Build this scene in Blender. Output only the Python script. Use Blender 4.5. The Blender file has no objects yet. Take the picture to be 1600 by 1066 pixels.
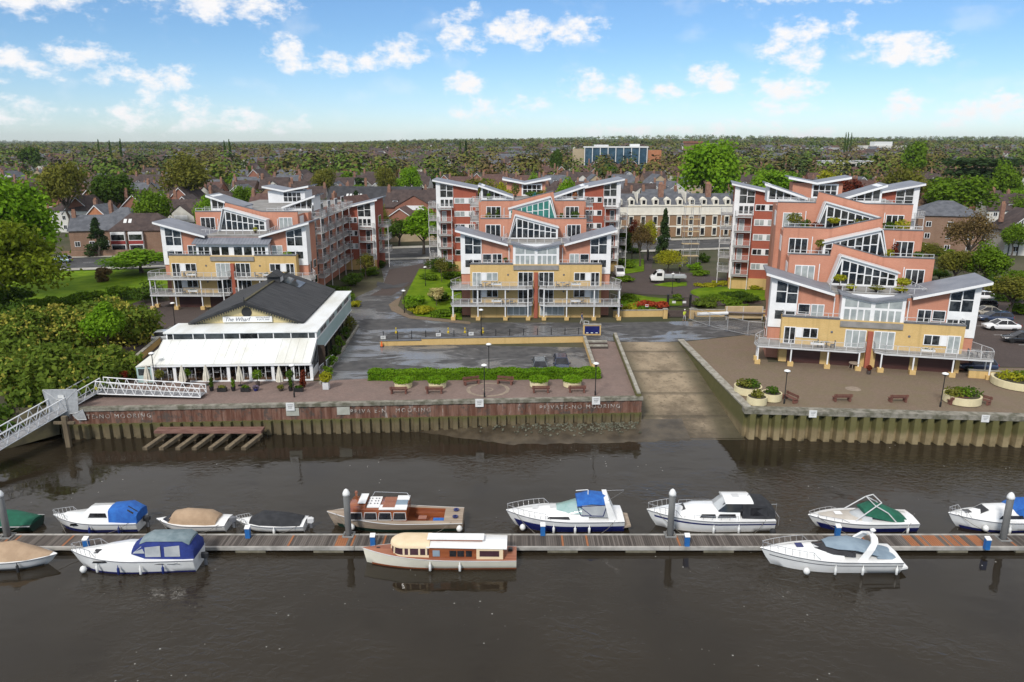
import bpy, bmesh, math, random
import numpy as np
from mathutils import Vector, Matrix
SC = bpy.context.scene
COL = SC.collection
R = math.radians
random.seed(7)

# ------------------------------------------------------------------ camera, world, sun, exposure
CAM_H, PITCH, FPX = 29.0, R(15.1), 1155.0
cam = bpy.data.cameras.new('camera'); cam_o = bpy.data.objects.new('camera', cam); COL.objects.link(cam_o)
cam.sensor_width = 36.0; cam.lens = 36.0*FPX/1600.0
cam.clip_start = 0.5; cam.clip_end = 20000
cam_o.location = (0, 0, CAM_H); cam_o.rotation_euler = (R(90)-PITCH, 0, 0)
SC.camera = cam_o
SC.view_settings.view_transform = 'Standard'; SC.view_settings.look = 'None'
SC.view_settings.exposure = 0.42; SC.view_settings.gamma = 1.0
try:
    SC.cycles.max_bounces = 6; SC.cycles.diffuse_bounces = 3; SC.cycles.glossy_bounces = 3
    SC.cycles.transmission_bounces = 3; SC.cycles.volume_bounces = 0; SC.cycles.caustics_reflective = False
    SC.cycles.caustics_refractive = False
except Exception: pass
SUN_EL, SUN_AZ = 42.0, 205.0          # azimuth clockwise from +Y; the sun is behind the camera, a little to the left

def at(px, py, z=0.0):
    """ground point of the survey grid (1600 x 1066) on the level z"""
    dx = (px-800)/FPX; dv = (533-py)/FPX
    d = (dx, math.cos(PITCH)+dv*math.sin(PITCH), -math.sin(PITCH)+dv*math.cos(PITCH))
    t = (z-CAM_H)/d[2]
    return Vector((d[0]*t, d[1]*t, z))

class NT:
    def __init__(s, tree): s.t = tree; s.n = tree.nodes; s.l = tree.links; s.n.clear()
    def node(s, typ, **kw):
        n = s.n.new(typ)
        for k, v in kw.items():
            if k.startswith('i_'):
                key = k[2:].replace('_', ' ')
                key = int(key) if key.isdigit() else key
                if hasattr(v, 'is_output') or isinstance(v, bpy.types.NodeSocket): s.l.new(v, n.inputs[key])
                else: n.inputs[key].default_value = v
            else: setattr(n, k, v)
        return n
    def math(s, op, a, b=0.0, c=None, clamp=False):
        n = s.n.new('ShaderNodeMath'); n.operation = op; n.use_clamp = clamp
        for i, v in enumerate((a, b) if c is None else (a, b, c)):
            if isinstance(v, bpy.types.NodeSocket): s.l.new(v, n.inputs[i])
            else: n.inputs[i].default_value = v
        return n.outputs[0]
    def mix(s, f, a, b):
        n = s.n.new('ShaderNodeMix'); n.data_type = 'RGBA'
        for i, v in ((0, f), (6, a), (7, b)):
            if isinstance(v, bpy.types.NodeSocket): s.l.new(v, n.inputs[i])
            else: n.inputs[i].default_value = v if not isinstance(v, tuple) or len(v) == 4 else (*v, 1)
        return n.outputs[2]
    def smooth(s, v, lo, hi, a=0.0, b=1.0):
        n = s.n.new('ShaderNodeMapRange'); n.interpolation_type = 'SMOOTHSTEP'
        s.l.new(v, n.inputs[0])
        for i, q in ((1, lo), (2, hi), (3, a), (4, b)): n.inputs[i].default_value = q
        return n.outputs[0]

def build_world():
    w = bpy.data.worlds.new('World'); SC.world = w; w.use_nodes = True
    k = NT(w.node_tree)
    out = k.node('ShaderNodeOutputWorld'); bg = k.node('ShaderNodeBackground'); bg.inputs[1].default_value = 0.1
    sky = k.node('ShaderNodeTexSky'); sky.sky_type = 'NISHITA'; sky.sun_disc = False
    sky.sun_elevation = R(SUN_EL); sky.sun_rotation = R(SUN_AZ); sky.altitude = 30; sky.air_density = 1.0; sky.dust_density = 0.2; sky.ozone_density = 2.5
    tc = k.node('ShaderNodeTexCoord'); sep = k.node('ShaderNodeSeparateXYZ'); k.l.new(tc.outputs['Generated'], sep.inputs[0])
    x, y, z = sep.outputs
    el = k.math('MULTIPLY', k.math('ARCSINE', z), 57.2958)
    az = k.math('MULTIPLY', k.math('ARCTAN2', x, y), 57.2958)
    cmb = k.node('ShaderNodeCombineXYZ'); k.l.new(az, cmb.inputs[0]); k.l.new(k.math('MULTIPLY', el, 1.6), cmb.inputs[1])
    n1 = k.node('ShaderNodeTexNoise', i_Vector=cmb.outputs[0], i_Scale=0.55, i_Detail=10.0, i_Roughness=0.63)
    n2 = k.node('ShaderNodeTexNoise', i_Vector=cmb.outputs[0], i_Scale=0.28, i_Detail=4.0)
    wob = k.math('SUBTRACT', n1.outputs[0], 0.5)
    # low cumulus over the town: azimuth, elevation, half width, half height, strength
    clouds = [(-36.5,8.6,3.2,1.0,.9),(-31,8.9,3.6,1.5,.9),(-20,9.2,4.6,1.5,1),(-32.5,4.7,2.8,1.0,.75),(-28.5,5.2,2.6,.9,.7),(-38.5,5.0,1.6,1.2,.6),(-24.6,4.0,2.4,1.0,.75),
        (-27.6,4.1,1.0,.6,.6),(-32.5,1.8,2.3,.8,.6),(-36,1.5,2.5,.7,.5),(-25.5,1.7,3.2,.9,.5),(-21.5,1.6,3.2,1.2,.5),(-18.5,1.2,4.0,.7,.45),(-16.2,5.9,1.3,1.1,.9),(-13.2,5.4,1.5,.9,.9),(-10.2,5.6,1.6,.7,1),
        (-7.8,6.2,1.7,1.0,1),(-3.6,7.6,1.8,1.8,.6),(1.8,7.7,4.6,1.1,1),(-3.6,4.1,1.5,.9,1),(-2.2,2.1,2.0,.9,.6),(1.2,2.6,1.6,.7,.45),(5.2,3.9,1.6,1.0,.9),(8.6,3.6,1.8,1.0,.8),(11,3.6,1.6,.6,.9),(14.2,4.3,1.7,1.1,1),
        (19.6,6.2,2.0,1.8,.9),(22.8,6.8,.8,1.3,.5),(26.5,5.9,3.0,1.0,1),(19.3,3.1,2.7,1.1,1.1),(27.2,2.2,1.4,1.0,.8),(29.6,1.5,1.8,.8,.6),(31.4,2.0,1.7,.8,.9),(33.4,2.2,1.7,1.0,1),(36,2.6,1.6,1.6,.9),(22,9.6,6.5,.8,.7),(20,.5,3.0,.5,.6),(8,.7,4.5,.5,.4),(15.5,.9,4,.5,.45)]
    dens = None
    for a, e, sa, se, st in clouds:
        da = k.math('DIVIDE', k.math('SUBTRACT', az, a), sa*1.25); de = k.math('DIVIDE', k.math('SUBTRACT', el, e), se*1.25)
        d2 = k.math('ADD', k.math('MULTIPLY', da, da), k.math('MULTIPLY', de, de))
        v = k.math('MULTIPLY', k.math('SUBTRACT', 1.0, d2), 0.30*st+.10)
        dens = v if dens is None else k.math('MAXIMUM', dens, v)
    dens = k.math('MAXIMUM', dens, -0.35)
    lowc = k.smooth(k.math('ADD', dens, k.math('MULTIPLY', wob, 1.7)), 0.02, 0.50)
    lowc = k.math('MULTIPLY', lowc, k.smooth(dens, -0.33, 0.02))
    wisp = k.math('MULTIPLY', k.smooth(n2.outputs[0], 0.52, 0.75), 0.22)
    lowc = k.math('MAXIMUM', lowc, wisp)
    # broad broken cloud higher up, out of the frame, that makes the light soft
    high = k.math('MULTIPLY', k.smooth(el, 10.5, 24.0), k.smooth(n2.outputs[0], 0.2, 0.55, 0.62, 1.0))
    mask = k.math('MAXIMUM', lowc, high)
    # body of the cloud a little greyer than its edges
    shade = k.smooth(k.math('ADD', dens, k.math('MULTIPLY', wob, 1.2)), 0.0, 0.5)
    ccol = k.mix(shade, (7.6, 7.7, 7.9), (7.4, 7.3, 7.35))
    ccol = k.mix(k.smooth(el, 12.0, 30.0), ccol, (5.9, 6.0, 6.2))
    skyc = k.node('ShaderNodeMix'); skyc.data_type = 'RGBA'; skyc.blend_type = 'MULTIPLY'; skyc.inputs[0].default_value = 1.0
    k.l.new(sky.outputs[0], skyc.inputs[6]); k.l.new(k.mix(k.smooth(el, -0.5, 8.0), (0.70, 0.84, 1.10), (0.56, 0.735, 0.93)), skyc.inputs[7])
    col = k.mix(mask, skyc.outputs[2], ccol)
    k.l.new(col, bg.inputs[0]); k.l.new(bg.outputs[0], out.inputs[0])
build_world()
sun = bpy.data.lights.new('sun', 'SUN'); sun.energy = 2.3; sun.angle = R(10); sun.color = (1.0, 0.96, 0.9)
sun_o = bpy.data.objects.new('sun', sun); COL.objects.link(sun_o)
_d = Vector((math.sin(R(SUN_AZ))*math.cos(R(SUN_EL)), math.cos(R(SUN_AZ))*math.cos(R(SUN_EL)), math.sin(R(SUN_EL))))
sun_o.rotation_euler = _d.to_track_quat('Z', 'Y').to_euler(); sun_o.location = (0, -40, 120)

# ------------------------------------------------------------------ mesh builder
class MB:
    def __init__(s): s.v = []; s.f = []; s.m = []; s.mi = 0
    def poly(s, pts, mi=None):
        b = len(s.v); s.v += [tuple(p) for p in pts]; s.f.append(tuple(range(b, b+len(pts)))); s.m.append(s.mi if mi is None else mi); return s
    def box(s, x0, x1, y0, y1, z0, z1, mi=None):
        b = len(s.v)
        s.v += [(x0,y0,z0),(x1,y0,z0),(x1,y1,z0),(x0,y1,z0),(x0,y0,z1),(x1,y0,z1),(x1,y1,z1),(x0,y1,z1)]
        for q in ((0,3,2,1),(4,5,6,7),(0,1,5,4),(1,2,6,5),(2,3,7,6),(3,0,4,7)):
            s.f.append(tuple(b+i for i in q)); s.m.append(s.mi if mi is None else mi)
        return s
    def cbox(s, c, d, mi=None):
        return s.box(c[0]-d[0]/2, c[0]+d[0]/2, c[1]-d[1]/2, c[1]+d[1]/2, c[2]-d[2]/2, c[2]+d[2]/2, mi)
    def ext(s, pts, vec, mi=None):
        """closed prism: polygon pts swept along vec"""
        n = len(pts); b = len(s.v); vec = Vector(vec); P = [Vector(p) for p in pts]
        nrm = Vector((0,0,0))
        for i in range(n): nrm += P[i].cross(P[(i+1) % n])
        if nrm.dot(vec) > 0: P.reverse()
        s.v += [tuple(p) for p in P]+[tuple(p+vec) for p in P]
        k = s.mi if mi is None else mi
        s.f.append(tuple(range(b, b+n))); s.m.append(k)
        s.f.append(tuple(b+n+i for i in range(n-1, -1, -1))); s.m.append(k)
        for i in range(n):
            j = (i+1) % n; s.f.append((b+j, b+i, b+n+i, b+n+j)); s.m.append(k)
        return s
    def xz(s, pts, y0, y1, mi=None): return s.ext([(p[0], y0, p[1]) for p in pts], (0, y1-y0, 0), mi)
    def yz(s, pts, x0, x1, mi=None): return s.ext([(x0, p[0], p[1]) for p in pts], (x1-x0, 0, 0), mi)
    def xy(s, pts, z0, z1, mi=None): return s.ext([(p[0], p[1], z0) for p in pts], (0, 0, z1-z0), mi)
    def tube(s, p, q, r, n=6, r2=None, mi=None, cap=True):
        p = Vector(p); q = Vector(q); d = (q-p)
        if d.length < 1e-6: return s
        d.normalize(); a = d.orthogonal().normalized(); c = d.cross(a); r2 = r if r2 is None else r2
        b = len(s.v); k = s.mi if mi is None else mi
        for P, rr in ((p, r), (q, r2)):
            for i in range(n):
                t = 2*math.pi*i/n; s.v.append(tuple(P+a*math.cos(t)*rr+c*math.sin(t)*rr))
        for i in range(n):
            j = (i+1) % n; s.f.append((b+i, b+j, b+n+j, b+n+i)); s.m.append(k)
        if cap:
            s.f.append(tuple(b+i for i in range(n-1, -1, -1))); s.m.append(k)
            s.f.append(tuple(b+n+i for i in range(n))); s.m.append(k)
        return s
    def path(s, pts, r, n=6, mi=None):
        for a, b in zip(pts[:-1], pts[1:]): s.tube(a, b, r, n, mi=mi)
        return s
    def rings(s, rings, closed=True, cap0=True, cap1=True, mi=None):
        """skin a list of equal-length rings"""
        b = len(s.v); n = len(rings[0]); k = s.mi if mi is None else mi
        for r in rings: s.v += [tuple(p) for p in r]
        for a in range(len(rings)-1):
            for i in range(n if closed else n-1):
                j = (i+1) % n
                s.f.append((b+a*n+i, b+a*n+j, b+(a+1)*n+j, b+(a+1)*n+i)); s.m.append(k)
        if cap0: s.f.append(tuple(b+i for i in range(n-1, -1, -1))); s.m.append(k)
        if cap1: s.f.append(tuple(b+(len(rings)-1)*n+i for i in range(n))); s.m.append(k)
        return s
    def lathe(s, prof, c=(0,0,0), n=12, mi=None):
        return s.rings([[(c[0]+r*math.cos(2*math.pi*i/n), c[1]+r*math.sin(2*math.pi*i/n), c[2]+z) for i in range(n)] for r, z in prof], mi=mi)
    def xf(s, M, start=0):
        s.v[start:] = [tuple(M @ Vector(p)) for p in s.v[start:]]; return s
    def mesh(s, name, mats, smooth=False):
        me = bpy.data.meshes.new(name); me.from_pydata(s.v, [], s.f)
        for m in (mats if isinstance(mats, (list, tuple)) else [mats]): me.materials.append(m)
        if any(s.m): me.polygons.foreach_set('material_index', s.m)
        if smooth: me.polygons.foreach_set('use_smooth', [True]*len(s.f))
        me.update(); return me
    def build(s, name, mats, parent=None, smooth=False):
        return link(name, s.mesh(name, mats, smooth), parent)
def link(name, me, parent=None):
    o = bpy.data.objects.new(name, me); COL.objects.link(o)
    if parent is not None: o.parent = parent
    return o
def smooth_by_angle(o, ang=40):
    me = o.data
    me.polygons.foreach_set('use_smooth', [True]*len(me.polygons))
    try: me.set_sharp_from_angle(angle=R(ang))
    except Exception: pass
    return o
def tag(o, label, cat, group=None):
    o['label'] = label; o['category'] = cat
    if group: o['group'] = group
    return o
def thing(name, label, cat, loc=(0,0,0), rz=0.0, group=None):
    o = bpy.data.objects.new(name, None); COL.objects.link(o); o.empty_display_size = 0.3
    o.location = loc; o.rotation_euler = (0, 0, rz); return tag(o, label, cat, group)
KIDS = {}
def dup(root, loc, rz=None, label=None, group=None, scale=None):
    c = root.copy(); COL.objects.link(c); c.location = loc
    if rz is not None: c.rotation_euler = (0, 0, rz)
    if scale is not None: c.scale = scale if isinstance(scale, (tuple, list)) else (scale,)*3
    if label: c['label'] = label
    if group: c['group'] = group
    def rec(a, b):
        for ch in a.children:
            d = ch.copy(); COL.objects.link(d); d.parent = b; rec(ch, d)
    rec(root, c); return c
def struct(o): o['kind'] = 'structure'; return o
def stuff(o, label, cat): o['kind'] = 'stuff'; o['label'] = label; o['category'] = cat; return o
def rm(pts_or_obj, rz): return Matrix.Rotation(rz, 4, 'Z')

# ------------------------------------------------------------------ materials
MC = {}
def pm(name, c1, c2=None, scale=3.0, rough=0.8, metal=0.0, bump=0.0, detail=5.0, island=0.0, spec=0.5, coords='Object', stretch=(1,1,1), trans=0.0, lo=0.35, hi=0.65, bscale=None, coat=0.0):
    """noise mix of two real base colours, optional bump, optional per-leaf variation"""
    if name in MC: return MC[name]
    m = bpy.data.materials.new(name); m.use_nodes = True; MC[name] = m
    k = NT(m.node_tree); out = k.node('ShaderNodeOutputMaterial'); b = k.node('ShaderNodeBsdfPrincipled')
    k.l.new(b.outputs[0], out.inputs[0])
    b.inputs['Roughness'].default_value = rough; b.inputs['Metallic'].default_value = metal; b.inputs['Specular IOR Level'].default_value = spec
    if coat: b.inputs['Coat Weight'].default_value = coat; b.inputs['Coat Roughness'].default_value = 0.08
    c1 = (*c1, 1)
    if c2 is None: b.inputs[0].default_value = c1
    tc = k.node('ShaderNodeTexCoord'); vec = tc.outputs[coords]
    if stretch != (1,1,1):
        mp = k.node('ShaderNodeMapping', i_Vector=vec); mp.inputs['Scale'].default_value = stretch; vec = mp.outputs[0]
    if c2 is not None:
        n = k.node('ShaderNodeTexNoise', i_Vector=vec, i_Scale=scale, i_Detail=detail, i_Roughness=0.6)
        f = k.smooth(n.outputs[0], lo, hi)
        if island > 0:
            g = k.node('ShaderNodeNewGeometry')
            f = k.math('ADD', k.math('MULTIPLY', f, 1-island), k.math('MULTIPLY', g.outputs['Random Per Island'], island))
        k.l.new(k.mix(f, c1, (*c2, 1)), b.inputs[0])
    if bump > 0:
        nb = k.node('ShaderNodeTexNoise', i_Vector=vec, i_Scale=bscale or scale*4, i_Detail=6.0)
        bp = k.node('ShaderNodeBump', i_Height=nb.outputs[0]); bp.inputs['Strength'].default_value = bump; bp.inputs['Distance'].default_value = 0.05
        k.l.new(bp.outputs[0], b.inputs['Normal'])
    if trans > 0:
        t = k.node('ShaderNodeBsdfTranslucent'); t.inputs[0].default_value = (*[min(1, v*1.3) for v in (c2 or c1[:3])], 1)
        mx = k.node('ShaderNodeMixShader'); mx.inputs[0].default_value = trans
        k.l.new(b.outputs[0], mx.inputs[1]); k.l.new(t.outputs[0], mx.inputs[2]); k.l.new(mx.outputs[0], out.inputs[0])
    return m
def brickmat(name, c1, c2, mortar, sx=0.225, sy=0.075, rough=0.9, axis='wall', patch=None):
    """bricks laid by object coordinates on upright walls (axis wall) or flat paving (axis floor)"""
    if name in MC: return MC[name]
    m = bpy.data.materials.new(name); m.use_nodes = True; MC[name] = m
    k = NT(m.node_tree); out = k.node('ShaderNodeOutputMaterial'); b = k.node('ShaderNodeBsdfPrincipled'); k.l.new(b.outputs[0], out.inputs[0])
    b.inputs['Roughness'].default_value = rough; b.inputs['Specular IOR Level'].default_value = 0.3
    tc = k.node('ShaderNodeTexCoord'); sp = k.node('ShaderNodeSeparateXYZ', i_Vector=tc.outputs['Object'])
    cm = k.node('ShaderNodeCombineXYZ')
    if axis == 'wall':
        k.l.new(k.math('ADD', sp.outputs[0], sp.outputs[1]), cm.inputs[0]); k.l.new(sp.outputs[2], cm.inputs[1])
    else:
        k.l.new(sp.outputs[0], cm.inputs[0]); k.l.new(sp.outputs[1], cm.inputs[1])
    br = k.node('ShaderNodeTexBrick', i_Vector=cm.outputs[0]); br.inputs['Scale'].default_value = 1.0
    br.inputs['Color1'].default_value = (*c1, 1); br.inputs['Color2'].default_value = (*c2, 1); br.inputs['Mortar'].default_value = (*mortar, 1)
    br.inputs['Brick Width'].default_value = sx; br.inputs['Row Height'].default_value = sy; br.inputs['Mortar Size'].default_value = 0.008
    n = k.node('ShaderNodeTexNoise', i_Vector=tc.outputs['Object'], i_Scale=0.45, i_Detail=6.0, i_Roughness=0.65)
    f = k.smooth(n.outputs[0], 0.35, 0.7)
    col = k.mix(k.math('MULTIPLY', f, 0.4), br.outputs[0], patch or tuple(v*0.72 for v in c1))
    if axis == 'wall':
        mp = k.node('ShaderNodeMapping', i_Vector=tc.outputs['Object']); mp.inputs['Scale'].default_value = (1.6, 1.6, 0.10)
        n3 = k.node('ShaderNodeTexNoise', i_Vector=mp.outputs[0], i_Scale=1.0, i_Detail=5.0)
        col = k.mix(k.math('MULTIPLY', k.smooth(n3.outputs[0], 0.52, 0.72), 0.35), col, tuple(v*0.62 for v in c1))
    k.l.new(col, b.inputs[0]); return m
# ------------------------------------------------------------------ the setting: water, ground, roads
ZQ = 3.05
def sheet(name, pts, z, mat):
    bm = bmesh.new(); vs = [bm.verts.new((p[0], p[1], p[2] if len(p) > 2 and z is None else z)) for p in pts]
    f = bm.faces.new(vs); bm.normal_update()
    if f.normal.z < 0: f.normal_flip()
    bmesh.ops.triangulate(bm, faces=[f]); me = bpy.data.meshes.new(name); bm.to_mesh(me); bm.free(); me.materials.append(mat)
    return struct(link(name, me))
def psheet(name, px, z, mat): return sheet(name, [at(p[0], p[1], ZQ) for p in px], z, mat)

def water_mat():
    m = bpy.data.materials.new('river_water'); m.use_nodes = True; k = NT(m.node_tree)
    out = k.node('ShaderNodeOutputMaterial'); b = k.node('ShaderNodeBsdfPrincipled'); k.l.new(b.outputs[0], out.inputs[0])
    b.inputs['IOR'].default_value = 1.33; b.inputs['Roughness'].default_value = 0.035
    tc = k.node('ShaderNodeTexCoord'); mp = k.node('ShaderNodeMapping', i_Vector=tc.outputs['Object']); mp.inputs['Scale'].default_value = (0.8, 1.25, 1); mp.inputs['Rotation'].default_value = (0, 0, 0.35)
    n1 = k.node('ShaderNodeTexNoise', i_Vector=mp.outputs[0], i_Scale=1.7, i_Detail=4.0, i_Roughness=0.5, i_Distortion=0.6)
    n2 = k.node('ShaderNodeTexNoise', i_Vector=mp.outputs[0], i_Scale=0.45, i_Detail=2.0, i_Distortion=0.4)
    n3 = k.node('ShaderNodeTexNoise', i_Vector=tc.outputs['Object'], i_Scale=0.075, i_Detail=3.0)
    calm = k.smooth(n3.outputs[0], 0.46, 0.64, 0.18, 3.6)
    h = k.math('ADD', k.math('MULTIPLY', k.math('MULTIPLY', n1.outputs[0], 0.5), calm), k.math('MULTIPLY', n2.outputs[0], 0.40))
    bp = k.node('ShaderNodeBump', i_Height=h); bp.inputs['Strength'].default_value = 0.29; bp.inputs['Distance'].default_value = 0.22
    k.l.new(bp.outputs[0], b.inputs['Normal'])
    # flecks of foam and petals drifting on the surface
    v = k.node('ShaderNodeTexVoronoi', i_Vector=tc.outputs['Object'], i_Scale=2.4); v.inputs['Randomness'].default_value = 1.0
    sp = k.node('ShaderNodeSeparateColor'); k.l.new(v.outputs['Color'], sp.inputs[0])
    size = k.math('MULTIPLY', k.math('SUBTRACT', sp.outputs[0], 0.80), 0.75)
    nz = k.node('ShaderNodeTexNoise', i_Vector=tc.outputs['Object'], i_Scale=0.09, i_Detail=4.0)
    drift = k.smooth(nz.outputs[0], 0.48, 0.60)
    fleck = k.math('MULTIPLY', k.math('LESS_THAN', v.outputs['Distance'], size), drift)
    mud = k.mix(k.smooth(n3.outputs[0], 0.35, 0.65), (0.020, 0.0152, 0.0095), (0.028, 0.0215, 0.0135))
    k.l.new(k.mix(k.math('MULTIPLY', fleck, 0.65), mud, (0.55, 0.54, 0.5)), b.inputs[0])
    return m
me = MB().poly([(-900,-40,0),(900,-40,0),(900,110,0),(-900,110,0)]).mesh('river_water', water_mat()); struct(link('river_water', me))

M_town = pm('town_ground', (0.055,0.060,0.030), (0.095,0.085,0.055), 0.06, rough=0.95, spec=.15)
M_asph = pm('asphalt', (0.030,0.030,0.032), (0.062,0.061,0.062), 0.5, rough=0.75, bump=0.2, bscale=14)
M_pave = brickmat('pink_block_paving', (0.195,0.132,0.112), (0.25,0.178,0.152), (0.12,0.095,0.083), 0.2, 0.1, axis='floor', patch=(0.12,0.095,0.083))
M_plaza = brickmat('brown_block_paving', (0.170,0.122,0.086), (0.22,0.16,0.116), (0.095,0.075,0.055), 0.2, 0.1, axis='floor', patch=(0.15,0.13,0.065))
M_cpbr = brickmat('dark_block_paving', (0.075,0.056,0.050), (0.10,0.075,0.066), (0.045,0.038,0.034), 0.2, 0.1, axis='floor')
M_lawn = pm('lawn_grass', (0.085,0.155,0.005), (0.145,0.225,0.010), 0.35, rough=0.95, spec=.08, bump=0.5, bscale=9)
M_soil = pm('soil', (0.035,0.030,0.018), (0.07,0.06,0.03), 0.7, rough=1.0, bump=0.5)
M_conc = pm('pale_concrete', (0.30,0.28,0.24), (0.42,0.40,0.35), 0.8, rough=0.9, bump=0.15)

def wet_asphalt():
    m = bpy.data.materials.new('wet_asphalt'); m.use_nodes = True; k = NT(m.node_tree)
    out = k.node('ShaderNodeOutputMaterial'); b = k.node('ShaderNodeBsdfPrincipled'); k.l.new(b.outputs[0], out.inputs[0])
    tc = k.node('ShaderNodeTexCoord'); mp = k.node('ShaderNodeMapping', i_Vector=tc.outputs['Object']); mp.inputs['Scale'].default_value = (0.55, 1.1, 1)
    n = k.node('ShaderNodeTexNoise', i_Vector=mp.outputs[0], i_Scale=0.22, i_Detail=7.0, i_Roughness=0.62, i_Distortion=0.5)
    n2 = k.node('ShaderNodeTexNoise', i_Vector=tc.outputs['Object'], i_Scale=0.9, i_Detail=5.0)
    wet = k.smooth(n.outputs[0], 0.47, 0.55)
    dry = k.mix(k.smooth(n2.outputs[0], 0.35, 0.65), (0.046,0.045,0.046), (0.080,0.077,0.076))
    k.l.new(k.mix(wet, dry, (0.15,0.15,0.152)), b.inputs[0])  # reflected sky on the puddles painted in as a paler base colour
    k.l.new(k.math('SUBTRACT', 0.78, k.math('MULTIPLY', wet, 0.56)), b.inputs['Roughness'])
    return m
M_wet = wet_asphalt()

# edges of the land along the river (plan)
QA, QB = at(92, 640, ZQ).xy, at(1003, 622, ZQ).xy
SL, SR_ = at(968, 534, ZQ).xy, at(1060, 534, ZQ).xy
RA, RB = at(1163, 639, ZQ).xy, at(1610, 651, ZQ).xy
RC = RB + (RB-RA).normalized()*160
GEND = 262.0
sheet('town_ground', [(-420, 73), (QA.x-30, 73), QA, QB, SL, SR_, RA, RB, RC, (420, 60), (420, GEND), (-420, GEND)], 3.0, M_town)
sheet('river_bank', [(-420, 73, 3.0), (QA.x-30, 73, 3.0), (QA.x, QA.y, 3.0), (QA.x, QA.y-.5, 0.6), (QA.x-6, 66, -0.4), (-420, 64, -0.4)], None, M_soil)

# far terrain, gently rising to wooded ridges
def terrain_h(x, y):
    def ss(a, b, t):
        t = max(0, min(1, (t-a)/(b-a))); return t*t*(3-2*t)
    h = 3.0 + 9*ss(500, 1500, y)*(0.4+0.6*ss(-300, 500, x)) + 26*ss(1300, 3600, y)*(0.30+0.70*ss(-900, 900, x))
    h += 14*ss(5000, 8500, y) + ss(700, 2500, y)*(5*math.sin(x*0.0021+1.3)+4*math.sin(x*0.0053+y*0.0011))
    return h
ys = [GEND, 330, 420, 540, 700, 900, 1200, 1500, 1900, 2400, 3000, 3700, 4600, 5800, 7200, 9000]
mb = MB(); nx = 61; P = []
for y in ys:
    hw = max(420, y*1.15)
    P.append([(-hw+2*hw*i/(nx-1), y, terrain_h(-hw+2*hw*i/(nx-1), y)-0.0) for i in range(nx)])
mb.rings([list(r) for r in P], closed=False, cap0=False, cap1=False)
M_far = pm('far_fields_and_woods', (0.050,0.056,0.024), (0.085,0.082,0.042), 0.012, rough=1.0, detail=8)
o = mb.build('far_terrain', M_far, smooth=True); struct(o)
bm_ = bmesh.new(); bm_.from_mesh(o.data); bmesh.ops.recalc_face_normals(bm_, faces=bm_.faces); bm_.to_mesh(o.data); bm_.free()

# paved areas
psheet('promenade_paving', [(92,640),(1002,622.3),(967,535),(933,532),(913,546),(941,591),(572,592),(530,594),(505,596),(205,596),(150,612)], 3.06, M_pave)
psheet('car_park_asphalt', [(497,606),(515,580),(560,512),(600,507),(594,536),(914,543),(945,603),(575,604)], 3.03, M_wet)
psheet('driveway_asphalt', [(596,530),(560,511),(545,505),(548,468),(584,452),(600,440),(596,420),(606,414),(609,396),(668,394),(664,414),(655,428),(632,450),(620,478),(640,494),(735,504),(960,504),(1190,500),(1192,520),(1062,534),(966,534),(912,532)], 3.04, M_wet)
psheet('driveway_paving', [(608,421),(596,452),(578,462),(612,462),(640,445),(668,417),(660,412)], 3.05, M_cpbr)
psheet('driveway_asphalt', [(615,446),(590,428+12),(588,446),(600,452),(628,449),(640,441)], 3.07, M_asph)
psheet('driveway_paving', [(607,476),(628,462),(622,478),(640,493),(735,503),(735,507),(640,498),(612,486)], 3.07, M_plaza)
psheet('plaza_paving', [(1061.5,535),(1163.5,639),(1600,651.3),(1900,659),(1900,580),(1515,574),(1200,566),(1190,521)], 3.06, M_plaza)
psheet('resident_car_park', [(1490,470),(1500,430),(1900,470),(1900,580),(1490,572)], 3.04, M_cpbr)
psheet('garage_forecourt', [(60,470),(330,470),(300,560),(195,605),(150,612),(205,560)], 3.04, M_cpbr)
psheet('lawn', [(-60,430),(80,424),(262,420),(262,455),(190,480),(-60,500)], 3.05, M_lawn)
psheet('lawn', [(655,420),(720,425),(722,500),(650,494),(628,474),(640,450)], 3.08, M_lawn)
psheet('lawn', [(956,470),(985,459),(1012,464),(1066,469),(1066,478),(956,480)], 3.08, M_lawn)
psheet('lawn', [(966,405),(1006,405),(1006,424),(978,428),(962,425)], 3.08, M_lawn)
psheet('lawn', [(1020,446),(1045,441),(1073,441),(1073,447),(1050,449)], 3.10, M_lawn)
psheet('garden_drive', [(956,425),(978,429),(1008,424),(1006,398),(1022,398),(1018,420),(1060,425),(1100,430),(1190,445),(1190,475),(1060,480),(1066,462),(1000,460),(960,455)], 3.05, M_cpbr)
c_ = at(1147, 459, ZQ)
sheet('lawn', [(c_.x+7.6*math.cos(i*math.pi/16), c_.y+6.4*math.sin(i*math.pi/16)) for i in range(32)], 3.11, M_lawn)
# the main road behind the flats, with pale pavements
def rd(x, o): return 182.5+0.215*x+o
for nm, a, b, z, m in (('road', -7.5, 8.5, 3.08, M_asph), ('pavement', 8.5, 12.5, 3.16, M_conc), ('pavement', -10.5, -7.5, 3.16, M_conc)):
    sheet(nm, [(-300, rd(-300, a)), (-23, rd(-23, a)), (300, rd(300, a)), (300, rd(300, b)), (-23, rd(-23, b)), (-300, rd(-300, b))], z, m)
mb = MB()
for i in range(-40, 40):
    x = i*5.0; mb.poly([(x, rd(x, .45), 3.10), (x+2.2, rd(x+2.2, .45), 3.10), (x+2.2, rd(x+2.2, .6), 3.10), (x, rd(x, .6), 3.10)])
M_mark = pm('road_paint', (0.6,0.6,0.58), (0.42,0.42,0.41), 3.0)
struct(mb.build('road_markings', M_mark))
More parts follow.
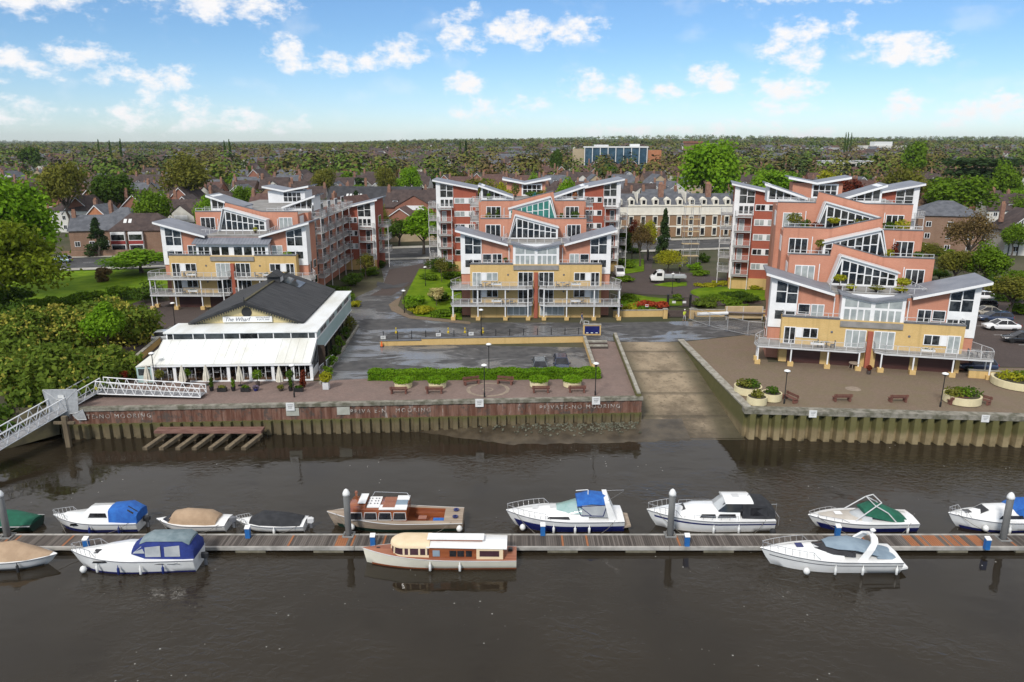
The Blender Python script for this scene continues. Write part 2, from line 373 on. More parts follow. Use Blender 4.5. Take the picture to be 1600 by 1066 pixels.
# bay lines in the right-hand car park and worn lines in the sunken car park
mb = MB()
for i in range(7):
    a = at(1520+i*0, 470, ZQ); x = 56+i*0; y = 92+i*5.2
    mb.box(56.0, 60.5, y, y+.1, 3.05, 3.058)
    mb.box(67.0, 71.5, y-3, y-2.9, 3.05, 3.058)
struct(mb.build('bay_markings', M_mark))
# round brick inlay between the benches
def ring(name, c, r0, r1, z, mat, n=48):
    mb = MB()
    for i in range(n):
        a, b = 2*math.pi*i/n, 2*math.pi*(i+1)/n
        mb.poly([(c.x+r0*math.cos(a), c.y+r0*math.sin(a), z), (c.x+r1*math.cos(a), c.y+r1*math.sin(a), z), (c.x+r1*math.cos(b), c.y+r1*math.sin(b), z), (c.x+r0*math.cos(b), c.y+r0*math.sin(b), z)])
    return struct(mb.build(name, mat))
pc = at(762.5, 609, ZQ)
M_inlay = pm('pale_paver', (0.30,0.24,0.18), (0.22,0.17,0.13), 2.0, rough=0.9)
ring('paving_circle', pc, 1.95, 2.35, 3.075, M_inlay); ring('paving_circle', pc, 0.45, 0.6, 3.075, M_inlay)
ring('paving_circle', at(1333, 608, ZQ), 0.0, 0.8, 3.075, M_inlay)

# mud left by the tide at the foot of the wall
mb = MB(); rows = []; rng = random.Random(3)
for j in range(9):
    t = j/8; row = []
    for i in range(41):
        s = i/40; x = -13+s*31; yw = QA.y+(QB.y-QA.y)*(x-QA.x)/(QB.x-QA.x)
        w = 5.3*min(1, max(0.03, (s-0.02)*2.6)); 
        h = (0.62*min(1, s*2.2))*(1-t)-0.10*t+rng.uniform(-.035,.035)
        row.append((x, yw+0.1-w*t, h if j < 8 else -0.3))
    rows.append(row)
mb.rings(rows, closed=False, cap0=False, cap1=False)
M_mud = pm('wet_mud', (0.040,0.030,0.018), (0.085,0.066,0.042), 0.5, rough=0.45, bump=0.5, bscale=5)
o = mb.build('mud_bank', M_mud, smooth=True); struct(o)
bm_ = bmesh.new(); bm_.from_mesh(o.data); bmesh.ops.recalc_face_normals(bm_, faces=bm_.faces); bm_.to_mesh(o.data); bm_.free()
mb = MB(); rng = random.Random(5)
for i in range(420):
    s = min(1, max(0, rng.betavariate(4, 1.6))); x = -9+s*22.3; yw = QA.y+(QB.y-QA.y)*(x-QA.x)/(QB.x-QA.x)
    d = abs(rng.gauss(0, 1.1))+0.35; r = rng.uniform(.05, .17)
    c = (x, yw-d, 0.56*(1-d/5.6)+.03)
    mb.lathe([(0.01,-r*.5),(r,-r*.2),(r*.8,r*.35),(0.02,r*.6)], c, 5)
M_rock = pm('weedy_stone', (0.045,0.047,0.028), (0.15,0.145,0.105), 1.2, rough=0.9, island=0.6)
stuff(mb.build('foreshore_stones', M_rock), 'small pale stones and weed strewn along the mud at the foot of the rusty wall', 'stones')

# slipway: concrete slabs falling into the river
def slip_mat():
    m = bpy.data.materials.new('slipway_concrete'); m.use_nodes = True; k = NT(m.node_tree)
    out = k.node('ShaderNodeOutputMaterial'); b = k.node('ShaderNodeBsdfPrincipled'); k.l.new(b.outputs[0], out.inputs[0])
    tc = k.node('ShaderNodeTexCoord'); sp = k.node('ShaderNodeSeparateXYZ', i_Vector=tc.outputs['Object'])
    n = k.node('ShaderNodeTexNoise', i_Vector=tc.outputs['Object'], i_Scale=0.3, i_Detail=8.0, i_Roughness=0.7)
    n2 = k.node('ShaderNodeTexNoise', i_Vector=tc.outputs['Object'], i_Scale=2.2, i_Detail=6.0)
    base = k.mix(k.smooth(n.outputs[0], .36, .64), (0.165,0.125,0.078), (0.32,0.25,0.165))
    base = k.mix(k.math('MULTIPLY', k.smooth(n2.outputs[0], .55, .7), .55), base, (0.07,0.052,0.03))
    weed = k.smooth(k.math('ADD', sp.outputs[2], k.math('MULTIPLY', n.outputs[0], 2.4)), 1.0, 2.4, 1.0, 0.0)
    base = k.mix(k.math('MULTIPLY', weed, .8), base, (0.055,0.042,0.026))
    mid = k.math('ABSOLUTE', k.math('SUBTRACT', sp.outputs[0], 18.2))
    edge = k.smooth(k.math('ADD', mid, k.math('MULTIPLY', n.outputs[0], 3)), 3.6, 5.4)
    base = k.mix(k.math('MULTIPLY', edge, .7), base, (0.05,0.045,0.02))
    yw = k.math('ADD', sp.outputs[1], k.math('MULTIPLY', n2.outputs[0], 0.5))
    for q in (92.4, 86.2, 80.2, 74.7):      # silt lying along the joints of the slabs
        near = k.smooth(k.math('ABSOLUTE', k.math('SUBTRACT', yw, q)), 0.10, 0.60, 0.55, 0.0); base = k.mix(near, base, (0.06,0.048,0.03))
    k.l.new(base, b.inputs[0]); b.inputs['Roughness'].default_value = 0.7
    bp = k.node('ShaderNodeBump', i_Height=n2.outputs[0]); bp.inputs['Strength'].default_value = .3; bp.inputs['Distance'].default_value = .05; k.l.new(bp.outputs[0], b.inputs['Normal'])
    return m
mb = MB(); ys_ = [(95.9,3.03),(92.2,2.72),(86.0,1.98),(80.0,1.25),(74.5,.55),(69.6,.02),(64,-.7)]
for (ya, za), (yb, zb) in zip(ys_[:-1], ys_[1:]):
    e = 0.12
    xl = lambda y: 13.6+(y-68)*0.03; xr = lambda y: 23.6-(y-68)*0.045
    mb.poly([(xl(yb), yb+e, zb), (xr(yb), yb+e, zb), (xr(ya), ya-e, za), (xl(ya), ya-e, za)])
    mb.poly([(xl(yb), yb-e, zb-.06), (xr(yb), yb-e, zb-.06), (xr(yb), yb+e, zb-.01), (xl(yb), yb+e, zb-.01)])
struct(mb.build('slipway', slip_mat()))

# ------------------------------------------------------------------ river walls
def pile_mat(name, rust, dim):
    """steel sheet piling: green algae below the tide line, stained metal"""
    m = bpy.data.materials.new(name); m.use_nodes = True; k = NT(m.node_tree)
    out = k.node('ShaderNodeOutputMaterial'); b = k.node('ShaderNodeBsdfPrincipled'); k.l.new(b.outputs[0], out.inputs[0]); b.inputs['Roughness'].default_value = 0.8
    tc = k.node('ShaderNodeTexCoord'); sp = k.node('ShaderNodeSeparateXYZ', i_Vector=tc.outputs['Object'])
    mp = k.node('ShaderNodeMapping', i_Vector=tc.outputs['Object']); mp.inputs['Scale'].default_value = (1.5, 1.5, 0.22)
    n = k.node('ShaderNodeTexNoise', i_Vector=mp.outputs[0], i_Scale=1.1, i_Detail=8.0, i_Roughness=0.7)
    n2 = k.node('ShaderNodeTexNoise', i_Vector=tc.outputs['Object'], i_Scale=0.8, i_Detail=7.0, i_Roughness=0.7)
    if rust:
        col = k.mix(k.smooth(n.outputs[0], .38, .6), (0.105,0.040,0.022), (0.19,0.10,0.07))
        col = k.mix(k.smooth(n.outputs[0], .60, .68), col, (0.36,0.33,0.30))
        col = k.mix(k.smooth(n2.outputs[0], .50, .62), col, (0.075,0.055,0.045))
    else:
        col = k.mix(k.smooth(n2.outputs[0], .35, .65), tuple(v*dim for v in (0.165,0.125,0.062)), tuple(v*dim for v in (0.25,0.195,0.105)))
        z = k.math('ADD', sp.outputs[2], k.math('MULTIPLY', k.math('SUBTRACT', n2.outputs[0], .5), 1.6))
        col = k.mix(k.math('MULTIPLY', k.smooth(z, 0.85, 1.5), .75), col, (0.075,0.078,0.014))
        col = k.mix(k.math('MULTIPLY', k.smooth(z, 0.15, -0.25), .8), col, (0.03,0.026,0.013))
    k.l.new(col, b.inputs[0])
    bp = k.node('ShaderNodeBump', i_Height=n2.outputs[0]); bp.inputs['Strength'].default_value = .4; bp.inputs['Distance'].default_value = .05; k.l.new(bp.outputs[0], b.inputs['Normal'])
    return m
M_cope = pm('weathered_coping', (0.10,0.095,0.065), (0.26,0.24,0.20), 1.3, rough=0.95, bump=0.3)
M_rust = pile_mat('rusty_steel', True, 1); M_pile = pile_mat('algae_piling', False, .62); M_pile2 = pile_mat('pale_piling', False, 1.15)
def corrugated(L, pitch, depth, z0, z1, y_off=0.0):
    mb = MB(); n = int(L/pitch)+1; prof = []
    for i in range(n):
        x = i*pitch
        for a, d in ((0,0),(.30,0),(.42,depth),(.88,depth)): 
            if x+a*pitch <= L: prof.append((x+a*pitch, y_off-d))
    prof.append((L, y_off))
    ra = [(x, y, z0) for x, y in prof]; rb = [(x, y, z1) for x, y in prof]
    mb.rings([ra, rb], closed=False, cap0=False, cap1=False)
    for (a, b) in zip(prof[:-1], prof[1:]): mb.poly([(a[0],a[1],z1),(b[0],b[1],z1),(b[0],y_off+.3,z1),(a[0],y_off+.3,z1)])
    return mb
def text_mesh(name, body, size, mat, parent=None, ext=0.004, shear=0.0, align='LEFT', space=1.0):
    c = bpy.data.curves.new(name, 'FONT'); c.body = body; c.size = size; c.extrude = ext; c.shear = shear; c.align_x = align; c.align_y = 'CENTER'; c.resolution_u = 3; c.space_character = space
    t = bpy.data.objects.new(name, c); COL.objects.link(t)
    dg = bpy.context.evaluated_depsgraph_get(); me = bpy.data.meshes.new_from_object(t.evaluated_get(dg)); me.name = name
    bpy.data.objects.remove(t); me.materials.clear(); me.materials.append(mat)
    return link(name, me, parent)
M_white = pm('white_paint', (0.80,0.80,0.79), (0.70,0.70,0.69), 0.8, rough=0.45)
M_letter = pm('weathered_letter_paint', (0.50,0.46,0.42), (0.17,0.11,0.085), 2.0, rough=0.8)

D = (QB-QA); Lq = D.length; ang = math.atan2(D.y, D.x)
w = thing('quay_wall', 'rusty sheet pile river wall below the restaurant promenade with white lettering', 'quay wall', (QA.x, QA.y, 0), ang)
corrugated(Lq, 1.0, .34, -1.0, 1.48, -.2).build('sheet_piling', M_pile, w)
corrugated(Lq, 1.0, .06, 1.48, 2.86, -.05).build('rusted_upper_wall', M_rust, w)
MB().box(0, Lq+.1, -.22, .42, 2.86, 3.2).build('coping', M_cope, w)
for xx, s in ((at(133,633,2.2).x, 'PRIVATE-NO MOORING'), (at(553,634,2.2).x, 'PRIVA E-N   MOORING'), (at(842,632,2.2).x, 'PRIVATE-NO MOORING')):
    t = text_mesh('lettering', s, .62, M_letter, w, .01, space=1.35); t.rotation_euler = (R(90), 0, 0)
    t.location = ((xx-QA.x)/math.cos(ang), -.135, 2.25)
M_sign = pm('sign_board', (0.72,0.72,0.71), (0.62,0.62,0.6), 2.0, rough=0.5)
M_greyboard = pm('pale_grey_board', (0.42,0.42,0.37), (0.34,0.34,0.29), 1.5, rough=0.7)
M_black = pm('black_paint', (0.012,0.012,0.013), (0.02,0.02,0.021), 3.0, rough=0.4)
M_ink = pm('sign_ink', (0.05,0.05,0.06))
D2 = RC-RA; ang2 = math.atan2(D2.y, D2.x); L2 = D2.length
w2 = thing('quay_wall', 'corrugated pale brown sheet pile river wall below the right plaza', 'quay wall', (RA.x, RA.y, 0), ang2)
corrugated(L2, 1.22, .72, -1.0, 2.74, .12).build('sheet_piling', M_pile2, w2)
MB().box(-.1, L2, -.62, .55, 2.74, 3.2).build('coping', M_cope, w2)
def wall_sign(x, w_, h, z, parent_ang, o, lab, mat=None, off=-.36, lines=True):
    p = Vector((o.x, o.y)) + Vector((math.cos(parent_ang), math.sin(parent_ang)))*x
    t = thing('notice_board', lab, 'sign', (p.x, p.y, z), parent_ang)
    MB().box(-w_/2, w_/2, off-.03, off, -h/2, h/2).build('board', mat or M_sign, t)
    if lines:
        m2 = MB()
        for i in range(3): m2.box(-w_*.33+.04*i, w_*.33-.06*i, off-.036, off-.031, h*.22-i*h*.2, h*.27-i*h*.2)
        m2.build('notice_text', M_ink, t)
    return t
for px_, lab in ((459,'white notice on the wall edge under the lamp post by the maroon bush'),(749,'white notice on the wall edge below the middle promenade lamp post'),(932,'white notice on the wall edge near the slipway')):
    p = at(px_, 628, 3.0); wall_sign((p.x-QA.x)/math.cos(ang), .85, .85, 2.95, ang, QA, lab, off=-.25)
for px_, lab in ((463,'pale grey board fixed on the rusty wall right under a white notice'),(540,'pale grey board on the rusty wall at the start of the middle lettering')):
    p = at(px_, 634, 2.5); wall_sign((p.x-QA.x)/math.cos(ang), 1.3, .85, 2.35, ang, QA, lab, M_greyboard, -.14, False)
for px_, lab in ((1271,'white notice on the right river wall below the plain bench'),(1528,'white notice on the right river wall below the bench by the planter')):
    p = at(px_, 646, 3.0); wall_sign((p.x-RA.x)/math.cos(ang2), .75, .75, 2.95, ang2, RA, lab, off=-.63)
# side walls of the slipway
def side_wall(a, b, th, z0, z1, lab):
    d = Vector(b)-Vector(a); t = thing('slipway_wall', lab, 'wall', (a[0], a[1], 0), math.atan2(d.y, d.x)); L = d.length
    MB().box(0, L, -th, th*.2, z0, z1).build('wall_body', M_slipw, t); MB().box(-.03, L+.03, -th-.08, th*.2+.08, z1, z1+.16).build('coping', M_cope2, t)
M_slipw = pile_mat('mossy_concrete', False, .9)
M_cope2 = pm('stone_coping', (0.22,0.20,0.16), (0.36,0.34,0.29), 1.5, rough=0.9, bump=.2)
side_wall((QB.x-.15, QB.y+.1), (SL.x-.1, SL.y+2.5), -.45, -.6, 3.5, 'low stone wall between the promenade and the slipway')
side_wall((RA.x+.1, RA.y+.1), (SR_.x+.15, SR_.y+.3), .55, -.6, 3.15, 'mossy concrete wall between the slipway and the right plaza')
# ------------------------------------------------------------------ blocks of flats
M_salmon = brickmat('salmon_brick', (0.50,0.215,0.138), (0.56,0.25,0.165), (0.50,0.28,0.20), patch=(0.43,0.17,0.108))
M_redbrick = brickmat('deep_red_brick', (0.35,0.088,0.052), (0.41,0.11,0.066), (0.32,0.13,0.09), patch=(0.28,0.075,0.05))
M_yellow = brickmat('yellow_brick', (0.58,0.385,0.14), (0.65,0.445,0.18), (0.56,0.42,0.23), patch=(0.50,0.33,0.12))
M_frame = pm('white_window_frame', (0.82,0.82,0.82), (0.74,0.74,0.74), 0.7, rough=0.4)
M_glass = pm('dark_glass', (0.010,0.012,0.014), (0.055,0.060,0.062), 0.9, rough=0.06, spec=0.6, lo=.45, hi=.6)
M_glassl = pm('curtained_glass', (0.28,0.31,0.31), (0.42,0.45,0.44), 0.8, rough=0.12)
M_teal = pm('green_tinted_glass', (0.03,0.16,0.14), (0.05,0.24,0.20), 0.5, rough=0.06)
M_zinc = pm('grey_metal_roof', (0.165,0.175,0.205), (0.215,0.225,0.255), 0.5, rough=0.55, stretch=(1,1,1))
M_zincd = pm('dark_grey_trim', (0.10,0.105,0.12), (0.14,0.145,0.16), 1.0, rough=0.6)
M_deck = pm('terrace_deck', (0.20,0.19,0.175), (0.28,0.265,0.25), 0.7, rough=0.9)
M_rail = pm('pale_grey_rail', (0.60,0.60,0.60), (0.52,0.52,0.52), 1.0, rough=0.45)
M_garage = pm('brown_garage_door', (0.050,0.016,0.013), (0.070,0.024,0.018), 1.0, rough=0.6, stretch=(.4,.4,8))
M_polyroof = pm('pale_glazed_roof', (0.62,0.65,0.66), (0.72,0.74,0.75), 0.6, rough=0.25)
wrng = random.Random(11)
def cells(mb, top, x0, x1, z0, cols, rows, y, fr=.08, mi=0):
    """panes of a glazed face between x0 and x1 from z0 up to the line top(x)"""
    w = (x1-x0)/cols
    for c in range(cols):
        a, b = x0+c*w+fr/2+.01, x0+(c+1)*w-fr/2-.01
        zt = max(top(a), top(b))
        for r in range(rows):
            za = z0+fr+(zt-z0-fr)*r/rows+(fr/2 if r else 0); zb = z0+fr+(zt-z0-fr)*(r+1)/rows-fr/2
            ta, tb = top(a)-fr, top(b)-fr
            p = [(a,y,za),(b,y,za)]
            if min(zb, tb) > za+.03: p.append((b,y,min(zb,tb)))
            if min(zb, ta) > za+.03: p.append((a,y,min(zb,ta)))
            if len(p) == 4 or (len(p) == 3): mb.poly(p, mi)
    return mb
def turned(mb, o, rz, start=0): return mb.xf(Matrix.Translation(Vector(o)) @ Matrix.Rotation(rz, 4, 'Z'), start)
def window(parent, x, z0, w, h, y=0, cols=2, rows=1, rz=0, name='window', light=None, o=(0,0), fr=.09):
    """x = centre in the plane of the wall; rz turns the wall (0 faces -y)"""
    f = MB().box(x-w/2, x+w/2, y-.07, y, z0, z0+h)
    p = cells(MB(), lambda q: z0+h, x-w/2+.04, x+w/2-.04, z0, cols, rows, y-.085, fr)
    if rz or o != (0,0):
        turned(f, (o[0], o[1], 0), rz); turned(p, (o[0], o[1], 0), rz)
    fo = f.build(name, M_frame, parent)
    lt = (wrng.random() < .22) if light is None else light
    p.build('pane', M_glassl if lt is True else (M_glass if lt is False else lt), fo)
    return fo
def rail_mb(pts, h=1.0, bar=.13, mb=None, bars=True):
    mb = mb or MB()
    for a, b in zip(pts[:-1], pts[1:]):
        a = Vector(a); b = Vector(b); d = b-a; L = d.length
        if L < .05: continue
        u = d/L; nrm = Vector((-u.y, u.x, 0))
        def strip(p, q, t, z0, z1):
            mb.ext([p-nrm*t+Vector((0,0,z0)), q-nrm*t+Vector((0,0,z0)), q+nrm*t+Vector((0,0,z0)), p+nrm*t+Vector((0,0,z0))], (0,0,z1-z0))
        strip(a, b, .03, h-.05, h); strip(a, b, .02, .08, .12)
        n = max(1, round(L/1.25))
        for i in range(n+1):
            p = a+u*(L*i/n); mb.box(p.x-.03, p.x+.03, p.y-.03, p.y+.03, p.z, p.z+h)
        if bars:
            nb = int(L/bar)
            for i in range(1, nb):
                p = a+u*(L*i/nb); s = u*.011
                mb.poly([p-s+Vector((0,0,.12)), p+s+Vector((0,0,.12)), p+s+Vector((0,0,h-.05)), p-s+Vector((0,0,h-.05))])
    return mb
def balcony(parent, poly, z, rail_pts, th=.2, name='balcony'):
    b = MB().xy(poly, z-th, z).build(name, M_rail, parent)
    MB().xy([(p[0]*.998, p[1]*.998) for p in poly], z+.002, z+.02).build('deck', M_deck, b)
    rail_mb([(p[0], p[1], z) for p in rail_pts]).build('railing', M_rail, b)
    return b
def wing_roof(parent, prof, y0, y1, th=.20, name='roof'):
    """sloping roof plate: prof = two or more (x, z) points of its top"""
    top = list(prof); bot = [(x, z-th) for x, z in reversed(prof)]
    r = MB().xz(top+bot, y0, y1).build(name, M_zinc, parent)
    mb = MB()
    for (xa, za), (xb, zb) in zip(prof[:-1], prof[1:]):
        mb.xz([(xa, za-th-.14), (xb, zb-th-.14), (xb, zb-.05), (xa, za-.05)], y0-.09, y0-.004)
    mb.build('fascia', M_frame, r); return r

def conservatory(parent, dirn, x0, y, z, depth, light=False, mat=None):
    """lopsided glazed gable: tall at one side, sliding down to the other"""
    X = lambda v: x0+dirn*v
    top = lambda xx: 3.5+(1.75-3.5)*((dirn*(xx-x0))+2.9)/6.5
    face = [(X(-3.95),z),(X(3.6),z),(X(3.6),z+1.75),(X(-2.9),z+3.5)]
    c = MB().xz(face, y, y+.12).build('conservatory', M_frame, parent)
    mb = MB(); ax, bx = sorted((X(-2.75), X(3.45)))
    cells(mb, lambda q: z+top(q)-.22, ax, bx, z+.06, 7, 2, y-.015, .13)
    mb.poly([(X(-3.7),y-.015,z+.2),(X(-2.85),y-.015,z+.2),(X(-2.85),y-.015,z+3.0)]) if dirn > 0 else mb.poly([(X(-2.85),y-.015,z+.2),(X(-3.7),y-.015,z+.2),(X(-2.85),y-.015,z+3.0)])
    mb.build('pane', mat or (M_glassl if light else M_glass), c)
    r = MB().ext([(X(3.85),y-.3,z+1.68),(X(-3.0),y-.3,z+3.56),(X(-3.0),y-.3,z+3.74),(X(3.85),y-.3,z+1.86)], (0,depth,0)).build('glazed_roof', M_polyroof, c)
    MB().ext([(X(-3.0),y-.3,z+3.6),(X(-3.0),y+depth-.3,z+3.6),(X(-3.95),y+depth-.3,z),(X(-3.95),y-.3,z)], (dirn*-.12,0,0)).build('glazed_side', M_polyroof, c)
    MB().ext([(X(3.6),y,z),(X(3.6),y+depth-.3,z),(X(3.6),y+depth-.3,z+1.7),(X(3.6),y,z+1.7)], (dirn*.08,0,0)).build('side_wall', M_frame, c)
    return c

def flats(label, origin, rz, scale, nf, nt, dz, gnd, xs=0.0, centre='bay', towers=(), light_bias=0.2, first_dir=1, teal=None, blockw=9.2, block_back=34, flank=(), blockl=None, rr=8.9):
    root = thing('apartment_block', label, 'apartment block', (origin[0], origin[1], ZQ), rz, 'stepped brick blocks of flats by the river')
    root.scale = (scale,)*3
    wrng.seed(int(origin[0]*10) % 97+3)
    zt = 2.3+2.55*nf; S = lambda y: xs*(y-6)
    LB = lambda: wrng.random() < light_bias
    # lower yellow storeys
    MB().box(-9.9, 9.9, 0, 1.5, 0, zt+.75).build('wall', M_yellow, root)
    MB().box(-9.95, -3.45, -.06, .25, zt+.75, zt+.9).build('parapet_cap', M_zincd, root); MB().box(3.45, 9.95, -.06, .25, zt+.75, zt+.9).build('parapet_cap', M_zincd, root)
    MB().box(-3.4, 3.4, -.18, -.005, zt-.05, zt+.62).build('parapet_panel', M_deck, root)
    MB().box(-9.8, 9.8, .3, 1.5, zt+.752, zt+.77).build('terrace_floor', M_deck, root)
    # red storeys behind with butterfly top
    rt = lambda x: zt+3.75+max(0, abs(x)-4.2)*(2.15/7.9)
    MB().xz([(-11.3,0),(11.3,0),(11.3,rt(11.3)-.3),(4.2,zt+3.45),(-4.2,zt+3.45),(-11.3,rt(11.3)-.3)], 1.5, 6.6).build('wall', M_salmon, root)
    MB().box(-.28, .28, -.45, -.003, 0, zt-.45).build('brick_pier', M_redbrick, root)
    for s in (-1, 1):
        wing_roof(root, sorted([(s*12.1, zt+5.9), (s*4.2, zt+3.75)]), .6, 6.9)
        # tall corner glazing
        a, b = sorted((s*11.35, s*8.2))
        fo = MB().xz([(a,zt-.9),(b,zt-.9),(b,rt(b)-.32),(a,rt(a)-.32)], 1.36, 1.498).build('corner_window', M_frame, root)
        p = MB(); aa, bb = sorted((s*10.75, s*8.25))
        cells(p, lambda q: rt(q)-.55, aa, bb, zt+2.05, 2, 2, 1.345, .12); cells(p, lambda q: zt+1.35, aa, bb, zt+.0, 2, 1, 1.345, .14)
        p.build('pane', M_glass, fo)
        MB().yz([(1.5,zt-.9),(3.4,zt-.9),(3.4,rt(11.3)-.35),(1.5,rt(11.3)-.35)], s*11.3, s*11.36).build('side_window', M_frame, root)
        MB().tube((s*4.05,1.40,zt+.1),(s*4.05,1.40,zt+3.1),.07,6).build('downpipe', M_frame, root)
        if centre == 'bay':
            x = s*6.4; window(root, x-.55*s+.0, zt+.02, 1.5, 2.15, 1.5, 2, 1, 0, 'glazed_door', LB()); window(root, x+.98*s, zt+.85, 1.4, 1.3, 1.5, 1, 1, 0, 'window', LB())
        else:
            x = s*6.6; window(root, x, zt+.02, 1.7, 2.15, 1.5, 2, 1, 0, 'glazed_door', LB())
    if centre == 'bay':
        bw = 3.45
        fo = MB().xz([(-bw,zt-.02),(bw,zt-.02),(bw,zt+3.72),(0,zt+3.1),(-bw,zt+3.72)], .2, 1.49).build('bay_window', M_frame, root)
        p = MB()
        for a, b in ((-3.15,-.15),(.15,3.15)):
            tp = lambda q: zt+3.0+abs(q)*.17
            cells(p, lambda q: zt+2.2, a, b, zt+.12, 4, 1, .185, .16); 
            for c in range(2):
                xa, xb = a+c*1.5+.08, a+(c+1)*1.5-.08
                p.poly([(xa,.185,zt+2.32),(xb,.185,zt+2.32),(xb,.185,tp(xb)-.2),(xa,.185,tp(xa)-.2)])
        p.build('pane', M_glassl, fo)
        MB().xz([(-3.75,zt+3.98),(0,zt+3.3),(3.75,zt+3.98),(3.75,zt+3.78),(0,zt+3.1),(-3.75,zt+3.78)], -.25, 2.4).build('bay_roof', M_zinc, root)
        MB().xz([(-3.4,zt+3.72),(3.4,zt+3.72),(0,zt+3.32)], .9, 1.3).build('roof_infill', M_frame, root)
    else:
        fo = MB().box(-5.6, 5.6, .3, 1.49, zt-.02, zt+2.45).build('bay_window', M_frame, root)
        p = MB()
        for a, b, cc, zz in ((-5.3,-3.5,2,.15),(-3.3,-1.9,1,.7),(-1.75,-.5,1,.7),(.2,1.6,1,.7),(1.75,3.1,1,.7),(3.3,5.2,3,.15)): cells(p, lambda q: zt+2.2, a, b, zt+zz, cc, 1, .285, .12)
        p.build('pane', M_glass, fo)
        can = MB().yz([(-.25,zt+2.5),(-.25,zt+2.62),(1.5,zt+3.4),(1.5,zt+3.28)], -6.0, 6.0)
        for i in range(25): can.yz([(-.25,zt+2.62),(-.25,zt+2.66),(1.5,zt+3.44),(1.5,zt+3.4)], -6+i*.5-.02, -6+i*.5+.02)
        can.build('canopy_roof', M_zinc, root)
    rail_mb([(-9.8,1.4,zt+.85),(-9.8,.12,zt+.9),(-3.5,.12,zt+.9)], .55, bars=False).build('terrace_railing', M_rail, root)
    rail_mb([(3.5,.12,zt+.9),(9.8,.12,zt+.9),(9.8,1.4,zt+.85)], .55, bars=False).build('terrace_railing', M_rail, root)
    # balconies of the yellow storeys
    for k in range(nf):
        z = 2.3+2.55*k
        for s in (-1, 1):
            poly = [(s*.5,-.02),(s*.5,-1.1),(s*1.5,-1.9),(s*12.6,-1.9),(s*12.9,-.3),(s*11.6,2.6),(s*11.32,2.6),(s*11.32,1.48),(s*9.92,1.48),(s*9.92,-.02)]
            if s < 0: poly.reverse()
            rp = [(s*.5,-.1),(s*.5,-1.05),(s*1.5,-1.83),(s*12.55,-1.83),(s*12.83,-.3),(s*11.6,2.5)]
            balcony(root, poly, z, rp)
            window(root, s*8.9, z+.03, 1.35, 2.1, 0, 2, 1, 0, 'glazed_door', LB()); window(root, s*6.6, z+.85, 1.75, 1.25, 0, 2, 1, 0, 'window', LB())
            MB().box(min(s*8.2,s*7.5), max(s*8.2,s*7.5), -.06, -.004, z+.85, z+2.1).build('white_panel', M_frame, root)
            window(root, s*1.55, z+.03, 2.3, 2.15, 0, 3, 1, 0, 'glazed_door', LB())
            MB().lathe([(.14,0),(.14,.05),(.02,.09)], (0,0,0), 10).xf(Matrix.Translation((s*4.2,-.005,z+1.75)) @ Matrix.Rotation(R(90),4,'X')).build('wall_lamp', M_zincd, root)
            if k < 2:
                pl = MB().box(s*5.9-.75, s*5.9+.75, -1.78, -1.5, z+.5, z+.75).build('window_box', M_frame, root)
                if wrng.random() < .75: blob_mesh('planting', 22, .75, .16, .16, M_leafd, pl, (s*5.9, -1.64, z+.84), .11)
        for s in (-1, 1):
            fo = MB().box(min(s*11.3,s*11.36), max(s*11.3,s*11.36), 2.6, 3.4, z+.1, z+2.1).build('side_window', M_frame, root)
            MB().box(min(s*11.362,s*11.38), max(s*11.362,s*11.38), 2.7, 3.3, z+.2, z+2.0).build('pane', M_glass, fo)
            fo = MB().box(min(s*11.3,s*11.36), max(s*11.3,s*11.36), 4.4, 5.9, z+.7, z+2.0).build('side_window', M_frame, root)
            MB().box(min(s*11.362,s*11.38), max(s*11.362,s*11.38), 4.5, 5.8, z+.8, z+1.9).build('pane', M_glass, fo)
    ztop = 2.1+2.55*(nf-1)
    for x in (-12.45,-8.7,-4.6,-1.2,1.2,4.6,8.7,12.45):
        c = MB().tube((x,-1.7,.5),(x,-1.7,ztop),.09,8).build('column', M_frame, root)
        MB().box(x-.32, x+.32, -2.0, -1.4, 0, .5).build('pier_base', M_yellow, c)
    for s in (-1,1):
        c = MB().tube((s*12.5,-.1,.5),(s*12.5,-.1,ztop),.08,8).build('column', M_frame, root); MB().box(s*12.5-.3, s*12.5+.3, -.4, .2, 0, .5).build('pier_base', M_yellow, c)
    if gnd == 'garage':
        for a, b in ((-9.0,-5.2),(-4.1,-.9),(.9,4.6),(5.5,9.4)) :
            MB().box(a, b, -.05, -.004, .02, 2.05).build('garage_door', M_garage, root)
    else:
        for s in (-1,1): window(root, s*2.5, .35, 3.7, 1.6, 0, 4, 1, 0, 'window', M_glassl)
    # stepped terraces with lopsided conservatories
    zN = zt+3.75
    for k in range(nt):
        zk = zt+3.75+dz*k; y = 8+4*k; o = S(y); d = first_dir*(1 if k % 2 == 0 else -1)
        y_prev = 6.6 if k == 0 else y-4
        MB().box(-8.6+o, 8.2+o, y, y+4.0, 0, zk+dz-.01).build('wall', M_salmon, root)
        pk = [(-8.6+o,zk+dz-.01),(8.2+o,zk+dz-.01),(8.2+o,zk+dz+.5)]
        if d > 0: pk += [(2.4+o,zk+dz+.5),(-3.5+o,zk+dz+2.0),(-3.75+o,zk+dz+.5)]
        else: pk += [(3.35+o,zk+dz+.5),(3.1+o,zk+dz+2.0),(-2.8+o,zk+dz+.5)]
        pk += [(-8.6+o,zk+dz+.5)]
        MB().xz(pk, y, y+.35).build('parapet_wall', M_salmon, root)
        cap = MB()
        for (xa, za), (xb, zb) in zip(pk[2:-1], pk[3:]): cap.xz([(xa,za),(xb,zb),(xb,zb+.09),(xa,za+.09)], y-.06, y+.42) if abs(xa-xb) > .5 else None
        cap.build('parapet_cap', M_zincd, root)
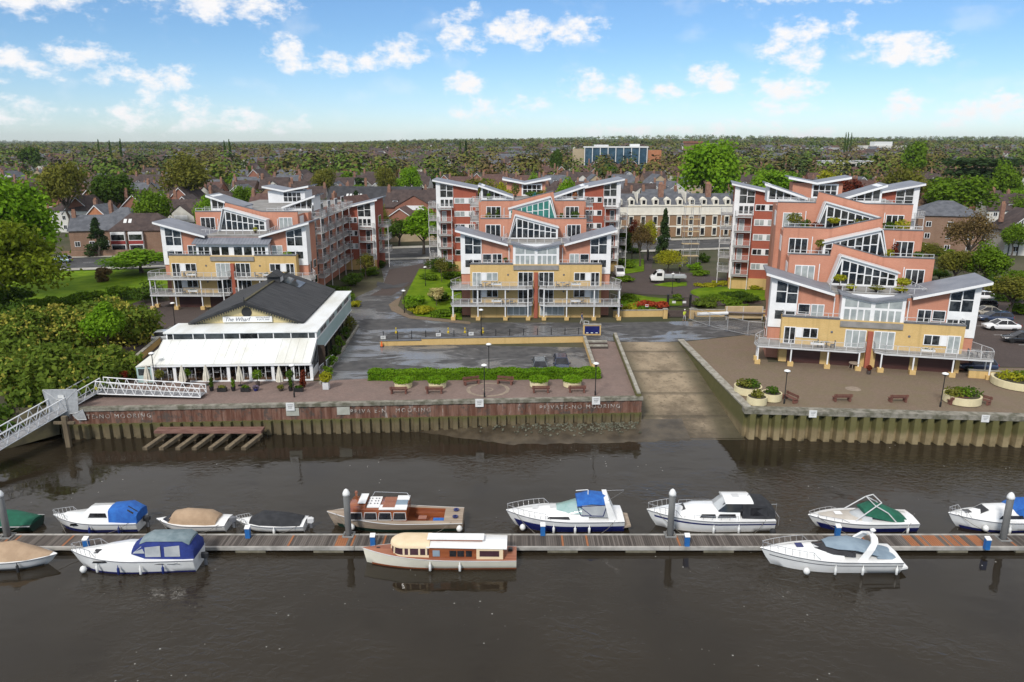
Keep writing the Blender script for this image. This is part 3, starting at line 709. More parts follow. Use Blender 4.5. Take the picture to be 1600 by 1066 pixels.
        MB().box(-8.5+o, 8.1+o, y+.36, y+3.98, zk+dz-.008, zk+dz+.02).build('terrace_floor', M_deck, root)
        conservatory(root, d, (-.1 if d > 0 else -.4)+S(y-2), y-1.9, zk+.08, 1.9, mat=(teal if k == 1 else None))
        for sx, w in ((-6.6,2.4),(6.2,2.2)):
            window(root, sx+o, zk+.1, w, 2.0, y, 3, 1, 0, 'glazed_door', LB())
        yr = 1.9 if k == 0 else y-3.9
        zb = zk if k == 0 else zk+.5
        if k == 0: rail_mb([(-4.4+S(yr),y-.1,zk-.05),(-5.2+S(yr),yr,zk-.05),(5.2+S(yr),yr,zk-.05),(4.6+S(yr),y-.1,zk-.05)], .85, bars=False).build('terrace_railing', M_rail, root)
        if k == 0: MB().box(-5.2, 5.2, 1.5, 8.0, zt+3.46, zk+.02).build('terrace_floor', M_deck, root)
        for xa, xb in (((-8.5,-4.0),(3.2,8.1)) if d > 0 else ((-8.5,-3.4),(3.6,8.1))):
            rail_mb([(xa+o,y+.18,zk+dz+.55),(xb+o,y+.18,zk+dz+.55)], .5, bars=False).build('terrace_railing', M_rail, root)
        for s in (-1,1):
            MB().tube((s*4.9+o,y-.12,zk+.1),(s*4.9+o,y-.12,zk+dz-.6),.06,6).build('downpipe', M_frame, root)
            xx = (8.2 if s > 0 else -8.6)+o
            MB().box(min(xx,xx+s*.05), max(xx,xx+s*.05), y+1.0, y+3.2, zk+.2, zk+2.2).build('side_window', M_frame, root)
        zN = zk+dz
    yr = 8+4*nt; o = S(yr); zz = zN
    # big block behind
    MB().box(-(blockl or blockw)+o, blockw-.4+o, yr, block_back, 0, zz).build('wall', M_salmon, root)
    MB().box(-(blockl or blockw)+.1+o, blockw-.5+o, yr+.01, block_back-.1, zz, zz+.04).build('terrace_floor', M_deck, root)
    for (s, ya, yb) in flank:
        xf_ = (blockw-.4+o) if s > 0 else (-blockw+o)
        ym = ya
        while ym < yb:
            z = 2.4
            while z < zz-.5:
                c0, c1 = sorted((xf_+s*.01, xf_+s*1.7))
                balcony(root, [(c0,ym),(c1,ym),(c1,ym+3.6),(c0,ym+3.6)], z, [(xf_+s*.05,ym+.05,),(xf_+s*1.65,ym+.05),(xf_+s*1.65,ym+3.55),(xf_+s*.05,ym+3.55)])
                fo = MB().box(min(xf_,xf_+s*.06), max(xf_,xf_+s*.06), ym+.6, ym+2.8, z+.05, z+2.1).build('glazed_door', M_frame, root)
                MB().box(min(xf_+s*.062,xf_+s*.08), max(xf_+s*.062,xf_+s*.08), ym+.75, ym+2.65, z+.2, z+1.95).build('pane', M_glass, fo)
                z += 2.55
            MB().tube((xf_+s*1.6,ym+.1,0),(xf_+s*1.6,ym+.1,zz-1),.06,6).build('column', M_frame, root)
            ym += 5.2
    for s in (-1,1):
        # small wedge roofed rooms on the top terrace
        a, b = s*(8.9 if s < 0 else rr)+o, s*(3.4 if s < 0 else rr-5.4)+o
        y0 = yr+3.2
        prof = sorted([(a+s*.5, zz+2.75), (b, zz+.75)]); tp = lambda q: zz+.6+(2.6-.6)*abs(q-b)/abs(a-b)
        lo, hi = sorted((a, b))
        fo = MB().xz([(lo,zz),(hi,zz),(hi,tp(hi)),(lo,tp(lo))], y0, y0+4.5).build('roof_room', M_frame, root)
        p = MB(); cells(p, lambda q: tp(q)-.25, lo+.2, hi-.2, zz+.3, 5, 1, y0-.015, .14); p.build('pane', M_glass, fo)
        wing_roof(root, prof, y0-.6, y0+5.2, .22)
        rail_mb([(a,yr+.5,zz+.3),(b,yr+.5,zz+.3)], .6, bars=False).build('terrace_railing', M_rail, root)
    # penthouse with its own little butterfly roof
    y0 = block_back-8
    pw = MB().box(-4.6+o, 2.6+o, y0, y0+5, zz, zz+2.3).build('penthouse', M_salmon if nt > 1 else M_frame, root)
    p = MB(); cells(p, lambda q: zz+2.1, -1.6+o, 1.8+o, zz+.2, 4, 2, y0-.06, .1); p.build('pane', M_glass, pw)
    MB().box(-1.8+o, 2.0+o, y0-.05, y0-.003, zz+.05, zz+2.25).build('window_frame', M_frame, pw)
    wing_roof(root, [(-5.4+o, zz+3.3), (-1.2+o, zz+2.5)], y0-.8, y0+5.5, .22); wing_roof(root, [(-1.2+o, zz+2.5), (3.6+o, zz+3.4)], y0-.8, y0+5.5, .22)
    # rear towers with balconies
    for (s, xo, xi, y0, ntf, topz) in towers:
        lo, hi = sorted((xo, xi)); w = hi-lo
        tp = lambda q: topz-.35-1.7*abs(q-xo)/w
        MB().xz([(lo,0),(hi,0),(hi,tp(hi)),(lo,tp(lo))], y0, y0+9).build('wall', M_redbrick, root)
        MB().box(lo, hi, y0-.5, y0-.003, 0, 2.0).build('wall', M_yellow, root)
        wing_roof(root, sorted([(xo+s*.7, topz), (xi-s*.4, topz-1.75)]), y0-.7, y0+9.4)
        # white corner strip and tall top window
        a, b = sorted((xo+s*.05, xo-s*.75)); MB().xz([(a,2.0),(b,2.0),(b,tp(b)-.02),(a,tp(a)-.02)], y0-.14, y0-.004).build('corner_panel', M_frame, root)
        a, b = sorted((xo-s*.76, xo-s*3.4))
        fo = MB().xz([(a,topz-5.6),(b,topz-5.6),(b,tp(b)-.05),(a,tp(a)-.05)], y0-.12, y0-.004).build('corner_window', M_frame, root)
        p = MB(); cells(p, lambda q: tp(q)-.2, a, b, topz-3.6, 2, 2, y0-.135, .12); cells(p, lambda q: topz-3.8, a, b, topz-5.5, 3, 1, y0-.135, .2); p.build('pane', M_glass, fo)
        for i in range(ntf):
            z = topz-5.75-2.62*i
            if z < 1.2: break
            a, b = sorted((xo-s*.2, xo-s*3.2))
            balcony(root, [(a,y0-1.4),(b,y0-1.4),(b,y0-.15),(a,y0-.15)], z, [(a+.05,y0-.2),(a+.05,y0-1.35),(b-.05,y0-1.35),(b-.05,y0-.2)])
            if i > 0: window(root, xo-s*1.5, z+.05, .95, 2.0, y0, 1, 1, 0, 'glazed_door', LB())
            a, b = sorted((xo-s*3.6, xi+s*.35)); zz2 = z+.95
            fo = MB().box(a, b, y0-.08, y0-.004, zz2, zz2+1.15).build('window', M_frame, root)
            p = MB(); L = b-a
            for q0, q1 in ((.04,.27),(.30,.50),(.72,.96)): p.poly([(a+L*q0,y0-.095,zz2+.12),(a+L*q1,y0-.095,zz2+.12),(a+L*q1,y0-.095,zz2+1.03),(a+L*q0,y0-.095,zz2+1.03)])
            p.build('pane', M_glassl if LB() else M_glass, fo)
            # balcony on the flank
            c0 = xo+s*.05; c1 = xo+s*2.1; yy = y0+4
            a, b = sorted((c0, c1))
            balcony(root, [(a,yy-1.3),(b,yy-1.3),(b,yy+2.4),(a,yy+2.4)], z, [(c0,yy-1.25),(c1-s*.05,yy-1.25),(c1-s*.05,yy+2.3),(c0,yy+2.3)])
            fo = MB().box(min(xo,xo+s*.06), max(xo,xo+s*.06), yy-.9, yy+2.0, z+.05, z+2.1).build('glazed_door', M_frame, root)
            MB().box(min(xo+s*.062,xo+s*.08), max(xo+s*.062,xo+s*.08), yy-.7, yy+1.8, z+.2, z+1.95).build('pane', M_glassl if LB() else M_glass, fo)
            # balcony on the inner side, seen past the stepped front
            c0 = xi-s*.05; c1 = xi-s*1.9; a, b = sorted((c0, c1))
            balcony(root, [(a,y0-2.4),(b,y0-2.4),(b,y0+.2),(a,y0+.2)], z, [(c0,y0-2.3),(c1,y0-2.3)])
        for xx, yy in ((xo-s*.3,y0-1.3),(xo-s*3.1,y0-1.3),(xo+s*2.0,y0+2.8)):
            MB().tube((xx,yy,0),(xx,yy,topz-5.7),.06,6).build('column', M_frame, root)
    return root
LEAFV = {}
def leaf_quads(C, U, size, g, jit=.6):
    """C centres, U outward directions -> four corners of each leaf face"""
    n = len(C); N = U*.7+g.normal(0, jit, (n,3)); N[:,2] += .25; N /= np.linalg.norm(N, axis=1)[:,None]+1e-9
    T = g.normal(0, 1, (n,3)); A = np.cross(N, T); A /= np.linalg.norm(A, axis=1)[:,None]+1e-9; B = np.cross(N, A)
    S = (size*g.uniform(.6, 1.25, n))[:,None]; V = np.empty((n,4,3))
    for j, (p, t) in enumerate(((-1,-.45),(.1,-.8),(1,.35),(-.1,.8))): V[:,j] = C+A*(p*S)+B*(t*S)
    return V.reshape(-1,3)
def leaf_cluster(n, rx, ry, rz_, size, seed, shell=0.0, hemi=False):
    g = np.random.default_rng(seed); U = g.normal(0, 1, (n,3)); U /= np.linalg.norm(U, axis=1)[:,None]
    if hemi: U[:,2] = np.where(U[:,2] < -.2, -U[:,2], U[:,2])
    r = (shell+(1-shell)*g.random(n)**.5)[:,None]
    return leaf_quads(U*r*np.array([rx,ry,rz_]), U, size, g)
def quads_mesh(name, V, mat):
    n = len(V)//4; me = bpy.data.meshes.new(name)
    me.vertices.add(n*4); me.vertices.foreach_set('co', V.astype(np.float32).ravel())
    me.loops.add(n*4); me.loops.foreach_set('vertex_index', np.arange(n*4, dtype=np.int32))
    me.polygons.add(n); me.polygons.foreach_set('loop_start', np.arange(0, n*4, 4, dtype=np.int32))
    try: me.polygons.foreach_set('loop_total', np.full(n, 4, dtype=np.int32))
    except Exception: pass
    me.materials.append(mat); me.update(calc_edges=True); return me
def blob_mesh(name, n, rx, ry, rz_, mat, parent=None, loc=(0,0,0), size=.15, seed=1, hemi=False):
    V = leaf_cluster(n, rx, ry, rz_, size, seed+n, hemi=hemi)
    o = link(name, quads_mesh(name, V, mat), parent); o.location = loc; return o
def leafm(name, c1, c2, tr=.22): return pm(name, (c1[0]*1.5, c1[1]*1.5, c1[2]*.75), (c2[0]*1.45, c2[1]*1.4, c2[2]*.8), 0.35, rough=0.75, island=.55, trans=tr, spec=.08)
M_leafd = leafm('dark_leaf', (0.020,0.045,0.010), (0.055,0.095,0.018))
M_leafm = leafm('mid_leaf', (0.040,0.080,0.008), (0.100,0.165,0.020))
M_leafb = leafm('bright_leaf', (0.060,0.130,0.008), (0.130,0.230,0.022))
M_leafy = leafm('yellow_green_leaf', (0.130,0.150,0.012), (0.250,0.240,0.030))
M_leafo = leafm('olive_leaf', (0.060,0.068,0.018), (0.130,0.130,0.038))
M_leafr = leafm('maroon_leaf', (0.060,0.012,0.012), (0.130,0.030,0.025))
M_leafred = leafm('red_leaf', (0.16,0.02,0.018), (0.30,0.06,0.045))
M_leafbr = leafm('brown_twig', (0.060,0.042,0.030), (0.120,0.085,0.055))
M_leafp = leafm('pale_blossom', (0.20,0.20,0.12), (0.42,0.36,0.32))
M_leafbl = leafm('blue_green_needles', (0.014,0.032,0.018), (0.034,0.058,0.030))

BLK_C = flats('yellow and salmon brick block with brown garage doors under a single balcony floor', (42.17, 84.27), R(-14.5), 1.0, 1, 3, 2.95, 'garage', xs=-.16,
    towers=[(-1,-14.8,-7.6,47,7,18.9),(1,14.0,6.8,44,6,19.4)], light_bias=.55, block_back=40, blockl=6.6, rr=6.4)
BLK_B = flats('middle yellow and salmon brick block with two floors of white balconies and teal glass gable', (3.6, 110.0), 0, 1.0, 2, 2, 2.5, 'window',
    towers=[(-1,-18.9,-10.9,42,7,18.6),(1,18.3,10.9,42,7,18.8)], teal=M_teal, light_bias=.2, block_back=38, flank=[(-1,20,30),(1,20,30)])
BLK_A = flats('leftmost yellow and salmon brick block behind the restaurant with a ribbed grey canopy', (-44.6, 117.2), R(-1), 1.03, 2, 1, 2.5, 'garage', centre='flat',
    towers=[(1,15.2,9.0,36,5,14.2)], light_bias=.15, block_back=40, flank=[(1,13.5,38)])
# ------------------------------------------------------------------ the riverside restaurant
M_slate = pm('dark_slate_roof', (0.016,0.017,0.020), (0.050,0.050,0.052), 0.9, rough=0.8, bump=0.5, bscale=9, stretch=(.4,4,1), detail=8)
M_wroof = pm('white_sheet_roof', (0.80,0.82,0.82), (0.62,0.61,0.55), 0.3, rough=0.4, stretch=(1,.35,1), detail=8)
M_cream = pm('cream_render', (0.60,0.50,0.27), (0.54,0.44,0.23), 1.0, rough=0.9)
M_pteal = pm('pale_teal_panel', (0.36,0.50,0.50), (0.42,0.56,0.56), 0.4, rough=0.35)
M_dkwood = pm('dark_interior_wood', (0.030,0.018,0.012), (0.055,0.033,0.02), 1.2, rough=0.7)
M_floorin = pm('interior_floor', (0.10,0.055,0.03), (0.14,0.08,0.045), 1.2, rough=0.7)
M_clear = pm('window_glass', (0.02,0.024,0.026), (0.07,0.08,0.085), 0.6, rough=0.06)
M_navyink = pm('slate_blue_lettering', (0.055,0.065,0.10))
rs = thing('restaurant', 'low restaurant with dark pitched roof, cream gable sign and white glazed front', 'restaurant', (-31.65, 78.8, ZQ), R(2.5))
# front glass room, open to view under a white sloping roof
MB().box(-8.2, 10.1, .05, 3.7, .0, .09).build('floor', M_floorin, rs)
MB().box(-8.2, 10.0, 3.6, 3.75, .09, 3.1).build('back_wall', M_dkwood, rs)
rf = MB().ext([(-8.35,-.25,2.02),(9.2,-.25,2.02),(9.2,3.7,3.82),(-8.35,3.7,3.82)], (0,0,.13)).build('front_roof', M_wroof, rs)
mb = MB()
for i in range(19):
    x = -8.3+i*.97; mb.ext([(x-.025,-.24,2.155),(x+.025,-.24,2.155),(x+.025,3.7,3.955),(x-.025,3.7,3.955)], (0,0,.035))
mb.build('roof_rib', M_wroof, rf)
MB().ext([(-8.35,-.2,1.98),(-8.35,3.7,3.3),(-10.1,3.0,1.9),(-10.1,.0,1.75)], (0,0,.1)).build('side_roof', M_wroof, rs)
a = MB().box(-10.05, -8.4, -.02, .08, 0, 1.75).build('side_room_wall', M_pteal, rs); MB().box(-9.85,-8.6,-.05,-.025,.85,1.6).build('window', M_clear, a)
MB().box(-10.1, -10.0, .1, 3.0, 0, 1.8).build('side_room_wall', M_frame, rs)
MB().box(-8.35, 9.3, -.12, .10, 0, .13).build('sill', M_frame, rs); MB().box(-8.35, 9.25, -.24, -.05, 1.83, 2.03).build('eaves_beam', M_frame, rs)
for i, x in enumerate((-8.25,-5.9,-2.55,.0,2.4,4.9,7.1,9.15)):
    MB().box(x-.17, x+.17, -.04, .12, .13, 1.83).build('post', M_frame, rs)
    if i < 7:
        nx = (-5.9,-2.55,.0,2.4,4.9,7.1,9.15)[i]
        p = MB(); q = MB(); n = 3
        for j in range(1, n): xx = x+(nx-x)*j/n; q.box(xx-.025, xx+.025, .02, .08, .13, 1.83)
        q.build('mullion', M_frame, rs)
tr = random.Random(2)
for i in range(9):
    x = -7.6+i*1.95; t = thing('dining_table', 'wooden dining table behind the restaurant front glass', 'table', (0,0,0), 0, 'dining tables inside the restaurant')
    t.location = Matrix.Rotation(R(2.5),4,'Z') @ Vector((x, 1.25, .09)) + Vector((-31.65,78.8,ZQ))
    MB().box(-.4,.4,-.4,.4,.70,.75).build('tabletop', M_sign if i % 3 == 0 else M_floorin, t); MB().lathe([(.22,0),(.04,.04),(.04,.7)],(0,0,0),8).build('pedestal', M_black, t)
    for s in (-1,1):
        c = thing('dining_chair', 'pale framed chair at a table behind the restaurant glass', 'chair', (0,0,0), R(2.5), 'dining chairs inside the restaurant')
        c.location = Matrix.Rotation(R(2.5),4,'Z') @ Vector((x+s*.66, 1.25, .09)) + Vector((-31.65,78.8,ZQ))
        MB().box(-.2,.2,-.2,.2,.42,.46).build('seat', M_rail, c); MB().box(s*.17-.02,s*.17+.02,-.2,.2,.46,.9).build('backrest', M_rail, c)
        for u in (-.17,.17):
            for v in (-.17,.17): MB().box(u-.02,u+.02,v-.02,v+.02,0,.42).build('leg', M_rail, c)
# triangular glazed end on the right
e = MB().yz([(0.12,.13),(3.55,.13),(3.55,3.7),(0.12,2.05)], 9.1, 9.2).build('end_wall', M_frame, rs)
p = MB()
for i in range(4):
    y0 = .3+i*.8; y1 = y0+.68; tp = lambda y: 1.95+(y-.12)*.48-.12
    p.poly([(9.215,y0,1.15),(9.215,y1,1.15),(9.215,y1,tp(y1)),(9.215,y0,tp(y0))])
p.build('pane', M_clear, e)
# clerestory band and its flat white roof
bd = MB().box(-8.0, 9.1, 3.8, 4.0, 3.86, 4.62).build('clerestory', M_frame, rs)
xs_ = [-7.9,-7.2,-4.95,-3.6,-1.45,.35,2.45,4.2,6.2,8.2,9.0]
for a, b in zip(xs_[:-1], xs_[1:]): MB().box(a+.06, b-.06, 3.78, 3.797, 3.95, 4.55).build('pane', M_clear if (a*7) % 2 > .7 else M_glass, bd)
MB().box(-8.0, -6.5, 4.0, 8.5, 0, 4.6).box(-6.5, 6.6, 4.02, 4.2, 0, 4.6).build('wall', M_cream, rs)
MB().xy([(-8.25,3.65),(9.3,3.65),(9.3,27.5),(6.2,27.5),(6.2,8.2),(-6.6,8.2),(-8.25,8.2)], 4.64, 4.8).build('flat_roof', M_wroof, rs)
# main hall with gable
MB().box(-6.4, 6.3, 8.2, 27.3, 0, 4.6).build('hall_wall', M_cream, rs)
g = MB().xz([(-6.2,4.82),(6.4,4.82),(.1,7.3)], 7.9, 8.3).build('gable', M_cream, rs)
for s in (-1,1):
    r = MB().xz([(.1,7.62),(.1,7.42),(.1+s*6.85,4.86),(.1+s*6.85,5.04)], 7.35, 27.6).build('roof', M_slate, rs)
    b = MB().xz([(.1,7.44),(.1,7.12),(.1+s*6.8,4.62+.1),(.1+s*6.8,4.86)], 7.28, 7.42).build('bargeboard', M_black, rs)
    m2 = MB()
    for i in range(22):
        t = (i+.5)/22; x = .1+s*6.5*t; z = 7.05-t*2.42; m2.xz([(x-.1,z+.1),(x+.1,z+.1),(x,z-.14)], 7.3, 7.38)
    m2.build('fretwork', M_black, b)
MB().tube((.1,7.3,7.4),(.1,7.3,8.15),.05,6).build('finial', M_black, rs)
o = MB().box(-.05,.25,7.4,27.6,7.6,7.72).build('ridge', pm('mossy_ridge',(0.10,0.085,0.03),(0.05,0.045,0.03),2.0), rs)
MB().lathe([(.02,0),(.60,0),(.60,.08),(.02,.1)],(0,0,0),24).xf(Matrix.Translation((.1,7.9,6.15)) @ Matrix.Rotation(R(90),4,'X')).build('round_window', M_black, rs)
sg = MB().box(-2.75, 3.1, 7.70, 7.80, 4.95, 5.66).build('sign', M_white, rs)
t = text_mesh('sign_lettering', 'The Wharf', .66, M_navyink, sg, .004, .35); t.rotation_euler = (R(90),0,0); t.location = (-2.55, 7.69, 5.3)
t = text_mesh('sign_lettering', 'RESTAURANT\n& JAZZ BAR', .25, M_navyink, sg, .004, 0, 'CENTER', 1.15); t.rotation_euler = (R(90),0,0); t.location = (2.05, 7.69, 5.40)
# cupola on the ridge
cu = MB().box(-.75,.95,20.5,22.4,6.9,8.3).build('cupola', M_slate, rs)
MB().xz([(-.95,8.2),(1.15,8.2),(.1,8.95)], 20.2, 22.7).build('roof', M_slate, cu); MB().box(.955,.975,20.7,22.2,7.45,8.15).build('window', M_rail, cu)
MB().ext([(.98,21.4,7.32),(.98,25.2,7.32),(3.3,25.2,6.44),(3.3,21.4,6.44)], (0,0,.06)).build('rooflight', M_clear, rs)
# right gallery standing on posts
ga = MB().box(9.05, 9.15, 4.0, 27.3, 2.0, 3.7).build('gallery_panel', M_pteal, rs)
MB().box(9.02,9.2,3.9,27.4,3.72,3.82).build('rail', M_frame, ga); MB().box(9.02,9.2,3.9,27.4,1.88,1.98).build('bottom_rail', M_frame, ga)
MB().box(9.04, 9.16, 3.82, 27.3, 3.83, 4.63).build('gallery_frame', M_frame, rs)
for i in range(13): MB().box(9.165, 9.18, 4.1+i*1.78, 5.7+i*1.78, 3.92, 4.54).build('pane', M_clear if i % 3 else M_pteal, rs)
MB().box(6.4, 9.1, 4.1, 27.3, 1.72, 1.86).build('gallery_floor', M_zincd, rs)
for i in range(9): MB().box(8.75,8.93,4.3+i*2.85,4.48+i*2.85,0,1.72).build('gallery_post', M_black, rs)
MB().box(9.0, 9.1, .2, 3.9, 0, 1.1).build('low_side_wall', M_frame, rs)
m = MB(); rail_mb([(9.6,2.2,0),(10.2,7.0,0)], 1.0, mb=m); m.build('side_railing', M_frame, rs)

# ------------------------------------------------------------------ white truss gangway, its gate and the old timber grid
def truss(a, b, w, h, n, h1=None):
    """walkway between two points with triangulated sides"""
    a = Vector(a); b = Vector(b); d = b-a; hd = Vector((d.x, d.y, 0)).normalized(); nrm = Vector((-hd.y, hd.x, 0))*(w/2); up = Vector((0,0,h))
    out = []
    for s in (-1,1):
        mb = MB(); p = a+nrm*s; q = b+nrm*s; uq = up if h1 is None else Vector((0,0,h1))
        mb.tube(p, q, .055, 6); mb.tube(p+up, q+uq, .055, 6); mb.tube(p+up*.5, q+uq*.5, .03, 5)
        for i in range(n):
            u = p+(q-p)*(i/n); v = p+(q-p)*((i+1)/n); m_ = (u+v)/2+up.lerp(uq, (i+.5)/n)
            mb.tube(u, m_, .038, 5); mb.tube(m_, v, .038, 5)
        mb.tube(p, p+up, .05, 6); mb.tube(q, q+uq, .05, 6); out.append(mb)
    dk = MB().ext([a-nrm+Vector((0,0,.02)), b-nrm+Vector((0,0,.02)), b+nrm+Vector((0,0,.02)), a+nrm+Vector((0,0,.02))], (0,0,.06))
    for i in range(n*2):
        u = a+d*((i+.5)/(2*n)); dk.tube(u-nrm+Vector((0,0,.1)), u+nrm+Vector((0,0,.1)), .02, 4)
    return out, dk
M_gdeck = pm('grey_mesh_deck', (0.20,0.20,0.21), (0.28,0.28,0.29), 2.0, rough=0.7)
p_hi = at(147, 618, 3.9); p_end = at(322, 612, 3.35); p_top = at(152, 617, 3.9); p_lo = at(-45, 712, 1.0)
gw = thing('gangway', 'long white truss gangway sloping down from the quay to the left edge', 'gangway', (0,0,0))
ss_, dk = truss(tuple(at(150, 609, 3.75)), tuple(at(-130, 772, .6)), 1.5, 1.35, 17)
for m in ss_: m.build('truss_side', M_frame, gw)
dk.build('deck', M_gdeck, gw)
gl = thing('gangway', 'level white truss walkway running along the quay edge to its open end by the shrubs', 'gangway', (0,0,0))
ss_, dk = truss(tuple(at(158, 612, 3.6)), tuple(at(318, 617.5, 3.3)), 1.45, 1.35, 11, .95)
for m in ss_: m.build('truss_side', M_frame, gl)
dk.build('deck', M_gdeck, gl)
pf = at(97, 706, 0.0)
pz = thing('support_pile', 'brown timber pile standing in the water under the bend of the gangway', 'pile', (pf.x, pf.y+1.2, 0))
M_pilew = pm('wet_timber', (0.10,0.075,0.045), (0.17,0.13,0.08), 2.0, rough=0.8, stretch=(2,2,.3))
MB().box(-.22,.22,-.18,.18,-1,3.2).build('post', M_pilew, pz); MB().box(-1.1,.9,-.12,.12,2.4,2.65).build('cross_beam', M_pilew, pz)
# security gate with a fan of grey mesh sheets
gp = at(105, 640, 3.1)
M_mesh = pm('galvanised_sheet', (0.36,0.37,0.38), (0.46,0.47,0.48), 2.5, rough=0.55, metal=.3)
gt = thing('security_gate', 'grey mesh security gate fanned out around the gangway at the quay edge', 'gate', (gp.x-.3, gp.y-.1, 3.0), R(4))
gt.scale = (.8,1,.9)
def gpanel(name, pts):
    o_ = MB().xz(pts, -.03, .03).build(name, M_mesh, gt); m_ = MB()
    for (xa, za), (xb, zb) in zip(pts, pts[1:]+pts[:1]): m_.tube((xa,-.04,za),(xb,-.04,zb),.03,5)
    m_.build('edge_bar', M_rail, o_)
gpanel('mesh_panel', [(-2.1,2.5),(-1.7,-.4),(-.6,-.4),(-.6,1.35)]); gpanel('mesh_panel', [(-2.1,2.5),(-.6,1.35),(.6,1.35),(2.0,2.5)])
gpanel('mesh_panel', [(2.0,2.5),(.6,1.35),(.6,-.4),(1.75,-.2)]); gpanel('mesh_panel', [(1.0,-.5),(2.3,.1),(2.6,-1.1),(1.5,-1.1)]); gpanel('gate_leaf', [(-.5,-.6),(.5,-.6),(.5,1.25),(-.5,1.25)])
MB().box(-.35,.35,-.12,-.05,1.5,1.85).build('notice', M_sign, gt)
# timber grid under the wall
tg = thing('timber_gridiron', 'old reddish timber grid of beams standing on the foreshore against the wall', 'jetty', (0,0,0))
u0 = at(243, 673, 1.1); u1 = at(409, 671, 1.1)
M_redtim = pm('weathered_red_timber', (0.14,0.065,0.05), (0.22,0.12,0.095), 1.5, rough=0.85, stretch=(.5,3,3))
yb = u0.y+.15
MB().box(u0.x-.1, u1.x+.1, yb-.32, yb+.32, .85, 1.1).build('walkway_beam', M_redtim, tg); MB().box(u0.x-.1, u1.x+.1, yb+.35, yb+.8, .9, 1.15).build('walkway_beam', M_redtim, tg)
for i in range(7):
    x = u0.x+.6+i*(u1.x-u0.x-.6)/6.2
    MB().ext([(x+.15,yb-.3,.5),(x+.55,yb-.3,.5),(x-.45,yb-2.5,-.05),(x-.9,yb-2.5,-.05)], (0,0,.34)).build('sloping_beam', M_pilew, tg)
    MB().box(x-.1,x+.1,yb-.1,yb+.1,-.8,.85).build('post', M_pilew, tg)
for s_, xx in ((1, at(250,665,1.3).x),(-1, at(430,660,1.3).x)):
    pass
# ------------------------------------------------------------------ pontoon
M_plank = pm('weathered_decking', (0.050,0.040,0.034), (0.150,0.128,0.112), 1.0, rough=0.9, island=.92, stretch=(1,.4,1))
M_plankred = pm('new_red_decking', (0.26,0.09,0.035), (0.34,0.14,0.06), 1.0, rough=0.85, island=.6)
M_edge = pm('pale_pontoon_edge', (0.24,0.23,0.21), (0.40,0.38,0.35), 1.0, rough=0.85)
M_float = pm('stained_float', (0.12,0.11,0.075), (0.20,0.18,0.13), 1.2, rough=0.85)
M_gel = pm('white_gelcoat', (0.80,0.80,0.79), (0.66,0.66,0.64), 0.9, rough=0.25, coat=.4, lo=.45, hi=.8)
M_cream2 = pm('cream_hull_paint', (0.78,0.74,0.62), (0.72,0.68,0.56), 0.5, rough=0.25, coat=.3)
M_navy = pm('navy_canvas', (0.008,0.020,0.13), (0.014,0.032,0.19), 2.0, rough=0.85, bump=.4)
M_navyh = pm('navy_hull', (0.010,0.016,0.10), (0.014,0.02,0.125), 1.0, rough=0.25)
M_royal = pm('royal_blue_canvas', (0.012,0.085,0.34), (0.02,0.13,0.44), 2.0, rough=0.85, bump=.4)
M_tan = pm('tan_canvas', (0.34,0.235,0.15), (0.41,0.29,0.19), 1.5, rough=0.9, bump=.4)
M_blackc = pm('charcoal_canvas', (0.014,0.015,0.018), (0.028,0.029,0.033), 2.0, rough=0.8, bump=.4)
M_greenc = pm('green_canvas', (0.006,0.085,0.048), (0.010,0.12,0.07), 1.5, rough=0.85, bump=.4)
M_greyc = pm('grey_blue_canvas', (0.19,0.25,0.31), (0.24,0.31,0.37), 1.2, rough=0.85, bump=.4)
M_slatec = pm('faded_slate_canvas', (0.13,0.18,0.20), (0.20,0.25,0.27), 1.2, rough=0.85, bump=.4)
M_mahog = pm('varnished_mahogany', (0.20,0.055,0.022), (0.30,0.095,0.036), 1.2, rough=0.25, coat=.5, stretch=(.4,3,3))
M_teak = pm('weathered_teak', (0.26,0.20,0.15), (0.36,0.29,0.22), 1.0, rough=0.8, stretch=(.4,4,4))
M_reddeck = pm('red_brown_deck', (0.25,0.085,0.045), (0.33,0.13,0.07), 1.0, rough=0.5, stretch=(.4,4,4))
M_cocream = pm('cream_canvas', (0.68,0.53,0.34), (0.74,0.59,0.40), 1.0, rough=0.85, bump=.2)
M_steel = pm('stainless_rail', (0.62,0.62,0.63), None, rough=0.25, metal=.8)
M_smoke = pm('smoked_glass', (0.012,0.012,0.014), (0.03,0.03,0.034), 1.0, rough=0.05)
M_screen = pm('pale_green_screen', (0.22,0.36,0.34), (0.34,0.46,0.45), 0.6, rough=0.08)
M_plastic = pm('clear_vinyl', (0.34,0.36,0.38), (0.46,0.48,0.49), 0.8, rough=0.15)
M_seat = pm('pale_upholstery', (0.50,0.47,0.42), (0.58,0.55,0.5), 1.5, rough=0.8)
M_dgreen = pm('dark_green_hull', (0.010,0.030,0.022), None, rough=0.3)
M_buoy = pm('white_fender', (0.78,0.78,0.76), (0.7,0.7,0.68), 2.0, rough=0.4)
M_bfend = pm('navy_fender', (0.012,0.025,0.14), None, rough=0.4)
M_blueped = pm('blue_pedestal', (0.015,0.11,0.34), (0.02,0.14,0.40), 2.0, rough=0.5)
M_pole = pm('grey_steel_pile', (0.16,0.16,0.155), (0.24,0.24,0.235), 1.0, rough=0.7, stretch=(1,1,.3))
M_rope = pm('mooring_rope', (0.10,0.09,0.075), (0.20,0.18,0.15), 4.0, rough=.9)
PY0, PY1 = 48.05, 50.0      # near and far edge of the pontoon
pn = thing('pontoon', 'long floating pontoon of weathered planks that the boats lie alongside', 'pontoon', (0,0,0))
mbw = MB(); prng = random.Random(8); x = -46.0; reds = []
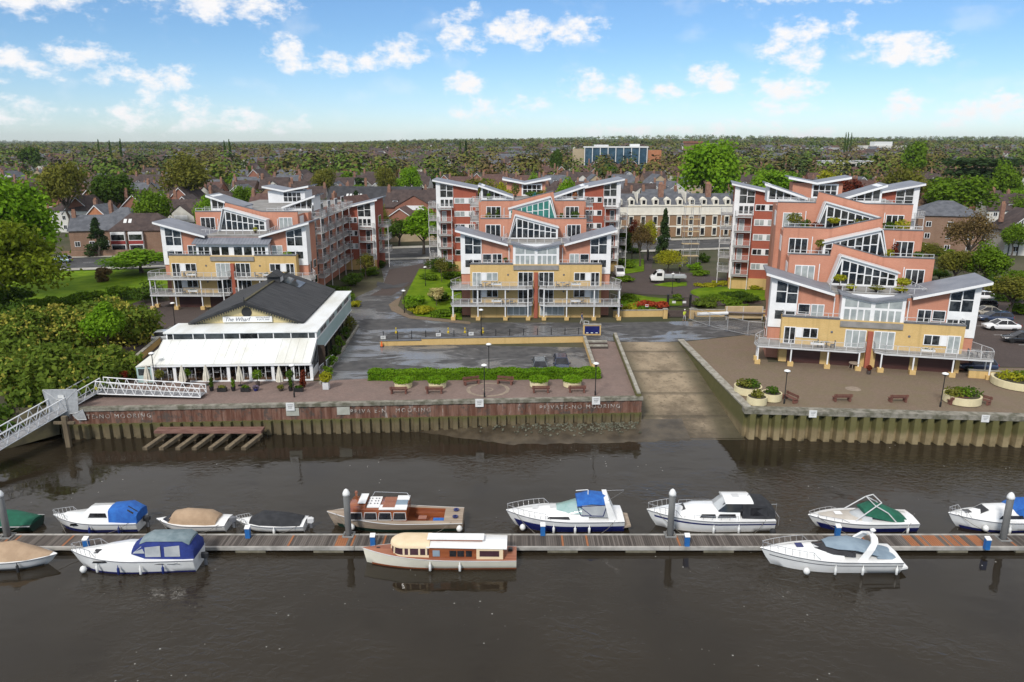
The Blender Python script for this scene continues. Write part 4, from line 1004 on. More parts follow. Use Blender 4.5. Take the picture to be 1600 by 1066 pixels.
while x < 46:
    w_ = .165; mb_ = reds if False else mbw
    if prng.random() < .04 or (29 < x < 35 and prng.random() < .5) or (-13<x<-12.2): reds.append(x)
    else: mbw.box(x, x+w_-.022, PY0+.2, PY1-.2, .40, .445+prng.uniform(-.006,.006))
    x += w_
mbw.build('deck_planks', M_plank, pn)
for x in reds: MB().box(x, x+.143, PY0+.2, PY1-.2, .40, .447).build('replaced_plank', M_plankred, pn)
for y0, y1 in ((PY0,PY0+.19),(PY1-.19,PY1)):
    x = -46
    while x < 46:
        MB().box(x+.02, x+11.48, y0, y1, .22, .47).build('edge_beam', M_edge, pn); x += 11.5
MB().box(-46, 46, PY0+.15, PY1-.15, .1, .36).build('underframe', M_black, pn)
for i in range(16):
    x = -43+i*5.7; MB().box(x, x+2.2, PY0+.06, PY1-.06, -.3, .215).build('float', M_float, pn)
def cyl_pile(px_, pyb, lab):
    p = at(px_, pyb, .45)
    t = thing('mooring_pile', lab, 'pile', (p.x, p.y, 0), 0, 'steel piles that hold the pontoon')
    MB().lathe([(.24,-1),(.24,3.75),(.23,3.8)], (0,0,0), 16).build('shaft', M_pole, t, True)
    MB().lathe([(.27,3.72),(.27,3.9),(.16,4.15),(.03,4.25)], (0,0,0), 16).build('cap', M_white, t, True)
    MB().box(-.42,.42,-.42,-.30,.36,.52).box(-.42,.42,.30,.42,.36,.52).box(-.42,-.3,-.3,.3,.36,.52).box(.3,.42,-.3,.3,.36,.52).build('guide_frame', M_pole, t)
for a in ((12,838,'grey steel pile with white cap at the left end of the pontoon'),(545,836,'grey steel pile with white cap in front of the wooden cabin boat'),(1047,836,'grey steel pile with white cap in front of the white cruiser with charcoal canopy'),(1567,842,'grey steel pile with white cap at the right end of the pontoon')): cyl_pile(*a)
def pedestal(px_, py_, lab):
    p = at(px_, py_, .45); t = thing('service_pedestal', lab, 'pedestal', (p.x, p.y, .45), 0, 'blue service pedestals on the pontoon')
    MB().box(-.17,.17,-.15,.15,0,.78).build('body', M_blueped, t); MB().ext([(-.19,-.17,.78),(.19,-.17,.78),(.19,.17,.9),(-.19,.17,.9)],(0,0,.06)).build('lid', M_white if px_ != 1072 else M_navyh, t)
for a in ((136,858,'blue pedestal by the bow of the cruiser with navy canopy'),(388,840,'blue pedestal near the small dark covered boat'),(583,853,'blue pedestal at the bow of the cream launch'),(848,836,'blue pedestal beside the sports cruiser with navy hull'),(1073,853,'blue pedestal right of the pile by the charcoal canopied cruiser'),(1308,838,'blue pedestal beside the bowrider with the green canvas'),(1541,858,'blue pedestal near the right end pile')): pedestal(*a)

# ------------------------------------------------------------------ boats.  local x runs from stern (0) to bow (L), z from the waterline
def hull_rings(L, B, H0, H1, draft=.3, n=14, fine=2.2, transom=.86, flare=.12, rake=.5):
    rings = []
    for i in range(n+1):
        t = i/n; tt = 1-(1-t) if t < 1 else 1
        w = B/2*(transom+(1-transom)*min(1, t/.45)) if t < .45 else B/2*max(.012, (1-((t-.45)/.55)**fine))
        sh = H0+(H1-H0)*t**1.8; x = L*t
        kx = x-rake*2.2*max(0,(t-.55)/.45)**1.6
        rings.append([(x,-w,sh),(x-(x-kx)*.35,-w*(1-flare),sh*.45),(x-(x-kx)*.7,-w*(1-flare*2.2),.02),(kx,0,-draft*(1-t*.6)),(x-(x-kx)*.7,w*(1-flare*2.2),.02),(x-(x-kx)*.35,w*(1-flare),sh*.45),(x,w,sh)])
    return rings
def sheer(L, B, H0, H1, fine, transom, t, n=14):
    w = B/2*(transom+(1-transom)*min(1, t/.45)) if t < .45 else B/2*max(.012, (1-((t-.45)/.55)**fine))
    return w, H0+(H1-H0)*t**1.8
class Boat:
    def __init__(s, name, label, loc, rz, L, B, H0, H1, mat, fine=2.2, transom=.86, rake=.5, stripe=None, deck=None, boot=None, cockpit=None, ckm=None, sy=1.0):
        if ckm: s.ckm = ckm
        B *= 1.08; s.L, s.B, s.H0, s.H1, s.fine, s.tr, s.rake = L, B, H0, H1, fine, transom, rake
        s.t = thing(name, label, 'boat', loc, rz, None); s.t.scale = (1, sy, 1)
        R_ = hull_rings(L, B, H0, H1, n=22, fine=fine, transom=transom, rake=rake)
        mb = MB(); mb.rings(R_, closed=False, cap0=True, cap1=False)
        s.hull = smooth_by_angle(mb.build('hull', mat, s.t), 50)
        # deck with optional open cockpit
        c0, c1 = cockpit or (0, 0)
        mb = MB(); sl = [i/22 for i in range(23)]
        def dk(t, f): w, z = s.at(t); return [(L*t, -w*f, z+.02), (L*t, w*f, z+.02)]
        rows = []
        for t in sl:
            w, z = s.at(t); rows.append([(L*t,-w,z-.002),(L*t,-w*.72,z+.03+.02),(L*t,0,z+.10*min(1,(1-t)*4)+.03),(L*t,w*.72,z+.05),(L*t,w,z-.002)])
        if cockpit:
            i0 = round(c0*22); i1 = round(c1*22)
            for seg in (rows[:i0+1], rows[i1:]):
                if len(seg) > 1: mb.rings(seg, closed=False, cap0=False, cap1=False)
            for side in (0, 3):
                mb.rings([[r[side], r[side+1]] for r in rows[i0:i1+1]], closed=False, cap0=False, cap1=False)
            s.deck = smooth_by_angle(mb.build('deck', deck or mat, s.t), 50)
            m2 = MB(); fl = .28
            ins = rows[i0:i1+1]; pts = [(r[1][0], r[1][1], r[1][2]) for r in ins]+[(r[3][0], r[3][1], r[3][2]) for r in reversed(ins)]
            for a, b in zip(pts, pts[1:]+pts[:1]): m2.poly([a, b, (b[0],b[1],fl), (a[0],a[1],fl)])
            m2.poly([(p[0],p[1],fl) for p in pts]); m2.build('cockpit', s.ckm if hasattr(s,'ckm') else (deck or mat), s.t)
        else:
            mb.rings(rows, closed=False, cap0=False, cap1=False); s.deck = smooth_by_angle(mb.build('deck', deck or mat, s.t), 50)
        # rubbing strake, coloured band, boot top
        if stripe: s.band(stripe[0], stripe[1], stripe[2], stripe[3] if len(stripe) > 3 else 'hull_stripe')
        if boot: s.band(boot, -.02, .13, 'boot_stripe', absolute=True)
        m = MB()
        for sd in (-1,1):
            pts = []
            for t in sl: w, z = s.at(t); pts.append((L*t, sd*(w+.015), z-.02))
            m.path(pts, .03, 5)
        m.build('rubbing_strake', M_rail if mat is not M_gel else M_zincd, s.t)
    def at(s, t): return sheer(s.L, s.B, s.H0, s.H1, s.fine, s.tr, t)
    def band(s, mat, f0, f1, name, absolute=False, t0=0.0, t1=.97):
        """painted band between two heights (fractions of the freeboard), a hair proud of the hull"""
        R_ = hull_rings(s.L, s.B, s.H0, s.H1, n=22, fine=s.fine, transom=s.tr, rake=s.rake)
        for sd in (0, 1):
            m = MB(); rows = []
            for i in range(23):
                t = i/22
                if t < t0 or t > t1: continue
                r = R_[i]; A, Bm, C = (r[0], r[1], r[2]) if sd == 0 else (r[6], r[5], r[4]); sh = A[2]; out = []
                for f in [f0+(f1-f0)*q/6 for q in range(7)]:
                    z = f if absolute else f*sh
                    if z >= Bm[2]: u = (z-Bm[2])/(A[2]-Bm[2]+1e-6); P_ = [Bm[k]+(A[k]-Bm[k])*u for k in range(3)]
                    else: u = (z-C[2])/(Bm[2]-C[2]+1e-6); P_ = [C[k]+(Bm[k]-C[k])*u for k in range(3)]
                    P_[1] += -.02 if sd == 0 else .02; P_[0] += .05*max(0, t-.7)/.3; out.append(tuple(P_))
                rows.append(out)
            m.rings(rows, closed=False, cap0=False, cap1=False); m.build(name, mat, s.t)
    def loft(s, name, secs, mat, parent=None, n=None, smooth=True, ang=50):
        """secs: list of (x, [(y,z)...] for the half section from the outside up to the middle)"""
        mb = MB(); rows = []
        def resample(h, k=7):
            P_ = [Vector(p) for p in h]; d = [0]
            for a, c in zip(P_, P_[1:]): d.append(d[-1]+(c-a).length)
            out = []
            for i in range(k):
                q = d[-1]*i/(k-1); j = 0
                while j < len(P_)-2 and d[j+1] < q: j += 1
                out.append(tuple(P_[j].lerp(P_[j+1], (q-d[j])/max(1e-9, d[j+1]-d[j]))))
            return out
        if len({len(h) for _, h in secs}) > 1: secs = [(x, resample(h)) for x, h in secs]
        for x, hs in secs: rows.append([(x,-y,z) for y, z in hs]+[(x,y,z) for y, z in reversed(hs)])
        mb.rings(rows, closed=False, cap0=True, cap1=True)
        o = mb.build(name, mat, parent or s.t)
        return smooth_by_angle(o, ang) if smooth else o
    def fender(s, t, side, mat=None, round_=False, z=None):
        w, sh = s.at(t); y = side*(w+.10)
        if round_: MB().lathe([(.02,-.25),(.17,-.18),(.24,0),(.17,.18),(.03,.28)], (s.L*t, y+side*.1, z if z is not None else .35), 12).build('fender', mat or M_buoy, s.t, True)
        else: MB().lathe([(.02,-.30),(.09,-.25),(.10,.18),(.04,.27),(.015,.45)], (s.L*t, y, sh*.42), 8).build('fender', mat or M_buoy, s.t, True)
    def pulpit(s, t0=.72, h=.42, n=6, inset=.92, name='bow_rail'):
        m = MB(); pts = []
        ts = [t0+(.985-t0)*i/n for i in range(n+1)]
        for sd in (-1,1):
            row = []
            for i, t in enumerate(ts):
                w, z = s.at(t); p = (s.L*t, sd*w*inset, z+.03); q = (s.L*t+.05, sd*w*inset, z+h*(1 if i else .15))
                m.tube(p, q, .016, 5); row.append(q)
            m.path(row, .02, 5); pts.append(row[-1])
        m.tube(pts[0], pts[1], .02, 5); return m.build(name, M_steel, s.t)
    def lines(s, yp, spots=((.93,1.6),(.08,-1.2))):
        m_ = None
        Minv = (Matrix.Translation(s.t.location) @ Matrix.Rotation(s.t.rotation_euler.z, 4, 'Z') @ Matrix.Diagonal((*s.t.scale, 1))).inverted()
        for t, dx in spots:
            w, z = s.at(t); best = None
            for sd in (-1, 1):
                p = Vector((s.L*t, sd*w*.9, z+.06)); P_ = Minv.inverted() @ p
                if best is None or abs(P_.y-yp) < abs(best[1].y-yp): best = (p, P_)
            p, P_ = best; q = Minv @ Vector((P_.x+dx, yp, .50)); mid = (p+q)/2-Vector((0,0,.12))
            MB().path([p, mid, q], .018, 4).build('mooring_line', M_rope, s.t)
    def outboard(s, z=.35, y=0, col=None):
        o = s.loft('outboard_motor', [(-.62,[(.12,z+.25),(.12,z+.5),(.0,z+.55)]),(-.45,[(.16,z+.15),(.17,z+.55),(0,z+.66)]),(-.15,[(.15,z+.2),(.15,z+.5),(0,z+.6)])], col or M_blackc)
        MB().box(-.5,-.3,-.06,.06,-.4,z+.2).build('motor_leg', M_zincd, o); return o
    def poly_panel(s, name, pts, mat, parent=None):
        return MB().poly(pts).build(name, mat, parent or s.t)
def place(px_stern, px_bow, y, L=None, yaw=0):
    """boat lies along the pontoon, bow to the left of the photograph"""
    pass
# A boat pointing left: rz = 180 deg, so local +x is world -x and local +y is world -y (towards the camera)
def boat_at(px_bow, px_stern, beam, near=False, yaw=0):
    half = beam*1.08/2; y = (47.85-half) if near else (50.7+half)
    k = (y*math.cos(PITCH)+(CAM_H-.6)*math.sin(PITCH))/FPX; xa, xb = (px_bow-800)*k, (px_stern-800)*k
    return (xb, y, 0), math.pi+R(yaw), (xb-xa)/math.cos(R(yaw))
def side_windows(b, xs, z0, z1, y0, y1, mat=None, name='window'):
    """flat panes on a cabin side; (x0,x1) spans, y at bottom y0 and top y1 (outside)"""
    for x0, x1 in xs:
        for sd in (-1,1):
            ins = (x1-x0)*.06
            MB().ext([(x0,sd*y0,z0),(x1,sd*y0,z0),(x1-ins*2,sd*y1,z1),(x0+ins,sd*y1,z1)], (0,sd*.02,0)).build(name, mat or M_smoke, b.t)

# 1 small cruiser with blue canopy, back left
loc, rz, L = boat_at(85, 222, 2.2)
b = Boat('cabin_cruiser', 'white cabin cruiser with bright royal blue canopy over its stern, far side of the pontoon', loc, rz, L, 2.2, .78, 1.05, M_gel, boot=None, stripe=(M_navyh,.0,.34))
b.loft('cabin', [(L*.30,[(.80,.8),(.72,1.65),(.55,1.78),(0,1.84)]),(L*.55,[(.80,.84),(.70,1.62),(.52,1.76),(0,1.82)]),(L*.63,[(.76,.9),(.66,1.25),(.4,1.32),(0,1.34)]),(L*.86,[(.42,1.0),(.34,1.16),(.2,1.2),(0,1.22)])], M_gel)
side_windows(b, [(L*.33,L*.54)], 1.2, 1.55, .775, .735); side_windows(b, [(L*.63,L*.74)], .62, .82, .98, 1.0)
b.loft('canopy', [(-.05,[(.88,.75),(.84,1.35),(.55,1.5),(0,1.55)]),(L*.10,[(.92,.78),(.84,1.75),(.6,1.98),(0,2.05)]),(L*.31,[(.88,.8),(.78,1.72),(.58,1.84),(0,1.9)])], M_royal)
b.poly_panel('canopy_window', [(L*.01,.80,1.42),(L*.09,.80,1.8),(L*.10,.4,2.03),(L*.0,.42,1.58)], M_smoke)
b.pulpit(.78); b.outboard(); b.fender(.18,1,M_bfend); b.fender(.5,1,M_bfend)

# 2 open boat with a tan cover, back
b.lines(PY1-.1)

loc, rz, L = boat_at(245, 357, 2.0)
b = Boat('covered_speedboat', 'small white speedboat under a tan cover, bow left, outboard at its stern', loc, rz, L, 2.0, .62, .75, M_gel, boot=M_blackc)
b.loft('cover', [(L*.13,[(.84,.6),(.7,.85),(0,1.0)]),(L*.25,[(.9,.63),(.8,1.15),(.3,1.4),(0,1.45)]),(L*.58,[(.88,.66),(.8,1.25),(.35,1.52),(0,1.56)]),(L*.74,[(.72,.72),(.55,1.25),(.2,1.35),(0,1.36)]),(L*.80,[(.6,.72),(.45,.88),(.2,.95),(0,.97)])], M_tan)
b.poly_panel('windscreen', [(L*.79,.62,.78),(L*.90,.2,.82),(L*.77,.2,1.3),(L*.74,.55,1.2)], M_smoke); b.outboard(.35,0,M_zincd)

# 3 low dark covered boat
b.lines(PY1-.1)

loc, rz, L = boat_at(369, 478, 1.9)
b = Boat('covered_speedboat', 'small white open boat under a charcoal cover, left of the old wooden boat', loc, rz, L, 1.9, .55, .72, M_gel, boot=M_blackc)
b.loft('cover', [(L*.05,[(.82,.54),(.6,.75),(0,.8)]),(L*.3,[(.9,.58),(.75,1.0),(.3,1.12),(0,1.15)]),(L*.62,[(.86,.62),(.7,1.15),(.3,1.32),(0,1.34)]),(L*.78,[(.6,.68),(.45,.82),(.2,.9),(0,.92)])], M_blackc)
b.pulpit(.8,.3); b.outboard(.3,0,M_rail); b.fender(.4,1,M_buoy)

# 4 old wooden cabin boat
b.lines(PY1-.1)

loc, rz, L = boat_at(512, 724, 2.7)
b = Boat('wooden_cabin_boat', 'old varnished wooden cabin boat with open stern cockpit and white hatched roof', loc, rz, L, 2.9, .85, 1.2, M_teak, fine=2.0, transom=.8, boot=M_dgreen, cockpit=(.12,.40), deck=M_teak, ckm=M_mahog, rake=.35)
b.band(M_dgreen, -.02, .32, 'hull_paint', True); 
b.loft('cabin', [(L*.40,[(1.18,.95),(1.10,1.85),(1.05,1.88),(0,1.9)]),(L*.79,[(1.05,1.05),(.96,1.85),(.9,1.88),(0,1.92)])], M_mahog)
side_windows(b, [(L*(.41+.105*i), L*(.495+.105*i)) for i in range(4)], 1.12, 1.62, 1.185, 1.135, M_smoke)
for i in range(4):
    for sd in (-1,1):
        x0, x1 = L*(.405+.105*i), L*(.50+.105*i); mm = MB(); q = [(x0,sd*1.195,1.08),(x1,sd*1.195,1.08),(x1-.08,sd*1.13,1.66),(x0+.05,sd*1.13,1.66)]
        mm.path(q+[q[0]], .025, 5); mm.build('window_frame', M_rail, b.t)
b.loft('wheelhouse', [(L*.70,[(.95,1.85),(.86,2.1),(.7,2.2),(0,2.25)]),(L*.81,[(.92,1.1),(.82,2.05),(.65,2.14),(0,2.18)]),(L*.85,[(.8,1.1),(.6,1.6),(.5,1.65),(0,1.7)])], M_mahog)
MB().box(L*.70,L*.755,-.8,.8,2.26,2.3).build('roof_hatch', M_gel, b.t); MB().box(L*.60,L*.69,-.85,.85,1.93,2.02).build('roof_panel', M_gel, b.t)
m2 = MB()
for i in range(9): m2.box(L*.49+i*.105, L*.49+i*.105+.09, -.85,.85,1.93,1.99)
m2.build('slatted_hatch', M_reddeck, b.t)
for sd in (-1,1): MB().box(L*.40,L*.60 if sd>0 else L*.49,min(sd*.42,sd*1.14),max(sd*.42,sd*1.14),1.90,1.97).build('roof_edge', M_gel, b.t)
MB().box(L*.405,L*.49,-.4,.4,1.91,1.96).build('sunken_roof', M_greyc, b.t)
for i, tt in enumerate((.62,.67)):
    m3 = MB()
    for r_ in range(2):
        for c_ in range(3): m3.lathe([(.06,0),(.05,.05),(.01,.06)], (L*tt+r_*.22, -.5+c_*.42, 2.02), 6)
    m3.build('roof_vents', M_zincd, b.t)
MB().lathe([(.09,0),(.09,.55),(.14,.58),(.1,.7)], (L*.78,-.1,2.15), 8).build('funnel', M_mahog, b.t)
for y0 in (-1.05,.75): MB().box(L*.14,L*.36,y0,y0+.32,.3,.62).build('bench_seat', M_mahog, b.t)
MB().box(L*.14,L*.22,.05,.95,.3,.66).build('blue_cover', M_royal, b.t); MB().box(L*.27,L*.33,-.25,.35,.3,.7).build('engine_box', M_mahog, b.t)
for yy in (-.55,.55): MB().lathe([(.10,.02),(.22,.02),(.22,.08),(.10,.08),(.10,.02)], (L*.055,yy,1.0), 14).build('rope_coil', M_navyh, b.t)
m4 = MB(); m4.path([(L*.40,-.9,1.9),(L*.42,-.9,2.3),(L*.66,-.9,2.4),(L*.68,-.9,2.0)], .02, 5); m4.build('roof_rail', M_steel, b.t)
b.fender(.80,1,M_buoy,True,.45); b.fender(.02,1,M_buoy,True,.5)

# 5 sports cruiser, navy hull
b.lines(PY1-.1)

loc, rz, L = boat_at(791, 972, 2.7)
b = Boat('sports_cruiser', 'white sports cruiser with navy lower hull and royal blue bimini top', loc, rz, L, 2.9, 1.0, 1.3, M_gel, stripe=(M_navyh,.04,.60), fine=2.4)
b.loft('coachroof', [(L*.30,[(1.1,1.05),(.95,1.4),(.5,1.5),(0,1.52)]),(L*.50,[(1.05,1.1),(.85,1.55),(.5,1.66),(0,1.7)]),(L*.72,[(.75,1.2),(.55,1.45),(.3,1.52),(0,1.55)]),(L*.92,[(.25,1.28),(.18,1.34),(.1,1.36),(0,1.36)])], M_gel)
b.loft('windscreen', [(L*.36,[(1.02,1.45),(.82,2.05),(.5,2.12),(0,2.16)]),(L*.46,[(.98,1.52),(.75,1.75),(.45,1.9),(0,1.96)]),(L*.57,[(.55,1.6),(.4,1.66),(.2,1.7),(0,1.71)])], M_screen)
b.loft('bimini_top', [(L*.13,[(1.02,2.22),(.95,2.36),(.5,2.46),(0,2.5)]),(L*.28,[(1.05,2.32),(.95,2.52),(.5,2.62),(0,2.66)]),(L*.40,[(.98,2.10),(.85,2.3),(.5,2.42),(0,2.46)])], M_royal)
b.loft('side_curtain', [(L*.12,[(1.06,1.2),(1.0,2.2),(.98,2.2)]),(L*.36,[(1.08,1.3),(1.0,2.2),(.98,2.2)])], M_plastic)
m = MB()
for sd in (-1,1):
    m.ext([(L*.06,sd*1.18,1.0),(L*.13,sd*1.18,1.0),(L*.17,sd*1.02,2.45),(L*.13,sd*1.02,2.5)], (0,sd*.08,0))
m.ext([(L*.13,-1.05,2.42),(L*.17,-1.05,2.42),(L*.17,-1.05,2.52),(L*.13,-1.05,2.52)], (0,2.1,0)); m.build('radar_arch', M_gel, b.t)
m = MB()
for sd in (-1,1):
    pp = [(L*.18,sd*1.1,1.35),(L*.37,sd*1.1,1.4),(L*.40,sd*1.0,2.1),(L*.15,sd*1.03,2.25),(L*.18,sd*1.1,1.35)]; m.path(pp,.03,5); m.tube((L*.28,sd*1.1,1.4),(L*.38,sd*1.0,2.1),.03,5)
m.build('canopy_frame', M_navyh, b.t)
MB().xy([(-.55,-1.0),(.1,-1.2),(.1,1.2),(-.55,1.0)], .38, .5).build('bathing_platform', M_teak, b.t)
side_windows(b, [(L*.46,L*.66)], 1.12, 1.28, 1.22, 1.06)
MB().tube((L*.15,.9,2.5),(L*.02,1.2,3.5),.014,4).build('aerial', M_steel, b.t); MB().tube((L*.13,-.9,2.5),(-.2,-.9,2.55),.02,4).build('aerial', M_steel, b.t)
m = MB(); m.tube((L*.30,0,2.64),(L*.30,0,3.0),.04,6); m.tube((L*.30,-.25,2.9),(L*.40,-.4,2.75),.03,6); m.build('mast', M_gel, b.t)
for xx in (.6,.75): MB().cbox((L*xx,0,1.66 if xx<.7 else 1.56),(.45,.45,.05)).build('deck_hatch', M_rail, b.t)
b.pulpit(.62,.5,8); b.fender(.86,1,M_buoy,True,.35)
for t in (.30,.42,.6): b.fender(t,1,M_buoy)

# 6 white cruiser with charcoal canopy
b.lines(PY1-.1)

loc, rz, L = boat_at(1010, 1203, 2.7)
b = Boat('motor_cruiser', 'long white motor cruiser with charcoal stern canopy and navy hull line', loc, rz, L, 2.9, 1.05, 1.35, M_gel, stripe=(M_navyh,.68,.80), fine=2.3)
b.loft('coachroof', [(L*.28,[(1.12,1.06),(1.02,1.6),(.6,1.72),(0,1.76)]),(L*.62,[(1.02,1.12),(.88,1.66),(.5,1.76),(0,1.8)]),(L*.76,[(.72,1.2),(.5,1.42),(.3,1.48),(0,1.5)]),(L*.9,[(.3,1.3),(.2,1.36),(.1,1.38),(0,1.38)])], M_gel)
side_windows(b, [(L*.31,L*.46),(L*.47,L*.60)], 1.24, 1.5, 1.11, 1.06)
b.loft('wheelhouse', [(L*.24,[(1.02,1.6),(.92,2.3),(.6,2.42),(0,2.46)]),(L*.38,[(1.0,1.62),(.88,2.3),(.6,2.42),(0,2.46)]),(L*.45,[(.98,1.66),(.8,1.75),(.5,1.8),(0,1.82)])], M_smoke)
b.loft('hardtop', [(L*.18,[(1.0,2.32),(.95,2.42),(.5,2.52),(0,2.54)]),(L*.40,[(.98,2.32),(.9,2.44),(.5,2.54),(0,2.56)])], M_gel)
b.poly_panel('windscreen', [(L*.385,.86,2.28),(L*.455,.9,1.7),(L*.47,0,1.84),(L*.40,0,2.44)], M_plastic); b.poly_panel('windscreen', [(L*.385,-.86,2.28),(L*.40,0,2.44),(L*.47,0,1.84),(L*.455,-.9,1.7)], M_plastic)
b.loft('canopy', [(-.02,[(1.05,1.05),(1.0,1.5),(.8,1.7),(0,1.75)]),(L*.07,[(1.1,1.06),(1.02,2.15),(.7,2.3),(0,2.36)]),(L*.26,[(1.08,1.08),(.98,2.28),(.6,2.42),(0,2.47)])], M_blackc)
b.poly_panel('canopy_window', [(L*.05,1.075,1.35),(L*.20,1.085,1.35),(L*.20,1.02,2.0),(L*.08,1.03,2.0)], M_smoke)
m = MB(); m.tube((-.1,.8,1.0),(-.1,.8,2.3),.02,5); m.tube((-.1,.8,2.2),(.3,.8,2.2),.02,5); m.path([(-.4,-.8,.4),(-.4,-.8,1.1),(-.4,.8,1.1),(-.4,.8,.4)],.02,5)
for i in range(4): m.tube((-.4,-.8+.4*i,.4),(-.4,-.8+.4*i,1.1),.015,5)
m.build('stern_rail', M_steel, b.t)
b.pulpit(.74,.55,6); b.poly_panel('front_window', [(L*.765,.45,1.35),(L*.765,-.45,1.35),(L*.70,-.5,1.66),(L*.70,.5,1.66)], M_smoke)
m = MB()
for sd in (-1,1):
    pts = [(L*(.3+.07*i), sd*(b.at(.3+.07*i)[0]*.9), b.at(.3+.07*i)[1]+.35) for i in range(7)]; m.path(pts,.016,5)
    for p_ in pts: m.tube(p_, (p_[0],p_[1],p_[2]-.35), .013, 4)
m.build('side_rail', M_steel, b.t)
MB().cbox((L*.30,0,2.58),(.5,.5,.05)).build('deck_hatch', M_rail, b.t); MB().tube((L*.2,0,2.5),(L*.16,0,3.1),.02,5).build('aerial', M_black, b.t)
b.fender(.82,1,M_buoy,True,.4); b.fender(.5,1,M_buoy); b.fender(.3,1,M_buoy); b.fender(.03,1,M_blackc,True,.3)

# 7 bowrider with wakeboard tower
b.lines(PY1-.1)

loc, rz, L = boat_at(1262, 1425, 2.4)
b = Boat('bowrider_speedboat', 'white and navy bowrider with folded green canvas and silver wake tower', loc, rz, L, 2.5, .80, .98, M_gel, stripe=(M_navyh,.02,.55), fine=2.5)
b.loft('foredeck', [(L*.50,[(.9,.86),(.8,1.02),(.4,1.08),(0,1.1)]),(L*.72,[(.72,.92),(.55,1.08),(.3,1.12),(0,1.13)]),(L*.9,[(.25,.98),(.2,1.02),(.1,1.03),(0,1.03)])], pm('taupe_deck',(0.42,0.38,0.33),(0.47,0.43,0.38),1.0,rough=.6))
b.loft('windscreen', [(L*.44,[(.98,.85),(.82,1.35),(.5,1.45),(0,1.48)]),(L*.52,[(.95,.88),(.7,1.1),(.4,1.2),(0,1.22)]),(L*.62,[(.4,1.02),(.3,1.06),(.2,1.08),(0,1.09)])], M_plastic)
b.loft('green_canvas', [(L*.10,[(.95,.8),(.7,.95),(.3,1.0),(0,1.0)]),(L*.26,[(1.0,.9),(.85,1.5),(.4,1.62),(0,1.66)]),(L*.40,[(.95,1.15),(.8,1.78),(.4,1.92),(0,1.95)]),(L*.50,[(.85,1.35),(.7,1.5),(.4,1.6),(0,1.62)])], M_greenc)
m = MB()
for sd in (-1,1):
    m.path([(L*.60,sd*1.0,1.0),(L*.42,sd*.85,2.1),(L*.36,sd*.7,2.35)],.045,6); m.path([(L*.22,sd*1.05,.9),(L*.30,sd*.95,1.6),(L*.42,sd*.8,2.15)],.045,6)
m.path([(L*.36,-.7,2.35),(L*.36,.7,2.35)],.045,6); m.path([(L*.42,-.8,2.15),(L*.42,.8,2.15)],.04,6); m.build('wake_tower', M_rail, b.t)
b.loft('engine_hatch', [(L*.0,[(.95,.7),(.8,.82),(.3,.86),(0,.86)]),(L*.13,[(1.0,.82),(.85,.95),(.3,1.0),(0,1.0)])], M_gel)
b.pulpit(.66,.25,5); b.fender(.12,1,M_buoy); MB().cbox((L*.72,0,1.16),(.55,.5,.04)).build('deck_hatch', M_gel, b.t)

# 8 cruiser cut by the right edge
b.lines(PY1-.1)

loc, rz, L = boat_at(1480, 1640, 2.4)
b = Boat('cabin_cruiser', 'white cabin cruiser with blue boot line behind the rightmost pile', loc, rz, L, 2.5, .9, 1.15, M_gel, stripe=(M_navyh,.0,.22))
b.loft('coachroof', [(L*.2,[(.98,.95),(.9,1.6),(.6,1.72),(0,1.76)]),(L*.62,[(.95,1.0),(.82,1.55),(.5,1.66),(0,1.7)]),(L*.72,[(.8,1.05),(.6,1.3),(.4,1.36),(0,1.38)]),(L*.9,[(.25,1.14),(.2,1.2),(.1,1.22),(0,1.22)])], M_gel)
side_windows(b, [(L*.34,L*.58)], 1.12, 1.38, .97, .93); b.poly_panel('front_window', [(L*.73,.5,1.32),(L*.73,-.5,1.32),(L*.65,-.5,1.64),(L*.65,.5,1.64)], M_smoke)
b.loft('canopy', [(-.02,[(.95,.92),(.9,1.5),(.6,1.7),(0,1.75)]),(L*.1,[(1.0,.92),(.92,2.0),(.6,2.2),(0,2.25)]),(L*.33,[(.96,1.0),(.85,2.05),(.55,2.2),(0,2.26)]),(L*.42,[(.92,1.6),(.8,1.72),(.5,1.78),(0,1.8)])], M_royal)
b.poly_panel('canopy_window', [(L*.2,1.01,1.4),(L*.33,.96,1.4),(L*.32,.9,1.95),(L*.22,.93,1.95)], M_plastic)
b.pulpit(.82,.45,4); b.fender(.72,1,M_buoy,True,.5); b.fender(.5,1,M_buoy); MB().cbox((L*.82,0,1.3),(.5,.5,.06)).build('deck_hatch', M_smoke, b.t)

# 9 green covered boat at the left edge
b.lines(PY1-.1)

loc, rz, L = boat_at(-70, 58, 2.0)
b = Boat('covered_speedboat', 'boat under a dark green cover at the left edge behind the pontoon', loc, rz, L, 2.0, .6, .8, M_dgreen)
b.loft('cover', [(.05,[(.88,.5),(.6,.75),(0,.85)]),(L*.3,[(1.02,.55),(.8,1.1),(.3,1.3),(0,1.35)]),(L*.7,[(.95,.65),(.7,1.3),(.3,1.5),(0,1.55)]),(L*.95,[(.2,.8),(.1,.9),(0,.92)])], M_greenc)
b.lines(PY1-.1)

